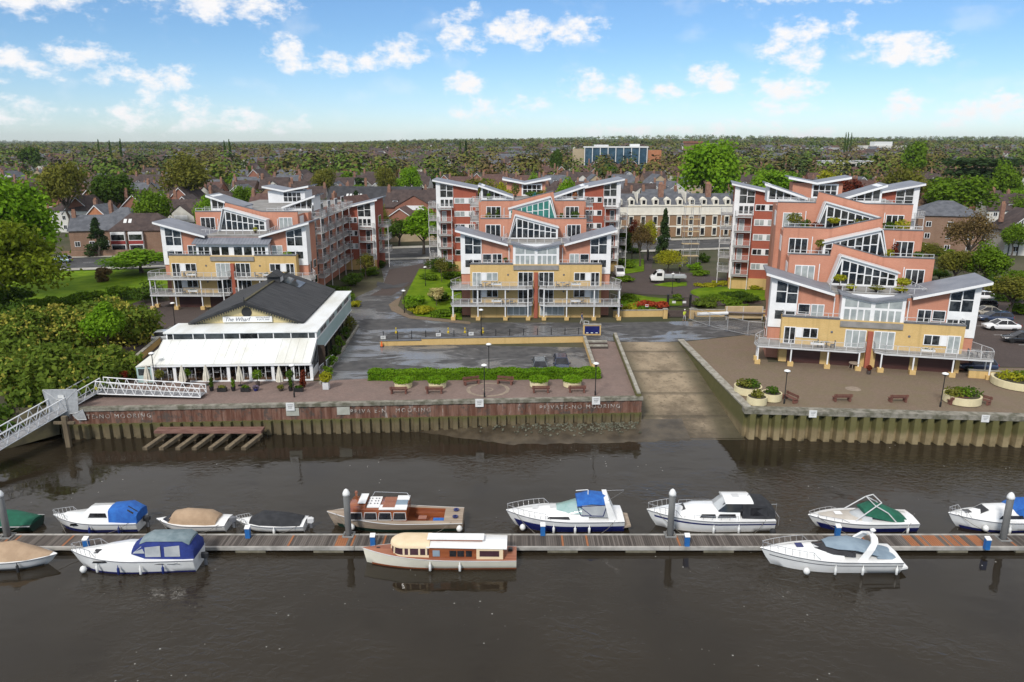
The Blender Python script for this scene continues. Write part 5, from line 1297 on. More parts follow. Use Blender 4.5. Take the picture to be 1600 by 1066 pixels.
# near side of the pontoon ------------------------------------------------
# 10 tan covered dinghy, left edge (stern to the right)
loc, rz, L = boat_at(-80, 90, 2.2, True, 0)
b = Boat('covered_speedboat', 'white boat under a tan cover at the left edge in front of the pontoon', (loc[0]-L, loc[1], 0), 0, L, 2.6, .72, .8, M_gel, boot=M_blackc, fine=2.6, transom=.7, sy=.88)
b.loft('cover', [(.3,[(.9,.72),(.6,1.0),(0,1.1)]),(L*.4,[(1.28,.76),(.9,1.3),(.35,1.5),(0,1.55)]),(L*.62,[(1.22,.78),(.75,1.35),(.25,1.75),(0,1.8)]),(L*.78,[(1.0,.8),(.6,1.1),(.3,1.2),(0,1.22)]),(L*.95,[(.3,.82),(.2,.86),(.1,.88),(0,.88)])], M_tan)
b.fender(.72,-1,M_blackc)

# 11 white cruiser with navy canopy, front left
b.lines(PY0+.1)

loc, rz, L = boat_at(118, 312, 2.45, True, 2)
b = Boat('cabin_cruiser', 'white cabin cruiser with navy canopy and slate top, near side of the pontoon', loc, rz, L, 2.9, 1.05, 1.35, M_gel, stripe=(M_navyh,.0,.13), fine=2.4, sy=.86)
b.loft('coachroof', [(L*.36,[(1.15,1.08),(1.06,1.55),(.7,1.72),(0,1.78)]),(L*.56,[(1.1,1.14),(.98,1.66),(.6,1.82),(0,1.88)]),(L*.70,[(.9,1.2),(.72,1.58),(.4,1.66),(0,1.7)]),(L*.80,[(.65,1.27),(.5,1.42),(.3,1.48),(0,1.5)]),(L*.93,[(.2,1.33),(.15,1.38),(.1,1.4),(0,1.4)])], M_gel)
side_windows(b, [(L*.52,L*.64),(L*.66,L*.78)], .98, 1.12, 1.335, 1.345); b.poly_panel('front_window', [(L*.76,.72,1.42),(L*.80,.58,1.36),(L*.79,.3,1.55),(L*.73,.5,1.64)], M_smoke)
b.loft('canopy', [(-.02,[(1.16,1.05),(1.1,1.6),(.9,1.78),(0,1.86)]),(L*.08,[(1.2,1.05),(1.1,2.2),(.8,2.42),(0,2.5)]),(L*.36,[(1.16,1.08),(1.02,2.2),(.75,2.42),(0,2.52)]),(L*.48,[(1.1,1.5),(.95,1.7),(.6,1.86),(0,1.95)])], M_navy)
b.loft('canopy_top', [(L*.03,[(.98,2.06),(.7,2.22),(0,2.28)]),(L*.08,[(1.02,2.36),(.78,2.47),(0,2.55)]),(L*.36,[(.95,2.36),(.72,2.48),(0,2.57)]),(L*.42,[(.85,2.12),(.6,2.24),(0,2.32)])], M_slatec)
for xa, xb, za, zb in ((L*.10,L*.22,1.3,2.1),(L*.25,L*.37,1.3,2.1)): MB().ext([(xa,1.195,za),(xb,1.185,za),(xb,1.11,zb-.1),(xa,1.115,zb)],(0,.015,0)).build('canopy_window', M_plastic, b.t)
b.poly_panel('canopy_window', [(L*.012,1.05,1.62),(L*.068,1.05,2.12),(L*.068,.1,2.3),(L*.012,.1,1.72)], M_plastic); b.poly_panel('windscreen', [(L*.375,1.13,1.55),(L*.47,1.1,1.55),(L*.40,1.02,2.05)], M_plastic)
b.pulpit(.76,.5,5); b.outboard(.4)
MB().lathe([(.03,0),(.03,.01)],(0,0,0),4).build('anchor_roller', M_steel, b.t)
MB().xz([(L*.22,.80),(L*.30,.80),(L*.29,.87),(L*.23,.87)],1.402,1.412).build('hull_vent', M_smoke, b.t)
m = MB(); m.path([(L*.10,1.41,.80),(L*.13,1.41,.86),(L*.16,1.41,.80),(L*.20,1.41,.82)],.02,4); m.build('hull_flourish', M_zincd, b.t)
b.fender(.88,1,M_buoy,True,.28); b.fender(.75,1,M_buoy); b.fender(.57,1,M_bfend); b.fender(.40,1,M_buoy); b.fender(.23,1,M_bfend)

# 12 cream launch
b.lines(PY0+.1)

loc, rz, L = boat_at(567, 807, 2.15, True, -1)
b = Boat('river_launch', 'cream river launch with long white roof, cream canvas bow hood and mahogany cabin', loc, rz, L, 2.7, .80, 1.15, M_cream2, fine=2.6, transom=.82, boot=M_mahog, deck=M_reddeck, rake=.15, sy=.80)
M_hood = M_cocream
b.loft('cabin_side', [(L*.08,[(1.08,.82),(1.02,1.62),(.9,1.66),(0,1.68)]),(L*.57,[(1.12,.86),(1.06,1.68),(.9,1.72),(0,1.74)])], M_mahog)
rows = []
for i in range(13):
    a_ = -math.pi/2+math.pi*i/12; rows.append((math.cos(a_), math.sin(a_)))
x0 = L*.72
def dpoly(k, r=1.12, ex=1.0): return [(L*.565, r)]+[(x0+c*ex*1.15*k, -s*r*k if False else -s*r) for c, s in rows]+[(L*.565,-r)]
def hood(z0, z1, r0, r1, name, mat, ex=1.0):
    A = [(L*.56,r0,z0)]+[(x0+c*ex, -s*r0, z0) for c, s in rows]+[(L*.56,-r0,z0)]
    B_ = [(L*.56,r1,z1)]+[(x0+c*ex*.93, -s*r1, z1) for c, s in rows]+[(L*.56,-r1,z1)]
    return MB().rings([A, B_], mi=0).build(name, mat, b.t)
hood(.86, 1.14, 1.14, 1.13, 'hood_lower', M_hood); hood(1.14, 1.66, 1.125, 1.08, 'hood_windows', pm('plum_vinyl',(0.05,0.022,0.03),(0.08,0.04,0.05),1.0,rough=.12)); 
for aa in (.57,.615,.68,.715):
    MB().ext([(L*aa,1.125,1.14),(L*aa+.13,1.125,1.14),(L*aa+.13,1.08,1.66),(L*aa,1.08,1.66)],(0,.03,0)).build('hood_post', M_hood, b.t)
for k_ in (3, 6, 9):
    c, s_ = rows[k_]; MB().tube((x0+c*1.01,-s_*1.13,1.12),(x0+c*.95,-s_*1.08,1.68),.07,6).build('hood_post', M_hood, b.t)
A = [[(L*.555,r_,z_)]+[(x0+c*e_, -s*r_, z_) for c, s in rows]+[(L*.555,-r_,z_)] for r_, z_, e_ in ((1.16,1.66,1.06),(1.14,1.82,1.02),(1.0,1.93,.88),(.6,1.99,.5))]
o = MB().rings(A).build('hood_top', M_hood, b.t); smooth_by_angle(o, 45)
b.loft('roof', [(L*.06,[(1.16,1.66),(1.14,1.72),(.6,1.82),(0,1.86)]),(L*.575,[(1.18,1.74),(1.16,1.80),(.6,1.92),(0,1.96)])], M_gel)
MB().box(L*.22,L*.57,-.42,.42,1.93,2.06).build('roof_skylight', M_mahog, b.t); MB().box(L*.21,L*.575,-.52,.52,2.06,2.12).build('skylight_lid', M_gel, b.t)
for xa, xb in ((L*.285,L*.325),(L*.335,L*.38),(L*.385,L*.43)): MB().box(xa,xb-.03,1.115,1.135,1.05,1.5).build('window', M_smoke, b.t)
MB().box(L*.49,L*.535,1.118,1.14,1.05,1.52).build('curtained_window', M_greyc, b.t)
MB().ext([(L*.085,1.095,.86),(L*.255,1.11,.86),(L*.255,1.06,1.66),(L*.085,1.04,1.66)],(0,.03,0)).build('canvas_panel', M_hood, b.t); MB().ext([(L*.11,1.122,1.08),(L*.235,1.13,1.08),(L*.235,1.10,1.5),(L*.11,1.09,1.5)],(0,.02,0)).build('window', pm('plum_vinyl',(0,0,0)), b.t)
b.fender(.55,1,M_buoy); b.fender(.36,1,M_buoy); MB().cbox((L*.9,0,1.14),(.25,.12,.12)).build('bollard', M_black, b.t); MB().cbox((L*.04,-.2,1.0),(.3,.3,.25)).build('stern_gear', M_black, b.t)

# 13 white sports cruiser with grey cover
b.lines(PY0+.1)

loc, rz, L = boat_at(1190, 1398, 2.7, True, -2)
b = Boat('sports_cruiser', 'white sports cruiser with radar arch and grey blue cover, near side of the pontoon', loc, rz, L, 2.9, 1.0, 1.25, M_gel, stripe=(M_zincd,.68,.74), fine=2.1, sy=.94)
b.loft('coachroof', [(L*.42,[(1.12,1.08),(.95,1.4),(.5,1.5),(0,1.52)]),(L*.60,[(.95,1.14),(.75,1.45),(.4,1.55),(0,1.58)]),(L*.78,[(.6,1.2),(.42,1.4),(.2,1.45),(0,1.46)]),(L*.95,[(.15,1.26),(.1,1.3),(.05,1.31),(0,1.31)])], M_gel)
b.loft('windscreen', [(L*.34,[(1.12,1.25),(.95,1.75),(.6,1.85),(0,1.9)]),(L*.50,[(1.02,1.38),(.75,1.62),(.4,1.75),(0,1.8)]),(L*.62,[(.5,1.48),(.4,1.55),(.2,1.58),(0,1.6)])], M_smoke)
b.loft('cover', [(L*.17,[(1.05,1.3),(.85,1.5),(.4,1.58),(0,1.6)]),(L*.34,[(1.06,1.72),(.85,1.88),(.4,1.96),(0,2.0)]),(L*.47,[(.92,1.72),(.7,1.84),(.35,1.92),(0,1.95)]),(L*.54,[(.5,1.70),(.35,1.75),(.2,1.77),(0,1.78)])], M_greyc)
b.loft('stern_cover', [(L*.03,[(.95,1.02),(.7,1.08),(.3,1.1),(0,1.1)]),(L*.18,[(1.1,1.15),(.9,1.3),(.4,1.35),(0,1.36)])], M_greyc)
m = MB()
for sd in (-1,1):
    rr = []
    for (xa, xb, z_, y_) in ((.26,.33,1.05,1.22),(.21,.27,1.8,1.1),(.18,.23,2.25,.85),(.17,.215,2.42,.45),(.17,.21,2.46,0)):
        rr.append([(L*xa,sd*y_,z_),(L*xb,sd*y_,z_),(L*xb,sd*(y_-.12 if y_ else 0),z_-.1),(L*xa,sd*(y_-.12 if y_ else 0),z_-.1)])
    m.rings(rr)
o = m.build('radar_arch', M_gel, b.t)
m = MB(); m.tube((L*.19,0,2.45),(L*.19,0,2.75),.03,6); m.lathe([(.18,0),(.2,.08),(.1,.18),(.01,.2)],(L*.19,0,2.72),10); m.build('radar_dome', M_gel, b.t)
MB().cbox((L*.72,0,1.52),(.5,.55,.05)).build('deck_hatch', M_navyh, b.t); MB().cbox((L*.60,.2,1.58),(.4,.4,.05)).build('deck_hatch', M_rail, b.t)
for t0, t1 in ((.62,.66),(.53,.57)): MB().box(L*t0,L*t1,1.33-(t0-.53)*1.2,1.36-(t0-.53)*1.2,.88,.95).build('porthole', M_smoke, b.t)
m = MB(); m.path([(L*.36,1.02,1.55),(L*.40,.99,1.70)],.02,4); m.build('wiper', M_black, b.t)
MB().xy([(-.5,-1.0),(.1,-1.2),(.1,1.2),(-.5,1.0)], .35, .48).build('bathing_platform', M_gel, b.t)
b.pulpit(.60,.5,8); b.fender(.70,1,M_buoy,True,.3); b.fender(.50,1,M_buoy); b.fender(.30,1,M_buoy); b.fender(.05,1,M_buoy)
b.lines(PY0+.1)

# ------------------------------------------------------------------ trees
M_bark = pm('bark', (0.055,0.043,0.032), (0.11,0.09,0.07), 2.0, rough=.95, bump=.6, stretch=(3,3,.6))
M_birch = pm('pale_bark', (0.30,0.27,0.22), (0.42,0.39,0.33), 2.0, rough=.95)
def crown_mesh(name, mat, seed, n, rx, ry, rz_, lobes, size, style='round', shell=.35):
    """leaf faces spread through a cluster of uneven lobes; origin at the crown's centre"""
    g = np.random.default_rng(seed); Cs = []; Us = []
    for i in range(lobes):
        if style == 'cone':
            t = (i+.5)/lobes; a = g.uniform(0, 6.28); rr = (1-t)*.62; c = np.array([rr*np.cos(a)*rx, rr*np.sin(a)*ry, (t*2-1)*rz_*.95]); rad = .18+.30*(1-t); lr = np.array([rx*rad, ry*rad, rz_*.16])
        elif style == 'column':
            t = (i+.5)/lobes; c = np.array([g.uniform(-.25,.25)*rx, g.uniform(-.25,.25)*ry, (t*2-1)*rz_*.9]); q = .75*np.sin(np.pi*min(.95, .12+t*.86))+.15; lr = np.array([rx*q, ry*q, rz_*.16])
        elif style == 'flat':
            t = i/lobes; a = g.uniform(0, 6.28); rr = g.uniform(.2,.75); z = (int(t*4)/3*2-1)*rz_*.8; f = 1-.35*int(t*4)/3; c = np.array([rr*np.cos(a)*rx*f, rr*np.sin(a)*ry*f, z]); lr = np.array([rx*.38, ry*.38, rz_*.24])
        else:
            d = g.normal(0,1,3); d /= np.linalg.norm(d); d[2] = abs(d[2])*1.1-.35 if style == 'round' else d[2]
            rr = g.uniform(.35,.74); c = d*rr*np.array([rx,ry,rz_]); q = g.uniform(.24,.42); lr = np.array([rx*q, ry*q, rz_*q*.9])
        m = max(8, int(n/lobes)); U = g.normal(0,1,(m,3)); U[:,2] += .25; U /= np.linalg.norm(U,axis=1)[:,None]
        r = (shell+(1-shell)*g.random(m)**.6)[:,None]*(1+g.normal(0,.10,(m,1)))
        Cs.append(c+U*r*lr); Us.append(U)
    C = np.vstack(Cs); U = np.vstack(Us)
    return quads_mesh(name, leaf_quads(C, U, size, g), mat)
def trunk_mesh(seed, h, r, spread, zc, bark, limbs=7):
    """trunk up to the crown, limbs reaching into it"""
    rng = random.Random(seed); mb = MB(); pts = [(0,0,-.3)]
    for i in range(1,5): pts.append((rng.uniform(-.12,.12)*i*r*2, rng.uniform(-.12,.12)*i*r*2, zc*i/4))
    for i in range(4): mb.tube(pts[i], pts[i+1], r*(1-.16*i), 7, r*(1-.16*(i+1)))
    for i in range(limbs):
        b = Vector(pts[3]).lerp(Vector(pts[4]), rng.random()); a = rng.uniform(0,6.28); e = b+Vector((math.cos(a)*spread*rng.uniform(.35,.75), math.sin(a)*spread*rng.uniform(.35,.75), (h-zc)*rng.uniform(.35,.8)))
        m = b.lerp(e,.5)+Vector((0,0,.2*spread*.3)); mb.tube(b, m, r*.45, 5, r*.28); mb.tube(m, e, r*.28, 5, r*.08)
        for k in range(2): f = e+Vector((rng.uniform(-1,1),rng.uniform(-1,1),rng.uniform(.2,1)))*spread*.25; mb.tube(m, f, r*.15, 4, r*.04)
    return mb.mesh('trunk', bark)
TK = {}
# unit trees: total height 10, crown half width about 3.6 (scaled per tree)
def kind(key, mat, n, rx, rz_, zc, size, style='round', lobes=22, bark=None, shell=.35, variants=2, r=.28):
    L_ = []
    for v in range(variants):
        L_.append((trunk_mesh(v*7+len(TK), 9.0, r, rx*.9, max(1.0, zc-rz_*.45), bark or M_bark), crown_mesh('crown', mat, v*13+len(TK)*31+1, n, rx, rx, rz_, lobes, size, style, shell), zc))
    TK[key] = L_
def make_kinds():
    for suf, f in (('', 1.0), ('_far', .3)):
        sz = 1.0 if not suf else 1.75
        kind('bright'+suf, M_leafb, int(6200*f), 4.0, 4.7, 5.2, .21*sz, lobes=30)
        kind('mid'+suf, M_leafm, int(5800*f), 3.9, 4.6, 5.3, .21*sz, lobes=26)
        kind('olive'+suf, M_leafo, int(5200*f), 3.9, 4.4, 5.5, .17*sz, lobes=34, shell=.2)
        kind('yellow'+suf, M_leafy, int(4800*f), 3.8, 4.4, 5.3, .19*sz, lobes=26)
        kind('dark'+suf, M_leafd, int(5400*f), 4.0, 4.6, 5.1, .21*sz, lobes=24)
        kind('maroon'+suf, M_leafr, int(4600*f), 3.9, 4.4, 5.3, .20*sz, lobes=24)
        kind('twiggy'+suf, M_leafbr, int(3800*f), 3.8, 4.2, 5.6, .13*sz, lobes=34, shell=.1, bark=M_bark)
        kind('cedar'+suf, M_leafbl, int(4200*f), 4.2, 3.6, 6.0, .20*sz, 'flat', 40)
        kind('conifer'+suf, M_leafbl, int(3600*f), 2.2, 4.8, 5.0, .19*sz, 'cone', 26)
        kind('poplar'+suf, M_leafd, int(2800*f), 1.1, 4.8, 5.1, .18*sz, 'column', 14)
make_kinds()
TREE_WORDS = dict(bright='bright green leafy tree', mid='green leafy tree', olive='thin olive tree just coming into leaf', yellow='yellow green tree', dark='dark evergreen tree', maroon='maroon leaved tree', twiggy='bare brown twiggy tree', cedar='spreading dark cedar', conifer='pointed blue green conifer', poplar='tall narrow poplar')
trng = random.Random(21)
def tree(key, x, y, z, h, w, label, group=None, far=False):
    tm, cm, zc = trng.choice(TK[key+('_far' if far else '')])
    t = thing(('conifer_tree' if key in ('conifer','cedar') else 'tree'), label, 'tree', (x,y,z), trng.uniform(0,6.28), group)
    base = {'poplar':2.4,'conifer':4.6}.get(key.replace('_far',''), 8.0)
    t.scale = (w/base, w/base, h/10.0)
    link('trunk', tm, t); c = link('crown', cm, t); c.location = (0,0,zc); return t
def ptree(px_, D, top, wpx, key, label, z=None, group=None):
    """tree whose crown tops out on survey row top, at distance D"""
    d = (math.cos(PITCH)+(533-top)/FPX*math.sin(PITCH)); e = (-math.sin(PITCH)+(533-top)/FPX*math.cos(PITCH)); zt = CAM_H+D*e/d
    x = D*(px_-800)/FPX/d; z = (ZQ-.05 if D < GEND else terrain_h(x, D)-.1) if z is None else z
    h = max(3.0, (zt-z)*1.10); w = wpx*1.12*D/d/FPX
    return tree(key, x, D, z, h, w, label, group, far=D > 330)
# named trees of the middle distance: column, distance, row of the top, width, kind, label
for a in [
 (92,215,240,80,'olive','thin olive tree rising behind the big left tree'),(170,235,258,72,'dark','broad dark evergreen left of the orange brick house'),(233,200,290,64,'mid','round olive green tree behind the house with red bays'),
 (285,262,237,95,'olive','wide olive tree beyond the brown roofed houses on the left'),(322,195,304,44,'bright','bright green tree just left of the leftmost block'),(216,150,388,100,'bright','fresh green maple on the lawn left of the leftmost block'),
 (148,172,346,42,'conifer','dark conifer in front of the brown brick house on the left'),(380,250,286,44,'mid','small tree behind the leftmost block with pale top'),(430,330,292,55,'dark','dark rounded tree left of the black gabled barn'),
 (505,300,256,46,'olive','olive tree above the black gabled barn'),(545,270,290,46,'yellow','yellow green bush tree right of the barn'),(600,290,252,40,'olive','olive tree among the roofs between the left blocks'),
 (640,320,258,40,'bright','green tree among grey roofs behind the red brick house'),(588,186,345,36,'yellow','yellow green tree beside the rear wing of the leftmost block'),(660,176,322,78,'bright','bright green tree over the road wall left of the middle block'),
 (622,190,338,56,'dark','dark ivy covered tree by the road wall'),(590,200,318,44,'olive','grey green tree in front of the black roof'),(740,205,268,88,'olive','wide yellowish tree behind the middle block'),(785,215,276,44,'yellow','golden bush tree behind the middle block roof'),
 (833,250,269,36,'bright','small bright tree peeping over the middle penthouse'),(887,235,275,40,'bright','bright green tree right of the middle penthouse'),(912,250,280,36,'olive','olive tree beside the terrace chimneys'),
 (1113,240,214,112,'bright','huge bright green tree behind the white terrace'),(1219,255,262,92,'bright','broad green tree behind the rear tower of the right block'),(1190,265,262,40,'bright','narrower green tree touching the huge one'),
 (1325,262,272,62,'maroon','maroon copper beech behind the right block'),(1300,300,262,60,'yellow','yellow green tree left of the maroon beech'),(1420,240,256,92,'olive','wide olive tree right of the maroon beech'),
 (1505,225,268,110,'mid','large spring green tree beyond the hipped brown brick block'),(1530,290,252,150,'cedar','wide dark cedar on the right behind the spring green tree'),(1434,420,216,44,'mid','round green tree standing above the right horizon roofs'),
 (1575,262,250,56,'mid','green tree at the right edge beyond the cedar'),(1525,150,326,86,'twiggy','bare brown tree right of the right block'),(1590,172,345,40,'mid','green shrub tree before the half timbered house'),
 (1500,132,384,60,'olive','thin olive tree beside the right car park'),(1548,128,378,70,'mid','green bush tree behind the parked cars'),(1588,112,428,80,'olive','pale barked olive tree at the right car park edge'),(1455,165,378,46,'olive','light green tree beside the right block flank'),
 (1470,140,420,40,'dark','dark shrub tree by the right block corner'),(1590,300,290,70,'bright','light green tree above the right edge roofs'),
 (1040,165,334,30,'conifer','dark conifer in the garden of the white terrace'),(1014,170,338,34,'yellow','yellow green garden tree in front of the white terrace'),(990,168,340,26,'maroon','reddish garden tree at the left of the white terrace'),
 (1003,158,345,44,'twiggy','bare young tree by the gate between the blocks'),(975,160,350,30,'dark','dark shrub tree beside the middle block rear balconies'),
 (153,700,222,4.2,'poplar','leftmost of three slim poplars on the left horizon'),(171,700,223,4.2,'poplar','middle one of three slim poplars on the left horizon'),(187,700,221,4.6,'poplar','right one of three slim poplars on the left horizon'),
 (350,700,223,4.4,'poplar','left one of a pair of poplars on the horizon left of centre'),(358,700,222,4.4,'poplar','right one of a pair of poplars on the horizon left of centre'),(719,800,221,3.6,'poplar','lone slim poplar on the horizon left of centre'),
 (728,700,224,12,'conifer','dark pine beside the lone poplar on the horizon'),(1322,900,211,3,'poplar','left one of three slim poplars on the right ridge'),(1326,900,210,3,'poplar','middle one of three slim poplars on the right ridge'),(1331,900,211,3,'poplar','right one of three slim poplars on the right ridge'),
 (45,600,224,34,'dark','dark rounded tree on the left horizon'),(870,520,226,20,'dark','dark tree left of the blue office block'),
]: ptree(*a)

# ------------------------------------------------------------------ the big trees and bushes on the left bank
def bigtree(x, y, h, rx, ry, mat, n, lobes, size, seed, label, zc=None, rz_=None, r=.5, bark=None, name='tree'):
    rz_ = rz_ or h*.47; zc = zc or h-rz_*.97
    t = thing(name, label, 'tree', (x, y, ZQ-.05))
    link('trunk', trunk_mesh(seed, h*.9, r, rx*.8, zc-rz_*.4, bark or M_bark, 10), t)
    c = link('crown', crown_mesh('crown', mat, seed, n, rx, ry, rz_, lobes, size, 'round', .45), t); c.location = (0,0,zc); return t
def bush(x, y, w, h, mat, n, size, seed, label, d=None, name='bush', group=None, z=None, lobes=16, stem=True):
    t = thing(name, label, 'bush', (x, y, ZQ-.05 if z is None else z), 0, group)
    c = link('foliage', crown_mesh('foliage', mat, seed, n, w/2, (d or w)/2, h*.55, lobes, size, 'blob', .4), t); c.location = (0,0,h*.48)
    if stem: MB().tube((0,0,-.2),(0,0,h*.5),.05+h*.02,5).build('stem', M_bark, t)
    return t
M_leafm2 = leafm('olive_green_leaf',(0.050,0.080,0.008),(0.125,0.155,0.018))
p = at(30, 470, ZQ); bigtree(p.x-4, p.y+2, 25, 11.5, 9, M_leafb, 26000, 70, .37, 101, 'very tall bright green tree at the left edge of the picture')
p = at(18, 505, ZQ); bigtree(p.x-3, p.y+1, 17, 11, 9, M_leafm2, 24000, 64, .31, 102, 'lower olive green tree at the left edge in front of the very tall one')
M_laurel = leafm('laurel_leaf', (0.038,0.070,0.014), (0.105,0.145,0.032)); M_bloss = leafm('laurel_blossom', (0.14,0.15,0.035), (0.30,0.27,0.09))
def laurel(px_, py_, w, d, h, seed, label, bl=.4, n=8000):
    p = at(px_, py_, ZQ); t = thing('laurel_bush', label, 'bush', (p.x, p.y, ZQ-.1), 0, 'laurel bushes on the river bank')
    g = link('foliage', crown_mesh('foliage', M_laurel, seed, n, w/2*1.12, d/2*1.12, h*.72, 40, .27, 'blob', .5), t); g.location = (0,0,h*.30)
    MB().tube((0,0,-.2),(0,0,h*.5),.18,6).build('stem', M_bark, t)
    if bl: k = link('blossom', crown_mesh('blossom', M_bloss, seed, int(n*bl), w/2*1.14, d/2*1.14, h*.74, 40, .20, 'blob', .9), t); k.location = (0,0,h*.30)
for a in [(55,555,11,9,6.2,201,'flowering laurel at the far left below the olive tree'),(120,545,12,9,6.6,202,'flowering laurel left of centre on the bank'),(180,535,11,9,6.2,203,'flowering laurel next to the garage forecourt'),(215,530,7,7,4.8,204,'small laurel nearest the restaurant wall',.2,4200),
          (20,600,10,9,5.4,205,'dark laurel at the left edge above the gangway',.05),(80,615,11,9,5.6,206,'rounded laurel directly behind the security gate',.12),(130,610,7,8,4.6,207,'laurel between the gate and the green maple',.1,5200),(20,560,11,10,6.5,208,'dark laurel filling the left edge under the olive tree',.2),(160,590,8,7,4.2,209,'low laurel at the foot of the small vivid maple',.1,5200)]: laurel(*a)
p = at(172, 560, ZQ); bigtree(p.x, p.y, 8.2, 3.0, 2.8, M_leafb, 4200, 20, .2, 111, 'small vivid green maple among the laurels on the bank', r=.16)
p = at(120, 490, ZQ); bush(p.x, p.y+3, 9, 3.2, M_leafm, 2600, .22, 121, 'low green bush on the lawn edge behind the laurels')
for i, (px_, py_, w, h, m_) in enumerate([(225,470,9,3.4,M_leafd),(190,468,6,2.6,M_leafm),(160,440,4,3,M_leafbr)]): p = at(px_, py_, ZQ); bush(p.x, p.y, w, h, m_, 1800, .2, 130+i, ['dark bush left of the leftmost block balcony','green bush under the fresh green maple','bare twiggy shrub on the left lawn'][i])
for i, (px_, py_, w, h, lab) in enumerate([(15,478,9,4,'dark bush under the big trees at the left edge'),(62,492,8,3,'low bush on the lawn below the olive tree'),(5,520,9,5,'dark bush behind the far left laurels')]): p = at(px_, py_, ZQ); bush(p.x, p.y, w, h, M_leafd if i != 1 else M_leafm, 2400, .24, 151+i, lab)
# ivy hanging over the bank
bush(-55, 69.5, 20, 3.0, M_leafd, 4200, .25, 141, 'dark ivy trailing over the bank left of the gangway pile', d=6, z=.6)
bush(-75, 70.5, 20, 3.4, M_leafd, 3200, .28, 142, 'dark ivy trailing over the bank at the far left', d=7, z=.6)

# ------------------------------------------------------------------ shrubs round the flats
def shrub_px(px_, py_, wpx, h, mat, seed, label, dpx=None, n=None, size=.15, name='bush'):
    p = at(px_, py_, ZQ); sc = (p-Vector((0,0,CAM_H))).length/FPX; w = wpx*sc
    return bush(p.x, p.y, w, h, mat, n or int(min(3600, 260*w+300)), size, seed, label, d=(dpx*sc if dpx else w*.8), name=name)
for i, a in enumerate([
 (522,462,60,2.2,M_leafd,'dark bushes below the brick flank of the leftmost block'),(552,446,46,2.4,M_leafd,'rounded dark bush beside the leftmost block balconies'),(540,470,44,2.0,M_leafm,'mid green bush at the driveway by the restaurant roof'),
 (548,478,40,1.1,M_leafy,'low yellow green edging bush at the driveway'),(576,430,42,1.9,M_leafm,'green bush under the small tree by the rear wing'),(590,418,30,1.6,M_leafd,'dark bush at the bend of the driveway'),
 (690,425,60,3.0,M_leafd,'large dark bush left of the middle block'),(706,436,40,1.6,M_leafm,'green bush close to the middle block flank'),(670,437,44,1.4,M_leafm,'low green bush on the lawn left of the middle block'),(712,456,34,2.4,M_leafd,'dark bush against the middle block balconies'),
 (648,476,44,1.7,M_leafb,'bright green bush by the drive lamp'),(690,470,44,1.8,M_leafd,'dark green bush behind the blossoming shrub'),(645,484,40,1.3,M_leafm,'green bush at the front corner of the left garden'),
 (660,489,56,1.2,M_leafy,'yellow green bush along the front of the left garden'),(692,494,50,1.2,M_leafm,'low green bush in front of the blossoming shrub'),(712,489,30,1.3,M_leafd,'dark bush near the first balcony column'),
 (975,440,34,1.3,M_leafm,'low green hedge bush right of the middle block'),(985,470,40,1.2,M_leafm,'green hedge bush on the right garden lawn'),(968,482,34,1.4,M_leafb,'bright green bush at the end of the middle block'),(985,488,30,1.3,M_leafy,'yellow green bush above the low yellow wall'),
 (1058,470,20,1.2,M_leafm,'green bush beside the garden gate'),(1100,478,60,1.3,M_laurel,'clipped hedge right of the garden gate'),(1150,480,50,1.3,M_leafm,'clipped hedge above the builders boarding'),(1165,472,50,1.5,M_leafd,'dark bush in front of the round lawn'),
 (978,418,40,1.8,M_leafm,'bush at the left of the garden drive'),(990,395,30,2.0,M_leafd,'dark bush behind the white van'),(1085,422,30,1.7,M_leafb,'bright bush left of the rear tower of the right block'),(1092,430,36,1.2,M_leafm,'low clipped bush at the foot of the rear tower'),(1100,410,26,2.4,M_leafd,'dark bush between the gate and the rear tower'),
 (1103,448,40,.8,M_leafy,'yellow flowering edge left of the round lawn'),(1180,452,40,.9,M_leafy,'yellow flowering edge right of the round lawn'),(1130,444,44,.7,M_leafy,'yellow flowering edge behind the round lawn'),(1150,462,60,.6,M_leafd,'low dark box bush in the middle of the round lawn'),
 (1120,468,60,.7,M_leafm,'low box edging in front of the round lawn'),
 (1570,470,60,1.6,M_leafd,'dark hedge behind the white hatchback'),(1595,490,40,1.8,M_leafm,'green hedge at the right car park edge'),(1545,445,60,2.2,M_leafd,'dark bush behind the row of parked cars'),(1500,420,60,2.4,M_leafd,'dark bush at the far end of the car park'),(1440,395,50,2.8,M_leafd,'dark bush behind the right block'),
 (1590,440,50,2.4,M_leafm,'green bush at the far right of the car park'),(1470,400,40,2.2,M_leafm,'green bush beside the right block rear'),
]): shrub_px(*a[:5], 300+i*3, a[5])
shrub_px(1022,482,56,1.5,M_leafred,421,'red leaved photinia bush above the low yellow wall',name='photinia_bush')
shrub_px(1010,488,40,1.1,M_leafm,424,'green bush in front of the red photinia'); 
p = at(682,478,ZQ); bigtree(p.x, p.y, 3.6, 2.0, 1.8, M_leafp, 1500, 14, .13, 431, 'small pale blossoming shrub in the garden left of the middle block', r=.08)
p = at(572,436,ZQ); bigtree(p.x, p.y, 6.0, 2.2, 2.0, M_leafo, 1100, 18, .14, 432, 'thin small tree in front of the leftmost block rear wing', r=.12)
p = at(1050,432,ZQ); bigtree(p.x, p.y+4, 5.5, 4.0, 3.2, M_leafy, 2600, 24, .14, 433, 'rounded olive yellow tree behind the white truck', r=.14)
p = at(690,440,ZQ); bigtree(p.x, p.y, 5.4, 2.0, 1.8, M_leafo, 900, 16, .13, 434, 'thin young tree beside the drive lamp left of the middle block', r=.08)

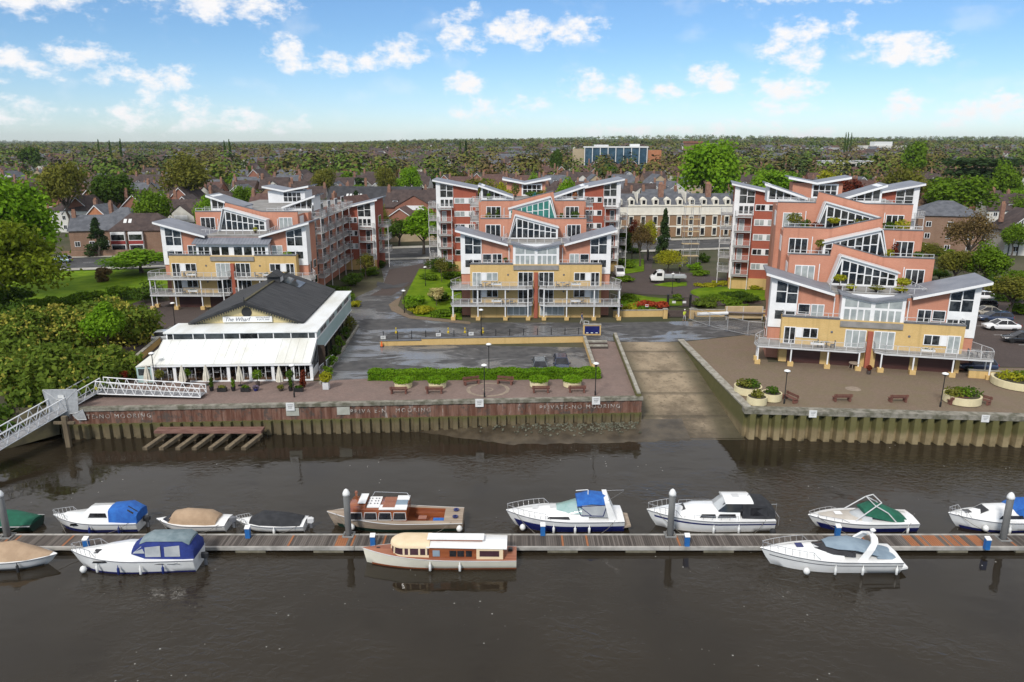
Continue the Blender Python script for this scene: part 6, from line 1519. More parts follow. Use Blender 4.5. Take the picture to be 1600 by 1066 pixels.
# ------------------------------------------------------------------ houses
RF = dict(brown=pm('brown_roof_tiles',(0.046,0.032,0.030),(0.080,0.056,0.050),.8,rough=.95,bump=.4,bscale=7), red=pm('red_roof_tiles',(0.080,0.043,0.036),(0.118,0.067,0.055),.8,rough=.95,bump=.4,bscale=7),
          slate=pm('slate_roof',(0.070,0.074,0.086),(0.115,0.12,0.135),.7,rough=.8,bump=.3,bscale=7), black=pm('black_roof',(0.024,0.024,0.027),(0.045,0.045,0.05),.7,rough=.85,bump=.3,bscale=7))
WL = dict(brick=brickmat('brown_house_brick',(0.22,0.125,0.080),(0.30,0.18,0.12),(0.24,0.19,0.15)), red=brickmat('red_house_brick',(0.26,0.10,0.065),(0.31,0.13,0.09),(0.30,0.18,0.13)), white=pm('white_render',(0.62,0.60,0.55),(0.54,0.52,0.47),.6,rough=.9),
          buff=brickmat('buff_house_brick',(0.40,0.31,0.19),(0.46,0.37,0.24),(0.4,0.34,0.26)), orange=brickmat('orange_house_brick',(0.42,0.15,0.065),(0.48,0.19,0.09),(0.42,0.25,0.16)))
M_chim = pm('chimney_brick',(0.20,0.10,0.07),(0.28,0.16,0.11),2.0,rough=.95); M_pot = pm('chimney_pot',(0.40,0.20,0.12),None)
def house(name, label, loc, rz, w, d, h, rh, roof, wall, form='gable', win=True, dormers=0, chim=1, cross=0, group=None, cols=3, skylights=0):
    t = thing(name, label, 'house', loc, rz, group); A, B = w/2, d/2
    if form == 'gable':
        MB().yz([(-B,-.5),(B,-.5),(B,h),(0,h+rh),(-B,h)], -A, A).build('wall', WL[wall], t)
        mb = MB()
        for s in (-1,1): mb.ext([(-A-.25,0,h+rh+.12),(A+.25,0,h+rh+.12),(A+.25,s*(B+.4),h-.28),(-A-.25,s*(B+.4),h-.28)], (0,0,.14))
        r = mb.build('roof', RF[roof], t)
    elif form == 'front':      # gable facing the viewer
        MB().xz([(-A,-.5),(A,-.5),(A,h),(0,h+rh),(-A,h)], -B, B).build('wall', WL[wall], t)
        mb = MB()
        for s in (-1,1): mb.ext([(0,-B-.3,h+rh+.12),(0,B+.3,h+rh+.12),(s*(A+.4),B+.3,h-.28),(s*(A+.4),-B-.3,h-.28)], (0,0,.14))
        r = mb.build('roof', RF[roof], t)
        m = MB(); [m.xz([(0,h+rh+.1),(s*(A+.42),h-.3),(s*(A+.42),h-.5),(0,h+rh-.15)], -B-.36, -B-.3) for s in (-1,1)]; m.build('bargeboard', M_frame, t)
    else:                      # hipped
        MB().box(-A, A, -B, B, -.5, h).build('wall', WL[wall], t)
        e = .4; k = max(.3, A-B*.9); mb = MB(); P_ = [(-A-e,-B-e,h),(A+e,-B-e,h),(A+e,B+e,h),(-A-e,B+e,h),(-k,0,h+rh),(k,0,h+rh)]
        b0 = len(mb.v); mb.v += P_
        for f in ((0,1,5,4),(1,2,5),(2,3,4,5),(3,0,4),(3,2,1,0)): mb.f.append(tuple(b0+i for i in f)); mb.m.append(0)
        r = mb.build('roof', RF[roof], t)
    for i in range(chim):
        x = (-A+.6) if i == 0 else (A-.6); c = MB().box(x-.45, x+.45, -.9 if form != 'front' else .5, -.05 if form != 'front' else 1.3, h+rh*.3, h+rh+1.3).build('chimney', M_chim, r)
        m = MB(); [m.lathe([(.14,0),(.11,.5)], (x-.2+.4*j, -.5 if form != 'front' else .9, h+rh+1.3), 6) for j in range(2)]; m.build('chimney_pots', M_pot, c)
    for i in range(cross):     # front gables
        x = (-A+w*(i+.5)/cross); q = w/cross*.32
        g = MB().xz([(x-q,h-1.5),(x+q,h-1.5),(x+q,h+.1),(x,h+rh*.72),(x-q,h+.1)], -B-.5, 0).build('front_gable', WL[wall] if wall != 'brick' else WL['white'], t)
        mb = MB()
        for s in (-1,1): mb.ext([(x,-B-.75,h+rh*.72+.1),(x,-B*.1,h+rh*.72+.1),(x+s*(q+.3),-B*.1,h-.12),(x+s*(q+.3),-B-.75,h-.12)], (0,0,.12))
        mb.build('roof', RF[roof], g); MB().box(x-q*.5,x+q*.5,-B-.56,-B-.503,h-.9,h+.4).build('window', M_frame, g)
    for i in range(dormers):
        x = -A+w*(i+.5)/dormers; dm = MB().box(x-.75,x+.75,-B*.75,-.1,h+.25,h+1.75).build('dormer', M_frame, r)
        MB().box(x-.55,x+.55,-B*.75-.02,-B*.75-.003,h+.55,h+1.55).build('pane', M_glass, dm); MB().box(x-.9,x+.9,-B*.75-.15,-.1,h+1.755,h+1.9).build('dormer_roof', RF[roof], dm)
    for i in range(skylights):
        x = -A*.6+i*1.1; y = -B*.5; z = h+rh*.5+.22; sl = rh/B
        MB().ext([(x,y-.45,z-.45*sl),(x+.7,y-.45,z-.45*sl),(x+.7,y+.45,z+.45*sl),(x,y+.45,z+.45*sl)],(0,0,.06)).build('skylight', M_sign, r)
    if win:
        fl = max(1, int(h/2.7))
        for f in range(fl):
            for c in range(cols):
                x = -A+w*(c+.5)/cols; fo = MB().box(x-.62,x+.62,-B-.06,-B-.004,f*2.75+.9,f*2.75+2.2).build('window', M_frame, t)
                MB().box(x-.52,x-.04,-B-.085,-B-.062,f*2.75+1.0,f*2.75+2.1).box(x+.04,x+.52,-B-.085,-B-.062,f*2.75+1.0,f*2.75+2.1).build('pane', M_glass, fo)
    return t
def hp(px_, D): x = D*(px_-800)/FPX/(math.cos(PITCH)+(533-300)/FPX*math.sin(PITCH)); return (x, D, ZQ-.05 if D < GEND else terrain_h(x, D)-.3)
house('house', 'white rendered house with brown hipped roof behind the big left tree', hp(124,225), R(-12), 13, 11, 6.4, 4.2, 'brown', 'white', 'hip', chim=0, cols=4)
house('house', 'small orange brick house with gable left of the round olive tree', hp(158,212), R(-8), 7, 7, 5.6, 3.2, 'slate', 'orange', 'front', cols=2)
house('house', 'orange brick house with slate hipped roof and two white windows', hp(192,206), R(-8), 9, 8, 5.6, 3.0, 'slate', 'orange', 'hip', chim=2, cols=2)
h_ = house('house', 'brown roofed semi detached house with red panelled bays on the left road', hp(221,182), R(8), 14, 8.5, 5.4, 3.8, 'brown', 'brick', 'hip', chim=0, cols=2, skylights=2, win=False)
for x in (-5,-1.0,): 
    b_ = MB().box(x-1.6,x+1.6,-5.1,-4.26,.4,5.2).build('bay', M_frame, h_); MB().box(x-1.65,x+1.65,-5.16,-5.105,2.35,3.15).build('red_panel', pm('red_hung_tiles',(0.26,0.03,0.03),(0.3,0.05,0.04),2.0), b_)
    for z in (.8,3.3): MB().box(x-1.45,x+1.45,-5.13,-5.105,z,z+1.3).build('pane', M_glass, b_)
house('house', 'brown brick house with grey roof beside the dark conifer on the left', hp(152,188), R(14), 13, 9, 5.0, 3.0, 'slate', 'brick', 'gable', chim=1, cols=4)
house('house', 'white walled house with brown roof above the house with red bays', hp(292,215), R(-4), 12, 9, 5.6, 4.2, 'brown', 'white', 'gable', cols=3, cross=1)
house('house', 'long brown tiled house behind the leftmost block penthouse', hp(440,215), R(-10), 18, 10, 6.2, 5.2, 'red', 'brick', 'gable', chim=2, cols=5, dormers=2)
house('house', 'steep red roofed house with orange brick gable beside the leftmost block', hp(545,186), R(62), 13, 9, 7.6, 5.2, 'red', 'orange', 'gable', chim=1, cols=3)
house('house', 'black gabled barn style house with pale front', hp(492,300), R(12), 9, 14, 5.2, 5.0, 'black', 'white', 'front', chim=0, cols=2)
house('house', 'wide black roofed building with a row of skylights', hp(588,245), R(-6), 30, 13, 6.5, 5.2, 'black', 'brick', 'gable', chim=0, cols=6, skylights=5)
house('house', 'red brick house with white dormers and a brick front gable left of the middle block', hp(652,226), R(-4), 18, 10, 7.4, 4.4, 'brown', 'red', 'gable', cols=4, dormers=3, chim=1, cross=1)
house('house', 'low red tiled wing in front of the red brick house with dormers', hp(628,212), R(-4), 11, 8, 4.4, 3.6, 'red', 'red', 'front', chim=0, cols=2)
house('house', 'brown brick block with slate hipped roof right of the right block', hp(1480,182), R(-14), 14, 12, 9.0, 3.2, 'slate', 'brick', 'hip', chim=0, cols=3)
tb = house('house', 'half timbered white gabled house at the right edge', hp(1606,178), R(-10), 10, 9, 6.0, 4.4, 'brown', 'white', 'front', chim=1, cols=2)
for x in (-4,-2,0,2,4): MB().box(x-.12,x+.12,-4.58,-4.503,0,6.0+(4.2-abs(x)*.85 if abs(x)<4.5 else 0)).build('timber', M_black, tb)
for z in (2.8,5.9): MB().box(-4.9,4.9,-4.585,-4.504,z,z+.22).build('timber', M_black, tb)
house('house', 'dark roofed house with dormer above the half timbered house', hp(1575,235), R(-8), 14, 9, 5.6, 4.4, 'brown', 'white', 'gable', cols=3, dormers=1)

# the white and brick Victorian terrace: eight bays, dormers, chimneys
M_stucco = pm('white_stucco', (0.74,0.70,0.60), (0.66,0.62,0.53), .6, rough=.85)
M_terr = brickmat('terrace_brick',(0.26,0.150,0.082),(0.32,0.19,0.105),(0.28,0.21,0.14))
def terrace():
    D = 214.0; x0 = hp(955, D)[0]; x1 = hp(1142, D)[0]; n = 5; w = (x1-x0)/n
    for i in range(n):
        x = x0+w*(i+.5); y = D-5+(x-40)*.06
        lab = ['white and brick terrace house nearest the middle block','second terrace house from the middle block','centre house of the white and brick terrace','terrace house next to the scaffolding','last terrace house, half hidden behind the rear tower'][i]
        t = thing('terrace_house', lab, 'house', (x, y, ZQ), R(3.5), 'white and brick terrace houses on the road')
        MB().box(-w/2,w/2,0,9,-.3,6.2).build('wall', M_terr, t); MB().box(-w/2+.003,w/2-.003,-.10,-.003,2.75,3.1).build('stucco_base', M_stucco, t)
        MB().box(-w/2+.003,w/2-.003,-.12,9,6.2,8.9).build('stucco_attic', M_stucco, t)
        MB().box(-w/2,w/2,-.35,-.13,8.5,8.9).build('cornice', M_stucco, t); MB().box(-w/2,w/2,-.25,-.125,6.1,6.35).build('cornice', M_stucco, t)
        r = MB().yz([(-.1,8.9),(9,8.9),(9,9.4),(5,11.7)], -w/2, w/2).build('roof', RF['slate'], t)
        MB().box(-w/2-.12,-w/2+.12,.6,7,9.2,12.2).build('party_wall', M_stucco, r) if i % 2 else None
        if i % 2 == 0: c = MB().box(-w/2-.2,-w/2+1.2,3.2,4.4,10.5,14.4).build('chimney', M_chim, r); m = MB(); [m.lathe([(.16,0),(.12,.6)], (-w/2+.1+.32*j, 3.8, 14.4), 6) for j in range(3)]; m.build('chimney_pots', M_pot, c)
        dw = w/2
        for s in (-.25,.25):
            q = s*w; dm = MB().xz([(q-.8,8.9),(q+.8,8.9),(q+.8,10.3),(q,11.0),(q-.8,10.3)], -.05, 2.2).build('dormer', M_stucco, r); MB().box(q-.42,q+.42,-.08,-.053,9.1,10.2).build('window', M_glass, dm)
            for k, (za, zb) in enumerate(((3.5,5.6),(.5,2.4))):
                fo = MB().box(q-.72,q+.72,-.22 if k else -.10,-.103 if k else -.004,za-.3,zb+.35).build('window_surround', M_stucco, t)
                MB().box(q-.5,q+.5,-.25 if k else -.13,-.223 if k else -.103,za,zb).build('pane', M_glass, fo)
terrace()
# landmarks on the skyline
t = thing('office_block', 'long blue glass office block with white frames on the skyline', 'office block', hp(960,640)[:2]+(hp(960,640)[2]+8,), R(-4))
MB().box(-26,26,0,14,-6,13).build('wall', pm('blue_glass_wall',(0.022,0.055,0.085),(0.05,0.10,0.15),.25,rough=.2), t); MB().box(-27,27,-.8,15,13,14).build('roof', M_sign, t)
for i in range(9): MB().box(-26.3+i*6.5,-25.7+i*6.5,-.7,-.003,-6,13).build('white_fin', M_sign, t)
MB().box(-18,-6,3,10,14,15.4).build('roof_plant', M_rail, t); MB().box(12,20,3,10,14,16).build('roof_plant', M_sign, t); MB().box(-36,-26.1,2,12,-6,12).build('side_wing', WL['buff'], t); MB().box(26.1,38,1,12,-6,11).build('side_wing', WL['orange'], t)
t = thing('brick_tower', 'square brown brick tower left of the huge green tree', 'tower', hp(1078,470)[:2]+(ZQ,), R(20)); MB().box(-4,4,-4,4,-2,25).build('wall', WL['brick'], t); MB().box(-4.3,4.3,-4.3,4.3,25,26.2).build('parapet', WL['red'], t); MB().box(-1,1,-4.2,-4.003,19,23).build('window', M_glass, t)
t = thing('office_block', 'long low white block among far houses right of centre', 'office block', hp(1320,560)[:2]+(hp(1320,560)[2],), R(-3)); MB().box(-19,19,0,10,-2,12).build('wall', WL['white'], t); MB().box(-19.4,19.4,-.4,10.4,12,12.6).build('roof', M_rail, t)
for i in range(12): MB().box(-18.5+i*3.1,-16.2+i*3.1,-.12,-.003,7.5,10.5).build('window', M_glass, t)
t = thing('warehouse', 'pale low buildings on the right ridge', 'building', hp(1265,1150)[:2]+(terrain_h(440,1150),), 0); MB().box(-55,55,0,20,-3,9).build('wall', WL['white'], t); MB().box(-56,56,-1,21,9,10).build('roof', M_rail, t)
t = thing('warehouse', 'pale buildings on the far right ridge beside the poplars', 'building', hp(1368,1200)[:2]+(terrain_h(560,1200),), 0); MB().box(-28,40,0,20,-3,13).build('wall', WL['white'], t); MB().box(-10,18,2,18,13,19).build('upper_floor', M_sign, t)

# ordinary streets behind: prototypes copied house by house
protos = []
for i, (nm, w, d, h, rh, rf, wl, fm, dr, cr, ch) in enumerate([
    ('brown roofed brick house',11,8.5,5.6,4.0,'brown','brick','gable',0,1,1),('brown roofed white house with front gable',10,8.5,5.6,4.2,'brown','white','gable',0,1,1),('red roofed brick house',12,8.5,5.6,4.2,'red','red','gable',1,0,2),
    ('slate roofed buff brick house',12,9,5.8,3.6,'slate','buff','gable',1,0,2),('brown hipped roof house',11,9.5,5.6,3.8,'brown','brick','hip',0,0,1),('slate roofed white house',10,8.5,5.6,3.8,'slate','white','front',0,0,1),
    ('red brick house with gable to the street',9,10,5.6,4.4,'brown','red','front',0,0,1),('dark roofed row house with dormers',14,9,6.2,4.2,'brown','white','gable',3,0,2)]):
    full = house('house', nm, (0,-3000-40*i,0), 0, w, d, h, rh, rf, wl, fm, True, dr, ch, cr, cols=3)
    lite = house('house', nm, (0,-3000-40*i,0), 0, w, d, h, rh, rf, wl, fm, False, 0, ch, cr, cols=3)
    protos.append((nm, full, lite))
hr = random.Random(77); nh = 0; taken = []
def clear(px_, D): 
    if 955 < px_ < 1150 and D < 240: return False
    return True
rowsD = [236,262,288,312,340,372,405,445,490,540,600,670]
for ri, D in enumerate(rowsD):
    half = D*.74; step = (14.5,13.5,13,14,15,17,19,22,25,28,32,38)[ri]; x = -half+hr.uniform(0,8); style = hr.randrange(8); run = 0
    while x < half:
        if run <= 0: style = hr.randrange(8); run = hr.randint(2,5)
        run -= 1
        px_ = 800+x*FPX/(D*1.02)
        dens = .60 if D < 300 else .78
        if hr.random() < dens and clear(px_, D) and nh < 285 and not (1040 < px_ < 1180 and D < 262):
            nm, full, lite = protos[style]; y = D+hr.uniform(-4,4)+.06*x; z = (ZQ-.05 if y < GEND+6 else terrain_h(x, y)-.35)
            where = 'left of the flats' if px_ < 560 else 'behind the middle flats' if px_ < 1000 else 'behind the right flats'
            row = 'nearer' if D < 330 else 'farther'
            c = dup(full if D < 380 else lite, (x, y, z), R(hr.uniform(-14,14)+(90 if hr.random()<.12 else 0)), f'{nm} in the {row} streets {where}', f'{nm} in the {row} streets {where}'); nh += 1
            s_ = hr.uniform(.92,1.12); c.scale = (s_,)*3
        x += step*hr.uniform(.8,1.2)
for nm, full, lite in protos:
    for r_ in (full, lite):
        for ch in list(r_.children_recursive): bpy.data.objects.remove(ch)
        bpy.data.objects.remove(r_)
# far houses too small to count: one mesh
mb = MB(); hr = random.Random(5)
def simple_house(x, y, z, w, d, h, rh, a, wi, ri):
    st = len(mb.v); mb.yz([(-d/2,-1),(d/2,-1),(d/2,h),(0,h+rh),(-d/2,h)], -w/2, w/2, wi)
    for s in (-1,1): mb.ext([(-w/2-.3,0,h+rh+.2),(w/2+.3,0,h+rh+.2),(w/2+.3,s*(d/2+.5),h-.3),(-w/2-.3,s*(d/2+.5),h-.3)],(0,0,.2),ri)
    mb.box(-w/2+.3,-w/2+1.3,-.6,.4,h+rh*.5,h+rh+1.3,1); mb.xf(Matrix.Translation((x,y,z)) @ Matrix.Rotation(a,4,'Z'), st)
for i in range(1700):
    y = 660*math.exp(hr.random()*1.05); x = hr.uniform(-.74,.74)*y
    simple_house(x, y, terrain_h(x,y)-.4, hr.uniform(10,20), 9, hr.uniform(5.5,8.5), hr.uniform(3.4,5.0), hr.choice((0,.2,-.25,1.4))+hr.uniform(-.1,.1), hr.choice((0,0,0,1,1,2)), hr.choice((3,3,3,4,5,5)))
o = mb.build('distant_houses', [WL['white'], WL['brick'], WL['red'], RF['brown'], RF['red'], RF['slate']]); stuff(o, 'distant suburban houses with brown roofs merging into one mass', 'houses')

# street trees among the houses (each its own) and the far woods (one mass)
tr_ = random.Random(31); keys = ['olive']*5+['mid']*4+['twiggy']*4+['dark']*2+['bright']*2+['yellow']*1+['cedar']+['conifer']
def side(px_): return 'left of the flats' if px_ < 560 else 'behind the middle flats' if px_ < 1000 else 'behind the right flats'
for i in range(232):
    D = 215*math.exp(tr_.random()*1.10); px_ = tr_.uniform(-40,1640); x, y, z = hp(px_, D)
    if 945 < px_ < 1150 and D < 245: continue
    k_ = tr_.choice(keys); h = tr_.uniform(6.5,13.0)*(1.1 if D > 350 else .95); w = h*tr_.uniform(.8,1.1)*(.55 if k_ == 'conifer' else 1)
    lab = f'{TREE_WORDS[k_]} among the {"nearer" if D < 330 else "farther"} houses {side(px_)}'
    tree(k_, x, y, z, h, w, lab, lab, far=D > 300)
def wood(name, n, y0, y1, hlo, hhi, seed, mats, label, fill=.74, sz=.22, per=70, pw=1.0):
    g = np.random.default_rng(seed)
    for mi, (m_, share) in enumerate(mats):
        k_ = int(n*share); y = y0*np.exp(g.random(k_)**pw*np.log(y1/y0)); x = g.uniform(-fill, fill, k_)*y; Cs = []; Us = []; Ss = []
        for a, b in zip(x, y):
            h = g.uniform(hlo, hhi); w = h*g.uniform(.36,.5); z = terrain_h(a, b); U = g.normal(0,1,(per,3)); U[:,2] = np.abs(U[:,2])*1.1-.35; U /= np.linalg.norm(U,axis=1)[:,None]
            R_ = np.array([w,w,h*.5])*(.7+.35*g.random((per,1))); Cs.append(np.array([a,b,z+h*.48])+U*R_); Us.append(U+np.array([0,0,.7])); Ss.append(np.full(per, w*sz))
        C = np.vstack(Cs); V = leaf_quads(C, np.vstack(Us), np.concatenate(Ss), g, .35)
        stuff(link(name, quads_mesh(name, V, m_)), label+(' in '+m_.name.replace('_',' ')), 'woods')
M_fw1 = leafm('far_olive_foliage',(0.066,0.074,0.024),(0.115,0.12,0.042),0); M_fw2 = leafm('far_green_foliage',(0.042,0.072,0.017),(0.085,0.128,0.032),0); M_fw3 = leafm('far_dark_foliage',(0.020,0.034,0.017),(0.042,0.06,0.03),0); M_fw4 = leafm('far_brown_foliage',(0.060,0.048,0.030),(0.105,0.085,0.05),0)
wood('distant_trees', 1900, 400, 1900, 8, 21, 1, ((M_fw1,.36),(M_fw2,.26),(M_fw3,.14),(M_fw4,.24)), 'distant garden trees between the far houses', pw=.72, per=110, sz=.15)
wood('far_woods', 6200, 1350, 4600, 10, 19, 2, ((M_fw1,.34),(M_fw2,.32),(M_fw3,.22),(M_fw4,.12)), 'far woods along the horizon', per=26, sz=.28)
# a boundary wall and the fences by the road
def low_wall(name, pts, h, th, mat, label, cap=None, cat='wall'):
    a, b = Vector(pts[0]), Vector(pts[1]); d = b-a; t = thing(name, label, cat, (a.x, a.y, ZQ), math.atan2(d.y, d.x)); L = d.length
    MB().box(0, L, -th/2, th/2, -.1, h).build('wall_body', mat, t)
    if cap: MB().box(-.05, L+.05, -th/2-.05, th/2+.05, h, h+.09).build('coping', cap, t)
    return t
low_wall('boundary_wall', (at(588,396,ZQ).xy+Vector((0,21)), at(672,392,ZQ).xy+Vector((0,20))), 2.3, .3, WL['buff'], 'brown boundary wall across the road at the end of the driveway')
low_wall('boundary_wall', (at(90,404,ZQ).xy+Vector((0,2)), at(258,400,ZQ).xy+Vector((0,2))), 1.4, .3, WL['brick'], 'low brick boundary wall along the road on the left')
# ------------------------------------------------------------------ street furniture, planting tubs, vehicles, people
M_bench = pm('brown_bench_timber', (0.12,0.045,0.032), (0.17,0.07,0.05), 2.0, rough=.8)
M_tub = pm('cream_planter', (0.66,0.58,0.36), (0.60,0.52,0.32), 1.2, rough=.85)
M_lampg = pm('white_lamp_glass', (0.80,0.80,0.78), None, rough=.3)
M_hedge = leafm('clipped_hedge', (0.040,0.098,0.006), (0.115,0.205,0.018)); M_hedge2 = leafm('box_leaf', (0.055,0.125,0.007), (0.14,0.25,0.02))
def lamp_post(px_, py_, label, h=3.55):
    p = at(px_, py_, ZQ); t = thing('lamp_post', label, 'street lamp', (p.x, p.y, ZQ), 0, 'black lamp posts on the wharf')
    MB().lathe([(.09,0),(.09,.5),(.05,.6),(.045,h-.28)], (0,0,0), 8).build('post', M_black, t)
    MB().lathe([(.05,h-.28),(.16,h-.2),(.20,h-.13),(.18,h-.11)], (0,0,0), 12).build('lamp_holder', M_black, t)
    MB().lathe([(.18,h-.11),(.33,h-.06),(.30,h+.03),(.14,h+.1),(.02,h+.12)], (0,0,0), 14).build('lamp_shade', M_lampg, t, True)
for a in [(757,621,'lamp post on the promenade between the two angled benches'),(930,618,'lamp post on the promenade nearest the slipway'),(460,621,'lamp post beside the maroon bush before the restaurant'),(764,584,'lamp post rising out of the long hedge'),
          (1225,631,'lamp post on the right plaza beside the three cream planters'),(1469,636,'lamp post on the right plaza beside the single planter with benches'),(243,600,'lamp post at the left corner of the restaurant glass front'),(274,511,'lamp post behind the restaurant by the parked car'),
          (632,489,'lamp post in the bright bush beside the driveway'),(752,523,'lamp post behind the yellow wall railing'),(665,447,'lamp post on the lawn left of the middle block'),(1050,459,'lamp post in front of the white truck')]: lamp_post(*a)
def bench(px_, py_, rz, label):
    p = at(px_, py_, ZQ); t = thing('park_bench', label, 'bench', (p.x, p.y, ZQ+.03), rz, 'brown timber benches on the wharf')
    s = MB(); [s.box(-.95,.95,-.25+.17*i,-.11+.17*i,.42,.46) for i in range(3)]; s.build('seat', M_bench, t)
    s = MB(); [s.box(-.95,.95,.27,.31,.55+.15*i,.67+.15*i) for i in range(2)]; s.build('backrest', M_bench, t)
    for x in (-.75,.75):
        MB().box(x-.09,x+.09,-.25,.30,0,.42).build('leg', M_bench, t); MB().box(x-.04,x+.04,.31,.36,.3,.86).build('back_support', M_bench, t)
for a in [(623.5,615,R(180),'bench facing away left of centre, first from the left along the wall'),(679,614.5,R(180),'bench along the wall right under the second round tub'),(845,613.5,R(180),'bench along the wall below the third round tub'),(901.5,613,R(180),'bench along the wall nearest the slipway'),
          (737,601,R(20),'angled bench by the hedge left of the paving circle'),(789,600.5,R(-14),'angled bench by the hedge right of the paving circle'),(1234,627,R(-70),'bench turned sideways next to the plaza lamp post and tubs'),(1315,627,R(180),'plain bench on the right plaza wall edge, left of the pair'),
          (1402,628,R(180),'plain bench in the middle of the right plaza wall edge'),(1495,632,R(180),'bench close in front of the single plaza planter'),(1532,630,R(-60),'bench turned sideways right of the single plaza planter')]: bench(*a)
def tub(px_, py_, wpx, label, top='ring', seed=1, h=.62):
    p = at(px_, py_, ZQ); sc = ((p-Vector((0,0,CAM_H))).length)/FPX; r = wpx*sc/2
    t = thing('round_planter', label, 'planter', (p.x, p.y, ZQ+.03), 0, 'cream round planters')
    MB().lathe([(r*.94,0),(r,.05),(r,h),(r*.9,h),(r*.9,h-.1),(.02,h-.1)], (0,0,0), 28).build('tub', M_tub, t, False)
    MB().lathe([(.02,h-.1),(r*.88,h-.1),(r*.88,h-.06),(.02,h-.02)], (0,0,0), 20).build('soil', M_soil, t)
    g = np.random.default_rng(seed)
    if top == 'ring':
        n = 1500; a = g.uniform(0, 6.283, n); b_ = g.uniform(0, 6.283, n); rr = .34*g.random(n)**.4; U = np.stack([np.cos(a)*np.cos(b_), np.sin(a)*np.cos(b_), np.sin(b_)], 1)
        C = np.stack([np.cos(a)*r*.82, np.sin(a)*r*.82, np.full(n, h+.18)], 1)+U*rr[:,None]*np.array([1,1,.8])
        link('clipped_ring', quads_mesh('clipped_ring', leaf_quads(C, U, .07, g), M_hedge2), t)
        k = link('planting', quads_mesh('planting', leaf_cluster(120, r*.4, r*.4, .2, .09, seed+5), M_leafm), t); k.location = (0,0,h+.12)
    else:
        for j, (m_, n) in enumerate(top):
            k = link('planting', quads_mesh('planting', leaf_cluster(n, r*.62, r*.62, .5, .13, seed+j, .2), m_), t); k.location = ((j-len(top)/2+.5)*r*.5, 0, h+.25)
for i, a in enumerate([(630.4,605,27,'round cream tub with clipped ring hedge, first from the left'),(683.6,605,27,'round cream tub with clipped ring hedge, second from the left'),(841.8,603.5,28,'round cream tub with clipped ring hedge, third from the left'),(894,603.5,28,'round cream tub with clipped ring hedge, nearest the slipway')]): tub(*a, 'ring', 40+i)
for i, a in enumerate([(1168,614,40,'widest of the three cream planters by the slipway wall',[(M_leafo,260),(M_leafd,260)]),(1205,625,29,'cream planter with a small dark shrub right of its two neighbours',[(M_leafd,180)]),(1182,631,29,'lowest cream planter of the three with grey green leaves',[(M_leafo,200)]),
        (1502,628,46,'cream planter with mixed shrubs behind two plaza benches',[(M_leafo,260),(M_leafm,260),(M_leafd,160)]),(1590,602,62,'big cream planter with yellow green shrubs at the right edge',[(M_leafy,420),(M_leafm,300)])]): tub(*a[:4], a[4], 60+i, .8)
# long clipped hedge
pa, pb_ = at(574,597,ZQ), at(939,594,ZQ); d = pb_-pa; t = thing('hedge', 'long clipped bright green hedge between the car park and the promenade', 'hedge', (pa.x, pa.y+.3, ZQ), math.atan2(d.y,d.x))
g = np.random.default_rng(9); n = 17000; L = d.length; C = g.uniform(0,1,(n,3))*np.array([L,1.5,1.02]); ax = g.integers(0,5,n)
for k, (j, v) in enumerate(((2,1.02),(2,1.02),(1,0.0),(1,1.5),(1,0.0))): C[ax==k,j] = v-g.random((ax==k).sum())*.12*(1 if v>0 else -1)
C[:,2] += .06*np.sin(C[:,0]*1.3)+.05*np.sin(C[:,0]*3.1)*(C[:,2]>.8); C[:,1] += .06*np.sin(C[:,0]*2.1)
U = np.zeros((n,3)); U[np.arange(n), np.array([2,2,1,1,1])[ax]] = np.array([1,1,-1,1,-1])[ax]
link('foliage', quads_mesh('foliage', leaf_quads(C, U, .10, g), M_hedge), t); MB().box(.1,L-.1,.12,1.36,0,.88).build('inner_branches', M_leafd, t)

# yellow wall with post and chain railing, signs and lamps
wa, wb = at(594,540,ZQ), at(913,534,ZQ); dw = wb-wa; aw = math.atan2(dw.y, dw.x); Lw = dw.length
t = thing('boundary_wall', 'yellow brick wall with black railing above the sunken car park', 'wall', (wa.x, wa.y, ZQ), aw)
MB().box(0, Lw*.2, -.15, .15, -.1, .62).box(Lw*.2, Lw, -.15, .15, -.1, .85).build('wall_body', M_yellow, t)
MB().box(-.03, Lw*.2, -.22, .22, .622, .72).build('coping', M_zincd, t); MB().box(Lw*.2+.003, Lw+.03, -.22, .22, .852, .95).build('coping', M_zincd, t)
fr = thing('railing', 'low black post and chain railing with spikes along the yellow wall', 'railing', (wa.x, wa.y+1.0, ZQ), aw)
for i in range(15):
    x = .3+i*(Lw-1)/14; MB().lathe([(.06,0),(.05,1.5),(.09,1.52),(.02,1.72)], (x,0,0), 6).build('post', M_black, fr)
for i in range(14):
    x = .3+i*(Lw-1)/14; w_ = (Lw-1)/14; m = MB(); m.path([(x+w_*j/6, 0, 1.35-.22*math.sin(math.pi*j/6)) for j in range(7)], .022, 4); m.path([(x+w_*j/6, 0, .8-.12*math.sin(math.pi*j/6)) for j in range(7)], .018, 4); m.build('chain', M_black, fr)
M_yl = pm('yellow_lamp', (0.55,0.40,0.03), None, rough=.4)
for px_, lab in ((620,'yellow beacon on the railing at its left end'),(701,'yellow beacon left of the middle of the railing'),(727,'yellow beacon in the middle of the railing'),(755,'yellow beacon at the lamp post behind the railing')):
    p = at(px_, 531, ZQ); t = thing('warning_beacon', lab, 'beacon', (p.x, p.y-.3, ZQ+1.0)); MB().lathe([(.16,0),(.16,.25),(.05,.3),(.05,.6)], (0,0,0), 8).build('body', M_yl, t); MB().lathe([(.02,.58),(.1,.62),(.1,.72),(.02,.78)], (0,0,0), 8).build('lens', M_yl, t)
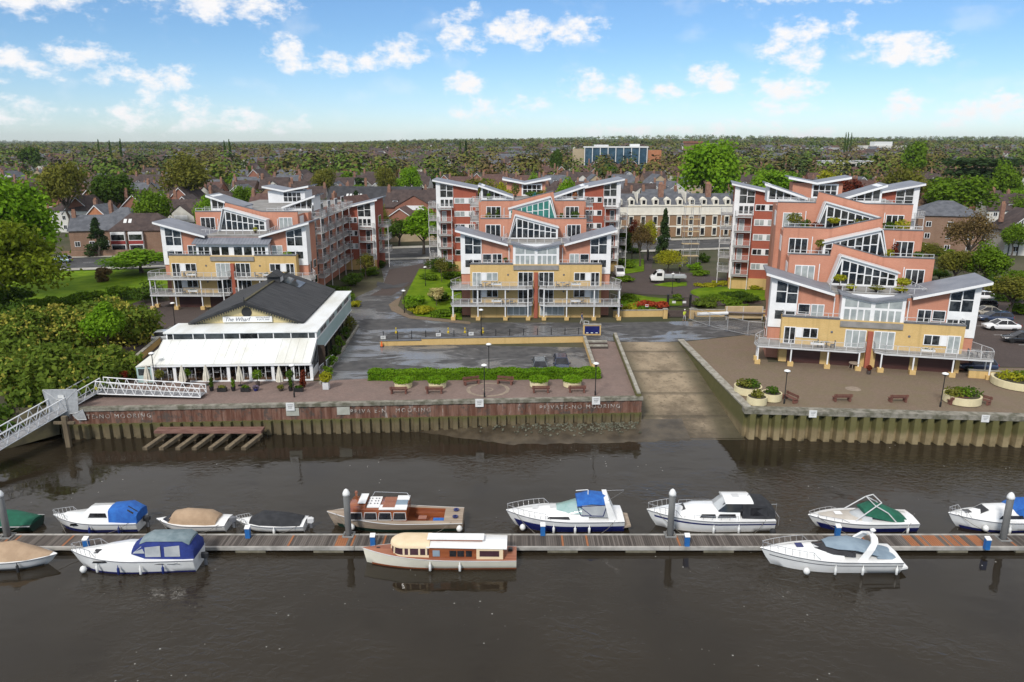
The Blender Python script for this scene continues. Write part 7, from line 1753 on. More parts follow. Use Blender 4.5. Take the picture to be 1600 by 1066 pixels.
for px_, z, lab in ((603,.85,'white sign fixed at the left end of the yellow wall railing'),(687,1.1,'white sign on the railing left of the lamp post'),(737,1.15,'white sign on the railing beside the middle beacons')):
    p = at(px_, 531, ZQ); t = thing('notice_board', lab, 'sign', (p.x, wa.y+(p.x-wa.x)*dw.y/dw.x+.9, ZQ+z), aw); MB().box(-.32,.32,-.04,0,-.22,.22).build('board', M_sign, t); m = MB(); [m.box(-.24,.24-.05*i,-.05,-.041,.1-.09*i,.13-.09*i) for i in range(3)]; m.build('notice_text', M_ink, t)
# blue board between yellow pillars, and the steps down to the promenade
bp_ = at(924,524,ZQ); t = thing('sign_wall', 'yellow brick sign wall carrying a dark blue board at the top of the steps', 'sign', (bp_.x, bp_.y+.2, ZQ))
MB().box(-1.15,1.3,-.2,.2,-.1,1.45).build('wall_body', M_yellow, t); MB().box(-1.2,1.35,-.25,.25,1.45,1.55).build('coping', M_cope2, t); b_ = MB().box(-.95,1.1,-.27,-.203,.25,1.32).build('blue_board', M_navyh, t)
m = MB(); [m.box(x,x+.32,-.28,-.271,.30,.42) for x in (-.75,-.1,.55)]; m.build('white_labels', M_sign, b_); m = MB(); rail_mb([(-1.0,.2,1.5),(-.4,-.1,1.5)], .5, mb=m, bars=False); m.build('handrail', M_rail, t)
st_ = at(934,545,ZQ); t = thing('steps', 'short flight of dark steps under the blue board', 'steps', (st_.x, st_.y, ZQ)); 
for i in range(4): MB().box(-1.35,1.35,i*.42,i*.42+.5,0,.17*(i+1)).build('step', M_cope2 if i % 2 else M_cpbr, t)
low_wall('low_wall', (at(913,535,ZQ).xy, at(927,578,ZQ).xy), .8, .3, M_yellow, 'low yellow wall falling from the blue board beside the car park', M_cope2)
# garden: low yellow walls, steps, black gates
low_wall('low_wall', (at(958,495,ZQ).xy, at(1041,494,ZQ).xy), .95, .3, M_yellow, 'low yellow wall between the middle block and the garden steps', M_cope2)
low_wall('low_wall', (at(1083,494,ZQ).xy, at(1196,494,ZQ).xy), .95, .3, M_yellow, 'low yellow wall behind the builders boarding', M_cope2)
st_ = at(1061,496,ZQ); t = thing('steps', 'wide dark steps leading up to the black garden gates', 'steps', (st_.x, st_.y, ZQ))
for i in range(5): MB().box(-2.3,2.3,i*.36,i*.36+.42,0,.14*(i+1)).build('step', M_cpbr, t)
for px_, lab in ((1039,'yellow pier left of the garden steps'),(1080,'yellow pier right of the garden steps')):
    p = at(px_, 497, ZQ); t = thing('gate_pier', lab, 'pier', (p.x, p.y, ZQ)); MB().box(-.3,.3,-.3,.3,-.1,1.35).build('pier', M_yellow, t); MB().box(-.36,.36,-.36,.36,1.35,1.47).build('cap', M_cope2, t)
def gates(px0, px1, py_, h, label, signs=True):
    a, b_ = at(px0,py_,ZQ), at(px1,py_,ZQ); d = b_-a; t = thing('iron_gates', label, 'gate', (a.x,a.y,ZQ), math.atan2(d.y,d.x)); L = d.length
    for x in (0, L): MB().box(x-.16,x+.16,-.16,.16,0,h+.5).build('gate_post', M_black, t)
    for k in range(2):
        m = MB(); x0, x1 = .2+k*(L/2-.1), L/2-.05+k*(L/2-.15); m.box(x0,x1,-.03,.03,.12,.2).box(x0,x1,-.03,.03,h-.12,h-.04)
        nb = int((x1-x0)/.16)
        for i in range(nb+1): x = x0+(x1-x0)*i/nb; m.box(x-.015,x+.015,-.015,.015,.1,h)
        q = m.build('gate_leaf', M_black, t)
        if signs: MB().box((x0+x1)/2-.28,(x0+x1)/2+.28,-.06,-.032,h*.45,h*.45+.35).build('notice', M_sign, q)
gates(1043,1078,481,1.7,'black double gates at the top of the garden steps'); gates(1012,1062,407,1.9,'wide black road gates behind the white truck',False)
for px_, lab in ((970,'small red and white sign in the bushes at the block corner'),(1010,'small red and white sign below the red photinia')):
    p = at(px_, 489, ZQ); t = thing('warning_sign', lab, 'sign', (p.x, p.y-.1, ZQ+1.0)); MB().box(-.25,.25,-.03,0,-.02,.36).build('board', M_sign, t); MB().box(-.2,.2,-.04,-.031,.1,.28).build('red_symbol', pm('sign_red',(0.5,0.03,0.03),None), t); MB().box(-.03,.03,0,.04,-1,.2).build('stake', M_black, t)
p = at(597,541,ZQ); t = thing('traffic_cone', 'orange traffic cone at the left end of the yellow wall', 'cone', (p.x, p.y-.2, ZQ)); MB().box(-.22,.22,-.22,.22,0,.05).build('base', M_black, t); MB().lathe([(.17,.05),(.04,.7),(.02,.72)], (0,0,0), 10).build('cone', pm('cone_orange',(0.7,0.12,0.02),None), t)

# closed parasols, pots and planting before the restaurant
M_canvas = pm('cream_parasol', (0.66,0.62,0.52), (0.56,0.52,0.43), 2.0, rough=.9, bump=.3)
for i, (px_, py_, lab) in enumerate([(232,603,'closed cream parasol at the pale teal corner of the restaurant'),(287,603,'closed cream parasol second from the left before the restaurant'),(324,602,'closed cream parasol third from the left before the restaurant'),(376,603,'closed cream parasol left of the round topped potted tree'),(438,604,'closed cream parasol nearest the maroon bush')]):
    p = at(px_, py_, ZQ); t = thing('parasol', lab, 'parasol', (p.x, p.y, ZQ+.03), 0, 'closed parasols before the restaurant')
    MB().lathe([(.3,0),(.3,.06),(.03,.1),(.03,2.3)], (0,0,0), 8).build('pole', M_black, t)
    n = 16; MB().rings([[((r*(1 if k%2 else .72))*math.cos(2*math.pi*k/n), (r*(1 if k%2 else .72))*math.sin(2*math.pi*k/n), z) for k in range(n)] for r, z in ((.42,.55),(.36,1.1),(.24,1.6),(.12,2.1),(.04,2.35))]).build('folded_canopy', M_canvas, t)
def pot_tree(px_, py_, h, cr, mat, label, pot=M_cpbr, style='ball', seed=1, pw=.26, blue=False):
    p = at(px_, py_, ZQ); t = thing('potted_plant', label, 'potted plant', (p.x, p.y, ZQ+.03))
    MB().lathe([(pw*.75,0),(pw,.45),(pw*.88,.45),(pw*.85,.38),(.02,.38)], (0,0,0), 12).build('pot', M_navyh if blue else pot, t)
    if style == 'ball':
        MB().tube((0,0,.38),(0,0,h-cr),.035,5).build('stem', M_bark, t); k = link('foliage', quads_mesh('foliage', leaf_cluster(300, cr, cr, cr, .09, seed, .3), mat), t); k.location = (0,0,h-cr*.8)
    else:
        k = link('foliage', crown_mesh('foliage', mat, seed, 420, cr, cr, (h-.4)/2, 9, .08, 'column'), t); k.location = (0,0,.4+(h-.4)/2)
for i, a in enumerate([(251,602,1.7,.5,M_leafo,'grey green potted olive at the left of the restaurant front'),(294,600,1.6,.42,M_leafm,'small potted tree between the second and third parasols'),(403,603,1.75,.58,M_leafm,'round topped potted tree in the middle of the restaurant front'),(454,603,1.7,.45,M_leafd,'dark potted tree behind the lamp post by the maroon bush')]): pot_tree(*a, seed=70+i)
for i, a in enumerate([(331,611,1.5,.26,M_leafd,'slim dark cypress in a pot at the gangway end'),(365,611,1.4,.24,M_leafm,'slim potted cypress between two black boxes'),(454.5,611,1.5,.25,M_leafd,'slim potted cypress beside the lamp post')]): pot_tree(*a, style='cyp', seed=80+i, pot=M_black)
for i, (px_, lab, m_) in enumerate([(347.5,'black box planter with mixed flowers, left one',M_leafo),(384,'black box planter with green heather in the middle',M_leafm),(467,'black box planter under the maroon bush',M_leafd)]):
    p = at(px_, 612, ZQ); t = thing('box_planter', lab, 'planter', (p.x, p.y, ZQ+.03)); MB().box(-.48,.48,-.22,.22,0,.42).build('box', M_black, t); k = link('planting', quads_mesh('planting', leaf_cluster(180,.45,.22,.22,.08,90+i), m_), t); k.location = (0,0,.5)
for i, (px_, lab, m_) in enumerate([(400,'blue pot of purple heather before the restaurant',pm('purple_heather',(0.10,0.06,0.16),(0.16,0.14,0.12),2.0,island=.6)),(439,'low bowl of grey heather near the last parasol',M_leafo)]):
    p = at(px_, 611, ZQ); t = thing('flower_pot', lab, 'potted plant', (p.x, p.y, ZQ+.03)); MB().lathe([(.2,0),(.3,.3),(.25,.3),(.02,.25)],(0,0,0),12).build('pot', M_navyh if i == 0 else M_cpbr, t); k = link('planting', quads_mesh('planting', leaf_cluster(200,.42,.3,.26,.07,95+i), m_), t); k.location = (0,0,.42)
p = at(474,606,ZQ); bush(p.x, p.y, 1.25, 2.1, M_leafr, 900, .09, 451, 'tall maroon bush at the right corner of the restaurant front')
p = at(510,608,ZQ); t = thing('potted_plant', 'bright green ball shrub in a square grey planter beside the restaurant', 'potted plant', (p.x,p.y,ZQ+.03)); MB().ext([(-.32,-.32,0),(.32,-.32,0),(.32,.32,0),(-.32,.32,0)],(0,0,.8)).build('planter', M_rail, t); k = link('foliage', quads_mesh('foliage', leaf_cluster(900,.68,.68,.6,.09,99,.3), M_leafy), t); k.location = (0,0,1.35)
p = at(176,598,ZQ); bush(p.x, p.y, 2.0, 1.5, M_leafy, 900, .1, 461, 'yellow green bush on the bank beside the gangway bend'); p = at(195,597,ZQ); bush(p.x, p.y, 1.3, 1.8, M_leafred, 600, .1, 462, 'red bush on the bank beside the yellow one'); p = at(208,588,ZQ); bush(p.x, p.y, 2.4, 1.6, M_leafo, 800, .12, 463, 'olive bush at the pale teal restaurant corner')
for i, (px_, py_, w, h, m_, lab) in enumerate([(512,588,1.6,1.4,M_leafm,'leafy plant under the gallery nearest the river'),(517,572,1.6,1.5,M_leafb,'bright palm leaved plant under the restaurant gallery'),(525,557,1.8,1.6,M_leafd,'dark plant below the middle of the restaurant gallery'),(533,542,1.8,1.6,M_leafm,'green plant below the restaurant gallery, third from the far end'),(541,528,1.8,1.7,M_leafd,'dark plant below the restaurant gallery, second from the far end'),(548,516,2.4,2.2,M_leafo,'tall olive plant at the far end of the gallery')]):
    p = at(px_, py_, ZQ); bush(p.x, p.y, w, h, m_, 420, .12, 470+i, lab)
# kerb beside the gallery bed and the low wall left of the restaurant
low_wall('low_wall', (at(500,601,ZQ).xy, at(560,510,ZQ).xy), .25, .25, M_cope2, 'low pale kerb wall along the planted bed beside the restaurant gallery')
low_wall('low_wall', (at(172,603,ZQ).xy, at(268,520,ZQ).xy), .8, .35, M_yellow, 'long yellow topped wall between the bank and the restaurant', M_cope2)
# round garden table before the right block garages
p = at(1334,577,ZQ); t = thing('garden_table', 'round weathered garden table with stools before the brown garage doors', 'table', (p.x,p.y,ZQ+.03)); MB().lathe([(.02,.7),(.62,.7),(.62,.76),(.02,.78)],(0,0,0),18).build('tabletop', M_teak, t)
for k in range(4):
    a_ = math.pi/4+k*math.pi/2; MB().tube((.45*math.cos(a_),.45*math.sin(a_),.7),(.6*math.cos(a_),.6*math.sin(a_),0),.035,5).build('leg', M_teak, t)
pot_tree(1357,585,1.0,.3,M_leafr,'potted plant with reddish leaves at the brick pier of the right block',seed=98); p = at(1517,583,ZQ); bush(p.x,p.y,.9,.9,M_leafd,200,.1,480,'small dark plant at the last pier of the right block')
low_wall('low_wall', (at(1512,590,ZQ).xy, at(1640,598,ZQ).xy), .9, .3, M_yellow, 'low yellow wall right of the right block with black railing', M_cope2)

# builders' boarding, pipe and mesh fence
bp_ = at(1160,500,ZQ); t = thing('builders_boarding', 'pale plywood boarding with steel tubes beside the right block', 'hoarding', (bp_.x, bp_.y, ZQ)); M_ply = pm('plywood',(0.52,0.40,0.23),(0.45,0.34,0.19),.8,rough=.85)
MB().box(-2.6,3.0,-.1,.6,.25,2.0).build('board', M_ply, t)
for z in (1.25,): MB().tube((-7.0,-.5,1.0),(-2.4,-.5,1.15),.26,10).build('wrapped_pipe', M_polyroof, t); MB().tube((-2.4,-.5,1.3),(4.2,-.5,1.1),.14,10).build('steel_tube', M_steel, t)
for x in (-2.5,0,2.9): MB().box(x-.05,x+.05,-.18,-.1,0,2.1).build('prop', M_rail, t)
fp = [at(1078,500,ZQ), at(1108,510,ZQ), at(1136,517,ZQ), at(1168,524,ZQ), at(1192,526,ZQ)]
for a_, b_, lab in zip(fp[:-1], fp[1:], ('mesh fence panel nearest the garden steps','mesh fence panel before the wrapped pipe','mesh fence panel before the plywood boarding','mesh fence panel touching the right block')):
    d = b_-a_; t = thing('fence_panel', 'grey '+lab, 'fence', (a_.x,a_.y,ZQ), math.atan2(d.y,d.x), 'temporary mesh fence panels'); L = d.length; m = MB()
    m.path([(0.05,0,.1),(.05,0,2.0),(L-.05,0,2.0),(L-.05,0,.1),(.05,0,.1)], .03, 5); m.build('tube_frame', M_mesh, t); m = MB()
    for i in range(1,int(L/.12)): m.box(i*.12-.004,i*.12+.004,-.004,.004,.1,2.0)
    for i in range(8): m.box(.05,L-.05,-.004,.004,.2+i*.24,.21+i*.24)
    m.build('mesh', M_mesh, t); MB().box(-.3,.3,-.12,.12,0,.12).build('foot', M_zincd, t)
# scaffold on the rear tower of the right block
sp_ = at(1096,424,ZQ); t = thing('scaffolding', 'steel scaffolding with boards beside the rear tower of the right block', 'scaffold', (sp_.x-1, sp_.y+6, ZQ))
for x in (-1.6,.0,1.6):
    for y in (0,1.4): MB().tube((x,y,0),(x,y,14.5),.05,5).build('standard', M_mesh, t)
for z in (2.2,4.8,7.4,10,12.6):
    MB().box(-1.8,1.8,-.1,1.5,z,z+.07).build('boards', M_ply, t); m = MB(); [m.tube((-1.8,0,z+q),(1.8,0,z+q),.035,4) for q in (.5,1.0)]; m.build('guard_rail', M_mesh, t)

# ------------------------------------------------------------------ cars
def paint(n, c): return pm('car_paint_'+n, c, None, rough=.25, coat=.6)
CP = dict(white=paint('white',(0.78,0.78,0.78)), black=paint('black',(0.012,0.012,0.014)), navy=paint('navy',(0.012,0.022,0.055)), silver=paint('silver',(0.42,0.44,0.46)), beige=paint('beige',(0.36,0.33,0.28)), grey=paint('grey',(0.10,0.11,0.12)), teal=paint('pale_teal',(0.24,0.34,0.37)), darkblue=paint('dark_blue',(0.03,0.045,0.09)))
M_tyre = pm('tyre', (0.012,0.012,0.012), None, rough=.9); M_rim = pm('wheel_rim', (0.40,0.40,0.41), None, rough=.35, metal=.6); M_red = pm('tail_light', (0.35,0.02,0.02), None, rough=.2); M_headl = pm('headlight_lens', (0.62,0.64,0.66), None, rough=.1)
def wheel(t, x, y, r=.33, w=.22):
    ty = MB().lathe([(r*.62,-w/2),(r,-w/2*.8),(r,w/2*.8),(r*.62,w/2)], (0,0,0), 18).xf(Matrix.Translation((x,y,r)) @ Matrix.Rotation(R(90),4,'X')).build('wheel', M_tyre, t)
    MB().lathe([(.02,-w/2*.85),(r*.62,-w/2*.85),(r*.62,w/2*.85),(.02,w/2*.85)], (0,0,0), 12).xf(Matrix.Translation((x,y,r)) @ Matrix.Rotation(R(90),4,'X')).build('rim', M_rim, ty)
def car(label, loc, rz, col, L=4.3, W=1.78, H=1.46, style='hatch'):
    t = thing('parked_car', label, 'car', loc, rz); k = L/4.3
    low = [(-2.15,.45,.62,.72),(-2.05,.30,.80,.88),(-1.5,.22,.90,.89),(0,.20,.90,.89),(1.2,.22,.86,.88),(1.8,.25,.76,.82),(2.1,.34,.66,.70)]
    mb = MB(); rows = []
    for x, zb, zt_, hw in low: hw *= W/1.78; rows.append([(x*k,-hw*.9,zb),(x*k,-hw,zb+.18),(x*k,-hw*.97,zt_-.1),(x*k,-hw*.84,zt_),(x*k,0,zt_+.03),(x*k,hw*.84,zt_),(x*k,hw*.97,zt_-.1),(x*k,hw,zb+.18),(x*k,hw*.9,zb)])
    mb.rings(rows); smooth_by_angle(mb.build('body', CP[col], t), 50)
    gx = dict(hatch=(-1.95,-1.55,.25,1.05), sedan=(-1.55,-.85,.30,1.1), suv=(-2.05,-1.8,.35,1.05), estate=(-2.05,-1.75,.3,1.05))[style]
    zb, zt_ = .88, H; w0, w1 = W/2*.93, W/2*.70
    def q(x, w, z): return (x*k, w, z)
    base = [q(gx[0],-w0,zb),q(gx[3],-w0,zb),q(gx[3],w0,zb),q(gx[0],w0,zb)]; top = [q(gx[1],-w1,zt_-.05),q(gx[2],-w1,zt_-.05),q(gx[2],w1,zt_-.05),q(gx[1],w1,zt_-.05)]
    g = MB().rings([base, top]).build('windows', M_smoke, t)
    MB().rings([[q(gx[1]-.04,-w1-.015,zt_-.07),q(gx[2]+.03,-w1-.015,zt_-.07),q(gx[2]+.03,w1+.015,zt_-.07),q(gx[1]-.04,w1+.015,zt_-.07)],[q(gx[1]+.06,-w1*.9,zt_),q(gx[2]-.08,-w1*.9,zt_),q(gx[2]-.08,w1*.9,zt_),q(gx[1]+.06,w1*.9,zt_)]]).build('roof', CP[col], t)
    m = MB()
    for s in (-1,1):
        for xa, xb in ((gx[0],gx[1]),(gx[3],gx[2]),(-.35,-.4)): m.tube(q(xa,s*w0,zb), q(xb,s*(w1+.01),zt_-.06), .045, 5)
    m.build('pillars', CP[col], t)
    for s in (-1,1):
        MB().cbox((2.06*k,s*.62*W/1.78,.62),(.12,.34,.13)).build('headlight', M_headl, t); MB().cbox((-2.12*k,s*.66*W/1.78,.74),(.08,.26,.18)).build('tail_light', M_red, t)
        MB().cbox((.85*k,s*(W/2+.06),.96),(.16,.16,.11)).build('wing_mirror', CP[col], t)
        for x in (-1.3,1.32): wheel(t, x*k, s*(W/2-.12))
    MB().cbox((2.13*k,0,.52),(.04,.5,.11)).build('number_plate', M_sign, t); MB().cbox((-2.17*k,0,.62),(.04,.5,.11)).build('number_plate', M_yl, t)
    return t
def pcar(px_, py_, rz, col, label, **kw): p = at(px_, py_, ZQ); return car(label, (p.x, p.y, ZQ+.05), R(rz), col, **kw)
pcar(843,577,90,'grey','dark grey hatchback behind the hedge, left of two'); pcar(877,577,-90,'navy','navy car facing the hedge, right of two',style='estate')
pcar(265,533,10,'silver','silver car half hidden behind the restaurant roof'); pcar(1035,376,180,'silver','silver hatchback on the road before the white terrace',H=1.5)
pcar(97,410,180,'teal','pale teal car on the road beside the big left tree'); pcar(192,411,180,'black','dark car on the road above the fresh green maple')
pcar(1530,468,170,'white','white car at the far end of the right car park row'); pcar(1533,482,172,'black','black car second in the right car park row',style='estate'); pcar(1540,493,172,'beige','beige saloon in the middle of the car park row',L=4.7,style='sedan'); pcar(1553,502,172,'darkblue','dark blue estate car in the right car park row',L=4.7,style='estate')
pcar(1563,515,174,'white','white saloon nearest in the right car park row',L=4.8,style='sedan'); pcar(1596,535,168,'black','black car alone at the right edge of the car park',L=4.8,style='sedan'); pcar(1524,578,174,'darkblue','dark blue car behind the last columns of the right block')
# white van and flatbed truck
p = at(969,434,ZQ); t = thing('parked_van', 'small white van facing the river beside the middle block', 'van', (p.x, p.y+1.2, ZQ+.05), R(-90))
b_ = MB(); b_.rings([[(x,-w,zb),(x,-w,zs),(x,-w*.9,zt_),(x,w*.9,zt_),(x,w,zs),(x,w,zb)] for x, w, zb, zs, zt_ in ((-2.2,.9,.35,1.2,1.85),(-.2,.92,.3,1.2,1.9),(.6,.92,.3,1.15,1.85),(1.25,.9,.3,1.0,1.12),(2.0,.84,.32,.8,.95),(2.15,.75,.4,.7,.8))]); smooth_by_angle(b_.build('body', CP['white'], t), 40)
MB().poly([(1.24,-.72,1.17),(1.24,.72,1.17),(.66,.72,1.78),(.66,-.72,1.78)]).xf(Matrix.Translation((.03,0,.03))).build('windscreen', M_smoke, t)
for s in (-1,1):
    MB().cbox((2.06,s*.6,.72),(.12,.3,.2)).build('headlight', M_headl, t)
    for x in (-1.35,1.3): wheel(t, x, s*.8)
p = at(1043,441,ZQ); t = thing('flatbed_truck', 'white flatbed truck with dropside bed parked on the garden drive', 'truck', (p.x, p.y, ZQ+.08), R(178))
b_ = MB(); b_.rings([[(x,-w,zb),(x,-w,zs),(x,-w*.92,zt_),(x,w*.92,zt_),(x,w,zs),(x,w,zb)] for x, w, zb, zs, zt_ in ((.9,.98,.45,1.6,2.2),(1.5,1.0,.4,1.6,2.25),(2.1,1.0,.4,1.5,2.1),(2.75,.98,.4,1.2,1.35),(3.25,.92,.42,.95,1.1),(3.35,.85,.5,.8,.95))]); smooth_by_angle(b_.build('cab', CP['white'], t), 40)
MB().poly([(2.74,-.8,1.38),(2.74,.8,1.38),(2.15,.8,2.05),(2.15,-.8,2.05)]).xf(Matrix.Translation((.04,0,.03))).build('windscreen', M_smoke, t)
for s in (-1,1):
    MB().box(1.25,2.25,min(s*.995,s*1.02),max(s*.995,s*1.02),1.25,1.85).build('side_window', M_smoke, t); MB().cbox((3.25,s*.7,.85),(.14,.3,.22)).build('headlight', M_headl, t); MB().box(-3.3,.75,min(s*1.0,s*1.04),max(s*1.0,s*1.04),.95,1.35).build('drop_side', CP['silver'], t)
    for x in (-1.9,2.4): wheel(t, x, s*.85, .36)
MB().box(-3.3,.8,-1.0,1.0,.85,.95).build('bed', CP['silver'], t); MB().box(.76,.84,-1.0,1.0,.95,2.0).build('headboard', CP['silver'], t); MB().box(-3.34,-3.3,-1.0,1.0,.9,1.35).build('tailboard', CP['silver'], t); MB().box(-3.0,3.0,-.4,.4,.55,.8).build('chassis', M_black, t); MB().box(2.9,3.42,-.9,.9,.42,.72).build('bumper', M_black, t)
rl = MB(); [rl.tube((x,s*1.0,1.35),(x,s*1.0,1.75),.03,4) for x in (-2.4,-1.2) for s in (-1,1)]; rl.build('stake_rails', M_rail, t)

# ------------------------------------------------------------------ people
def skin_mesh(name, verts, edges, radii, mat, parent, sub=1):
    me = bpy.data.meshes.new(name); me.from_pydata(verts, edges, []); o = bpy.data.objects.new(name, me); COL.objects.link(o)
    md = o.modifiers.new('skin', 'SKIN'); md.use_smooth_shade = True
    for i, v in enumerate(me.skin_vertices[0].data): v.radius = radii[i] if isinstance(radii[i], tuple) else (radii[i], radii[i]); v.use_root = (i == 0)
    if sub: s_ = o.modifiers.new('sub', 'SUBSURF'); s_.levels = sub; s_.render_levels = sub
    dg = bpy.context.evaluated_depsgraph_get(); m2 = bpy.data.meshes.new_from_object(o.evaluated_get(dg)); m2.name = name
    bpy.data.objects.remove(o); m2.materials.clear(); m2.materials.append(mat); return link(name, m2, parent)
M_skin = pm('skin', (0.42,0.25,0.18), (0.38,0.22,0.16), 4.0, rough=.6); M_hair = pm('dark_hair', (0.03,0.02,0.015), None, rough=.8); M_eye = pm('eye', (0.02,0.02,0.02), None, rough=.2)
def person(loc, rz, label, top, legs, hat=None, stride=.22, arm=.2, helmet=None):
    t = thing('person', label, 'person', loc, rz); s = stride
    V = [(0,0,.95),(0,0,1.12),(0,0,1.34),(0,.0,1.46),(0,-.02,1.55),(0,-.03,1.66),(0,-.01,1.76)]; E = [(0,1),(1,2),(2,3),(3,4),(4,5),(5,6)]; Rr = [(.13,.10),(.125,.095),(.15,.10),(.06,.06),(.055,.06),(.085,.10),(.06,.07)]
    def add(p, frm, r): V.append(p); E.append((frm, len(V)-1)); Rr.append(r); return len(V)-1
    for q in (-1,1):
        h = add((q*.09,0,.90),0,(.08,.085)); k_ = add((q*.10,-s*q*.5-.03,.50),h,(.06,.06)); a = add((q*.10,-s*q*.8+(.08 if q*s<0 else .0),.09),k_,(.042,.045)); add((q*.11,-s*q*.8-.14,.045),a,(.035,.045))
        sh = add((q*.17,0,1.38),2,(.055,.055)); e = add((q*.22,arm*q*.4+.03,1.12),sh,(.043,.043)); w = add((q*.21,arm*q-.10,.90),e,(.032,.032)); pm_ = add((q*.205,arm*q-.13,.83),w,(.03,.02))
        for f in range(4): x1 = add((q*(.185+.014*f),arm*q-.15-.006*f,.775-.004*abs(f-1.5)),pm_,(.009,.009))
        add((q*.175,arm*q-.16,.82),pm_,(.010,.010))
    skin_mesh('body', V, E, Rr, M_skin, t)
    n = [0,1,2]; V2 = [(0,0,.93),(0,0,1.12),(0,0,1.36),(0,0,1.45)]; E2 = [(0,1),(1,2),(2,3)]; R2 = [(.16,.125),(.15,.12),(.175,.125),(.085,.085)]
    for q in (-1,1):
        V2 += [(q*.175,0,1.385),(q*.22,arm*q*.4+.03,1.12),(q*.212,arm*q-.085,.925)]; b0 = len(V2)-3; E2 += [(2,b0),(b0,b0+1),(b0+1,b0+2)]; R2 += [(.075,.075),(.06,.06),(.048,.048)]
    skin_mesh('jacket', V2, E2, R2, top, t)
    V3 = [(0,0,.98),(0,0,.91)]; E3 = [(0,1)]; R3 = [(.15,.115),(.15,.115)]
    for q in (-1,1):
        V3 += [(q*.09,0,.86),(q*.10,-s*q*.5-.03,.50),(q*.10,-s*q*.8+(.08 if q*s<0 else 0),.13)]; b0 = len(V3)-3; E3 += [(1,b0),(b0,b0+1),(b0+1,b0+2)]; R3 += [(.095,.10),(.078,.078),(.06,.06)]
    skin_mesh('trousers', V3, E3, R3, legs, t)
    MB().lathe([(.098,-.02),(.108,.03),(.095,.09),(.05,.13),(.01,.14)], (0,.005,1.68), 12).build('hard_hat' if helmet else 'hair', helmet or M_hair, t, True)
    for q in (-1,1): MB().lathe([(.002,-.012),(.013,0),(.002,.012)], (q*.035,-.122,1.665), 6).build('eye', M_eye, t); MB().cbox((q*.098,0,1.655),(.02,.035,.055)).build('ear', M_skin, t)
    MB().ext([(-.014,-.12,1.62),(.014,-.12,1.62),(0,-.12,1.66)],(0,-.03,0)).build('nose', M_skin, t); MB().cbox((0,-.118,1.595),(.05,.02,.012)).build('mouth', pm('lips',(0.3,0.12,0.1),None), t)
    return t
M_hiv = pm('hi_vis_yellow', (0.52,0.62,0.05), (0.45,0.55,0.04), 3.0, rough=.8); M_bluej = pm('blue_jacket', (0.03,0.07,0.17), (0.04,0.09,0.2), 3.0, rough=.9); M_paletr = pm('pale_trousers', (0.42,0.40,0.37), None, rough=.9); M_greytr = pm('grey_trousers', (0.30,0.30,0.31), None, rough=.9)
p = at(909,507,ZQ); person((p.x,p.y,ZQ+.04), R(70), 'person in blue top and pale trousers walking past the blue board', M_bluej, M_paletr)
p = at(1069,502,ZQ); person((p.x,p.y,ZQ+.04), R(10), 'person in yellow high visibility vest and white helmet below the garden steps', M_hiv, M_greytr, helmet=M_white, arm=.3)
p = at(1062,425,ZQ); person((p.x,p.y,ZQ+.06), R(160), 'person in yellow high visibility vest standing behind the white truck', M_hiv, pm('dark_trousers',(0.03,0.03,0.035),None), helmet=M_black, stride=.1)

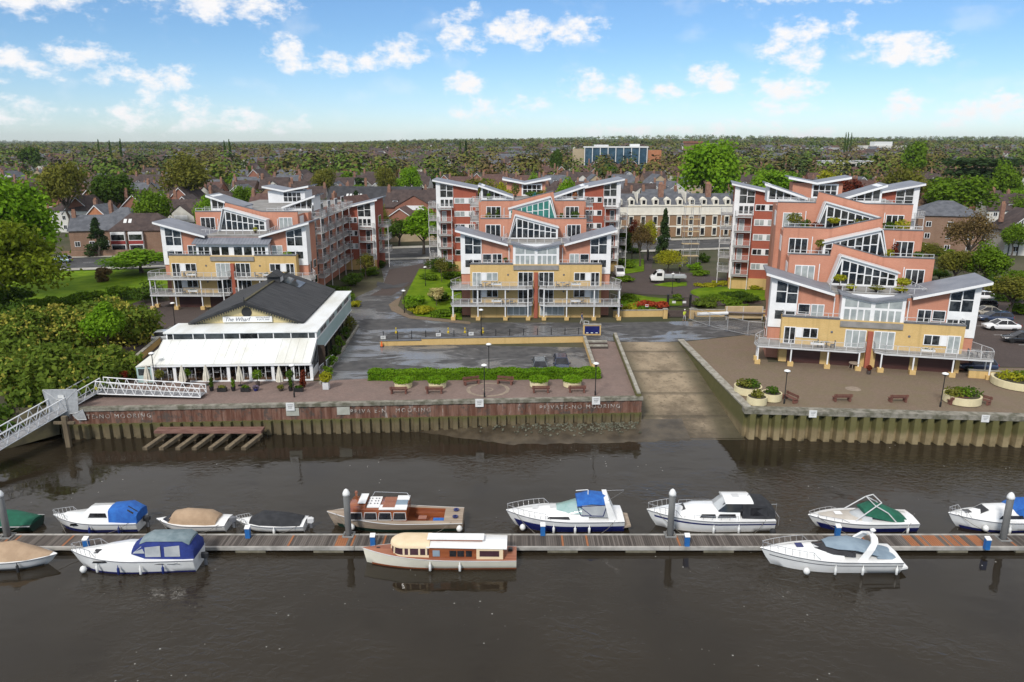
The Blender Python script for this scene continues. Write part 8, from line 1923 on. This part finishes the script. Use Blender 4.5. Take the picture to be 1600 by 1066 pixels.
# ------------------------------------------------------------------ plants standing on the terraces of the flats
def on_block(B_, lx, ly, lz, label, mat, w, h, n, seed, trunk=0, size=.13):
    v = Matrix.Translation(B_.location) @ Matrix.Rotation(B_.rotation_euler.z, 4, 'Z') @ Vector((lx*B_.scale.x, ly*B_.scale.x, lz*B_.scale.x))
    t = thing('terrace_plant', label, 'plant', tuple(v)); MB().lathe([(.18,0),(.25,.4),(.02,.38)],(0,0,0),10).build('pot', M_cpbr, t)
    if trunk: MB().tube((0,0,.35),(0,0,trunk),.05,5).build('trunk', M_bark, t)
    k = link('foliage', quads_mesh('foliage', leaf_cluster(n, w/2, w/2, h/2, size, seed, .2), mat), t); k.location = (0,0,max(trunk, .35)+h*.4)
zC = 4.85+3.75; dzC = 2.95
for i, (lx, ly, lz, mat, w, h, tr_, lab) in enumerate([(-3.4,3.2,zC+.05,M_leafy,1.5,.8,1.1,'small palm on the left of the right block lowest conservatory terrace'),(3.6,3.2,zC+.05,M_leafy,1.8,.9,.9,'small palm on the right of the right block lowest conservatory terrace'),(-2.2,2.4,zC+.05,M_leafy,1.3,.5,0,'low yellow plant left on the right block lowest terrace'),(.6,2.4,zC+.05,M_leafo,1.8,.5,0,'low planting in the middle of the right block lowest terrace'),(3.2,2.4,zC+.05,M_leafy,1.6,.5,0,'low yellow plant right on the right block lowest terrace'),
    (-5.0,10.5,zC+dzC+.05,M_leafo,1.4,1.1,1.2,'small tree on the left of the right block middle terrace'),(3.9,10.6,zC+dzC+.05,M_leafr,.9,2.0,0,'dark red climber beside the right block middle conservatory'),(3.2,10,zC+dzC+.05,M_leafy,1.1,1.0,0,'yellow green shrub on the right block middle terrace'),(6.5,10,zC+dzC+.05,M_leafd,1.3,.8,0,'dark low shrub on the right block middle terrace'),
    (-8.0,14.3,zC+2*dzC+.05,M_leafo,2.2,1.6,.8,'big olive shrub on the left of the right block upper terrace'),(-6.6,14.2,zC+2*dzC+.05,M_leafd,1.6,1.1,0,'dark shrub on the left of the right block upper terrace'),(-5.2,14,zC+2*dzC+.05,M_leafr,1.5,.8,0,'maroon shrub on the right block upper terrace'),(-3.2,14,zC+2*dzC+.05,M_leafy,1.6,.9,1.0,'little palm before the right block upper conservatory'),(.2,13.9,zC+2*dzC+.05,M_leafo,2.6,1.5,.3,'wide olive bush before the right block upper conservatory'),(3.6,14.2,zC+2*dzC+.05,M_leafd,1.6,1.1,0,'dark shrub right of the right block upper conservatory'),(5.2,14,zC+2*dzC+.05,M_leafy,2.0,1.5,0,'yellow green bamboo on the right block upper terrace')]): on_block(BLK_C, lx, ly, lz, lab, mat, w, h, int(170*w), 500+i, tr_)
zB = 7.4+3.75
for i, (lx, ly, lz, mat, w, h, tr_, lab) in enumerate([(-4.6,.9,7.42,M_leafd,.7,.5,1.2,'small palm on the middle block lower terrace'),(-7.4,10.4,zB+2.55,M_leafo,1.1,1.0,0,'round shrub on the left of the middle block upper terrace'),(-6.0,10.6,zB+2.55,M_leafd,.7,1.6,.3,'dark slim conifer pot on the middle block upper terrace'),(6.6,10.5,zB+2.55,M_leafd,1.4,1.2,.4,'dark palm on the right of the middle block upper terrace'),(4.4,10.6,zB+2.55,M_leafd,.7,.9,0,'small dark shrub beside the teal gable'),
    (-3.0,26,zB+5.05,M_leafd,1.6,2.2,.6,'dark palm on the middle block roof garden'),(-4.4,24,zB+5.05,M_leafy,1.8,1.3,0,'yellow shrub on the middle block roof garden'),(0,24,zB+5.05,M_leafd,2.6,1.0,0,'dark clipped shrub on the middle block roof garden'),(1.8,25,zB+5.05,M_leafo,1.5,1.2,0,'olive shrub on the middle block roof garden'),(7.2,18.5,zB+5.05,pm('rusty_leaf',(0.20,0.06,0.02),(0.3,0.12,0.04),1.0,island=.6),1.0,1.2,0,'rust coloured shrub in the middle block right roof room'),(-7.6,18.4,zB+5.05,M_leafm,.8,1.0,0,'green shrub at the middle block left roof room')]): on_block(BLK_B, lx, ly, lz, lab, mat, w, h, int(170*w), 540+i, tr_)
for i, (lx, ly, lz, mat, w, h, tr_, lab) in enumerate([(4.9,.8,7.45,M_leafm,.9,.6,.5,'round topped potted bush on the leftmost block lower terrace'),(8.4,.8,7.45,M_leafb,1.5,.8,.6,'wide bright bush on the leftmost block lower terrace'),(2.6,3.8,zB+.05,M_leafy,.8,.7,0,'golden shrub on the leftmost block conservatory terrace'),(-5.9,.9,7.45,M_leafd,.8,.9,0,'dark shrub on the left of the leftmost block lower terrace')]): on_block(BLK_A, lx, ly, lz, lab, mat, w, h, int(190*w), 560+i, tr_)
# chairs and tables on the balconies
M_wick = pm('grey_wicker', (0.08,0.08,0.085), (0.14,0.14,0.145), 3.0, rough=.9)
def bal(B_, lx, ly, lz): return Matrix.Translation(B_.location) @ Matrix.Rotation(B_.rotation_euler.z, 4, 'Z') @ Vector((lx*B_.scale.x, ly*B_.scale.x, lz*B_.scale.x))
def balcony_set(B_, lx, lz, nm):
    rz = B_.rotation_euler.z
    t = thing('balcony_table', 'small table on '+nm, 'table', tuple(bal(B_, lx, -.95, lz+.03)), rz); MB().lathe([(.02,.68),(.36,.68),(.36,.72),(.02,.73)],(0,0,0),12).build('tabletop', M_wick, t); MB().lathe([(.2,0),(.04,.03),(.04,.68)],(0,0,0),8).build('pedestal', M_black, t)
    for s, w in ((-1,'left'),(1,'right')):
        c = thing('balcony_chair', f'grey chair {w} of the small table on {nm}', 'chair', tuple(bal(B_, lx+s*.72, -.95, lz+.03)), rz); MB().box(-.25,.25,-.25,.25,.34,.44).build('seat', M_wick, c); MB().box(min(s*.19,s*.26),max(s*.19,s*.26),-.25,.25,.44,.92).build('backrest', M_wick, c)
        for u in (-.2,.2):
            for v_ in (-.2,.2): MB().box(u-.03,u+.03,v_-.03,v_+.03,0,.34).build('leg', M_black, c)
for B_, lx, lz, nm in ((BLK_B,-4.4,2.3,'the middle block lower left balcony'),(BLK_B,6.2,2.3,'the middle block lower right balcony'),(BLK_B,-7.6,4.85,'the middle block upper left balcony'),(BLK_B,4.0,4.85,'the middle block upper right balcony'),(BLK_C,-4.8,2.3,'the right block left balcony'),(BLK_C,11.2,2.3,'the right block far right balcony'),(BLK_A,-6.4,4.85,'the leftmost block upper left balcony'),(BLK_A,-7.0,2.3,'the leftmost block lower left balcony'),(BLK_A,4.6,4.85,'the leftmost block upper right balcony')): balcony_set(B_, lx, lz, nm)
# the turquoise chair on the roof garden
v = Vector((3.6+.3, 110+23, ZQ+zB+5.07)); t = thing('garden_chair', 'turquoise garden chair on the middle block roof garden', 'chair', tuple(v)); MB().box(-.35,.35,-.35,.35,.3,.4).build('seat', pm('turquoise_plastic',(0.03,0.38,0.45),None,rough=.5), t); MB().box(-.35,.35,.27,.35,.4,1.0).build('backrest', pm('turquoise_plastic',(0,0,0)), t)
for x in (-.3,.3):
    for y in (-.3,.3): MB().box(x-.03,x+.03,y-.03,y+.03,0,.3).build('leg', pm('turquoise_plastic',(0,0,0)), t)

# ------------------------------------------------------------------ the air
hz = MB().box(-9500, 9500, -60, 9050, -2.5, 110).build('haze', None)
hz.data.materials.clear(); m = bpy.data.materials.new('haze'); m.use_nodes = True; k = NT(m.node_tree); o_ = k.node('ShaderNodeOutputMaterial'); vv = k.node('ShaderNodeVolumePrincipled')
vv.inputs['Color'].default_value = (0.86,0.94,1.0,1); vv.inputs['Density'].default_value = 0.000045; vv.inputs['Anisotropy'].default_value = 0.2; k.l.new(vv.outputs[0], o_.inputs['Volume']); hz.data.materials.append(m)
try: m.cycles.homogeneous_volume = True
except Exception: pass
hz['kind'] = 'stuff'; hz['label'] = 'thin pale haze lying over the far suburbs and woods'; hz['category'] = 'haze'
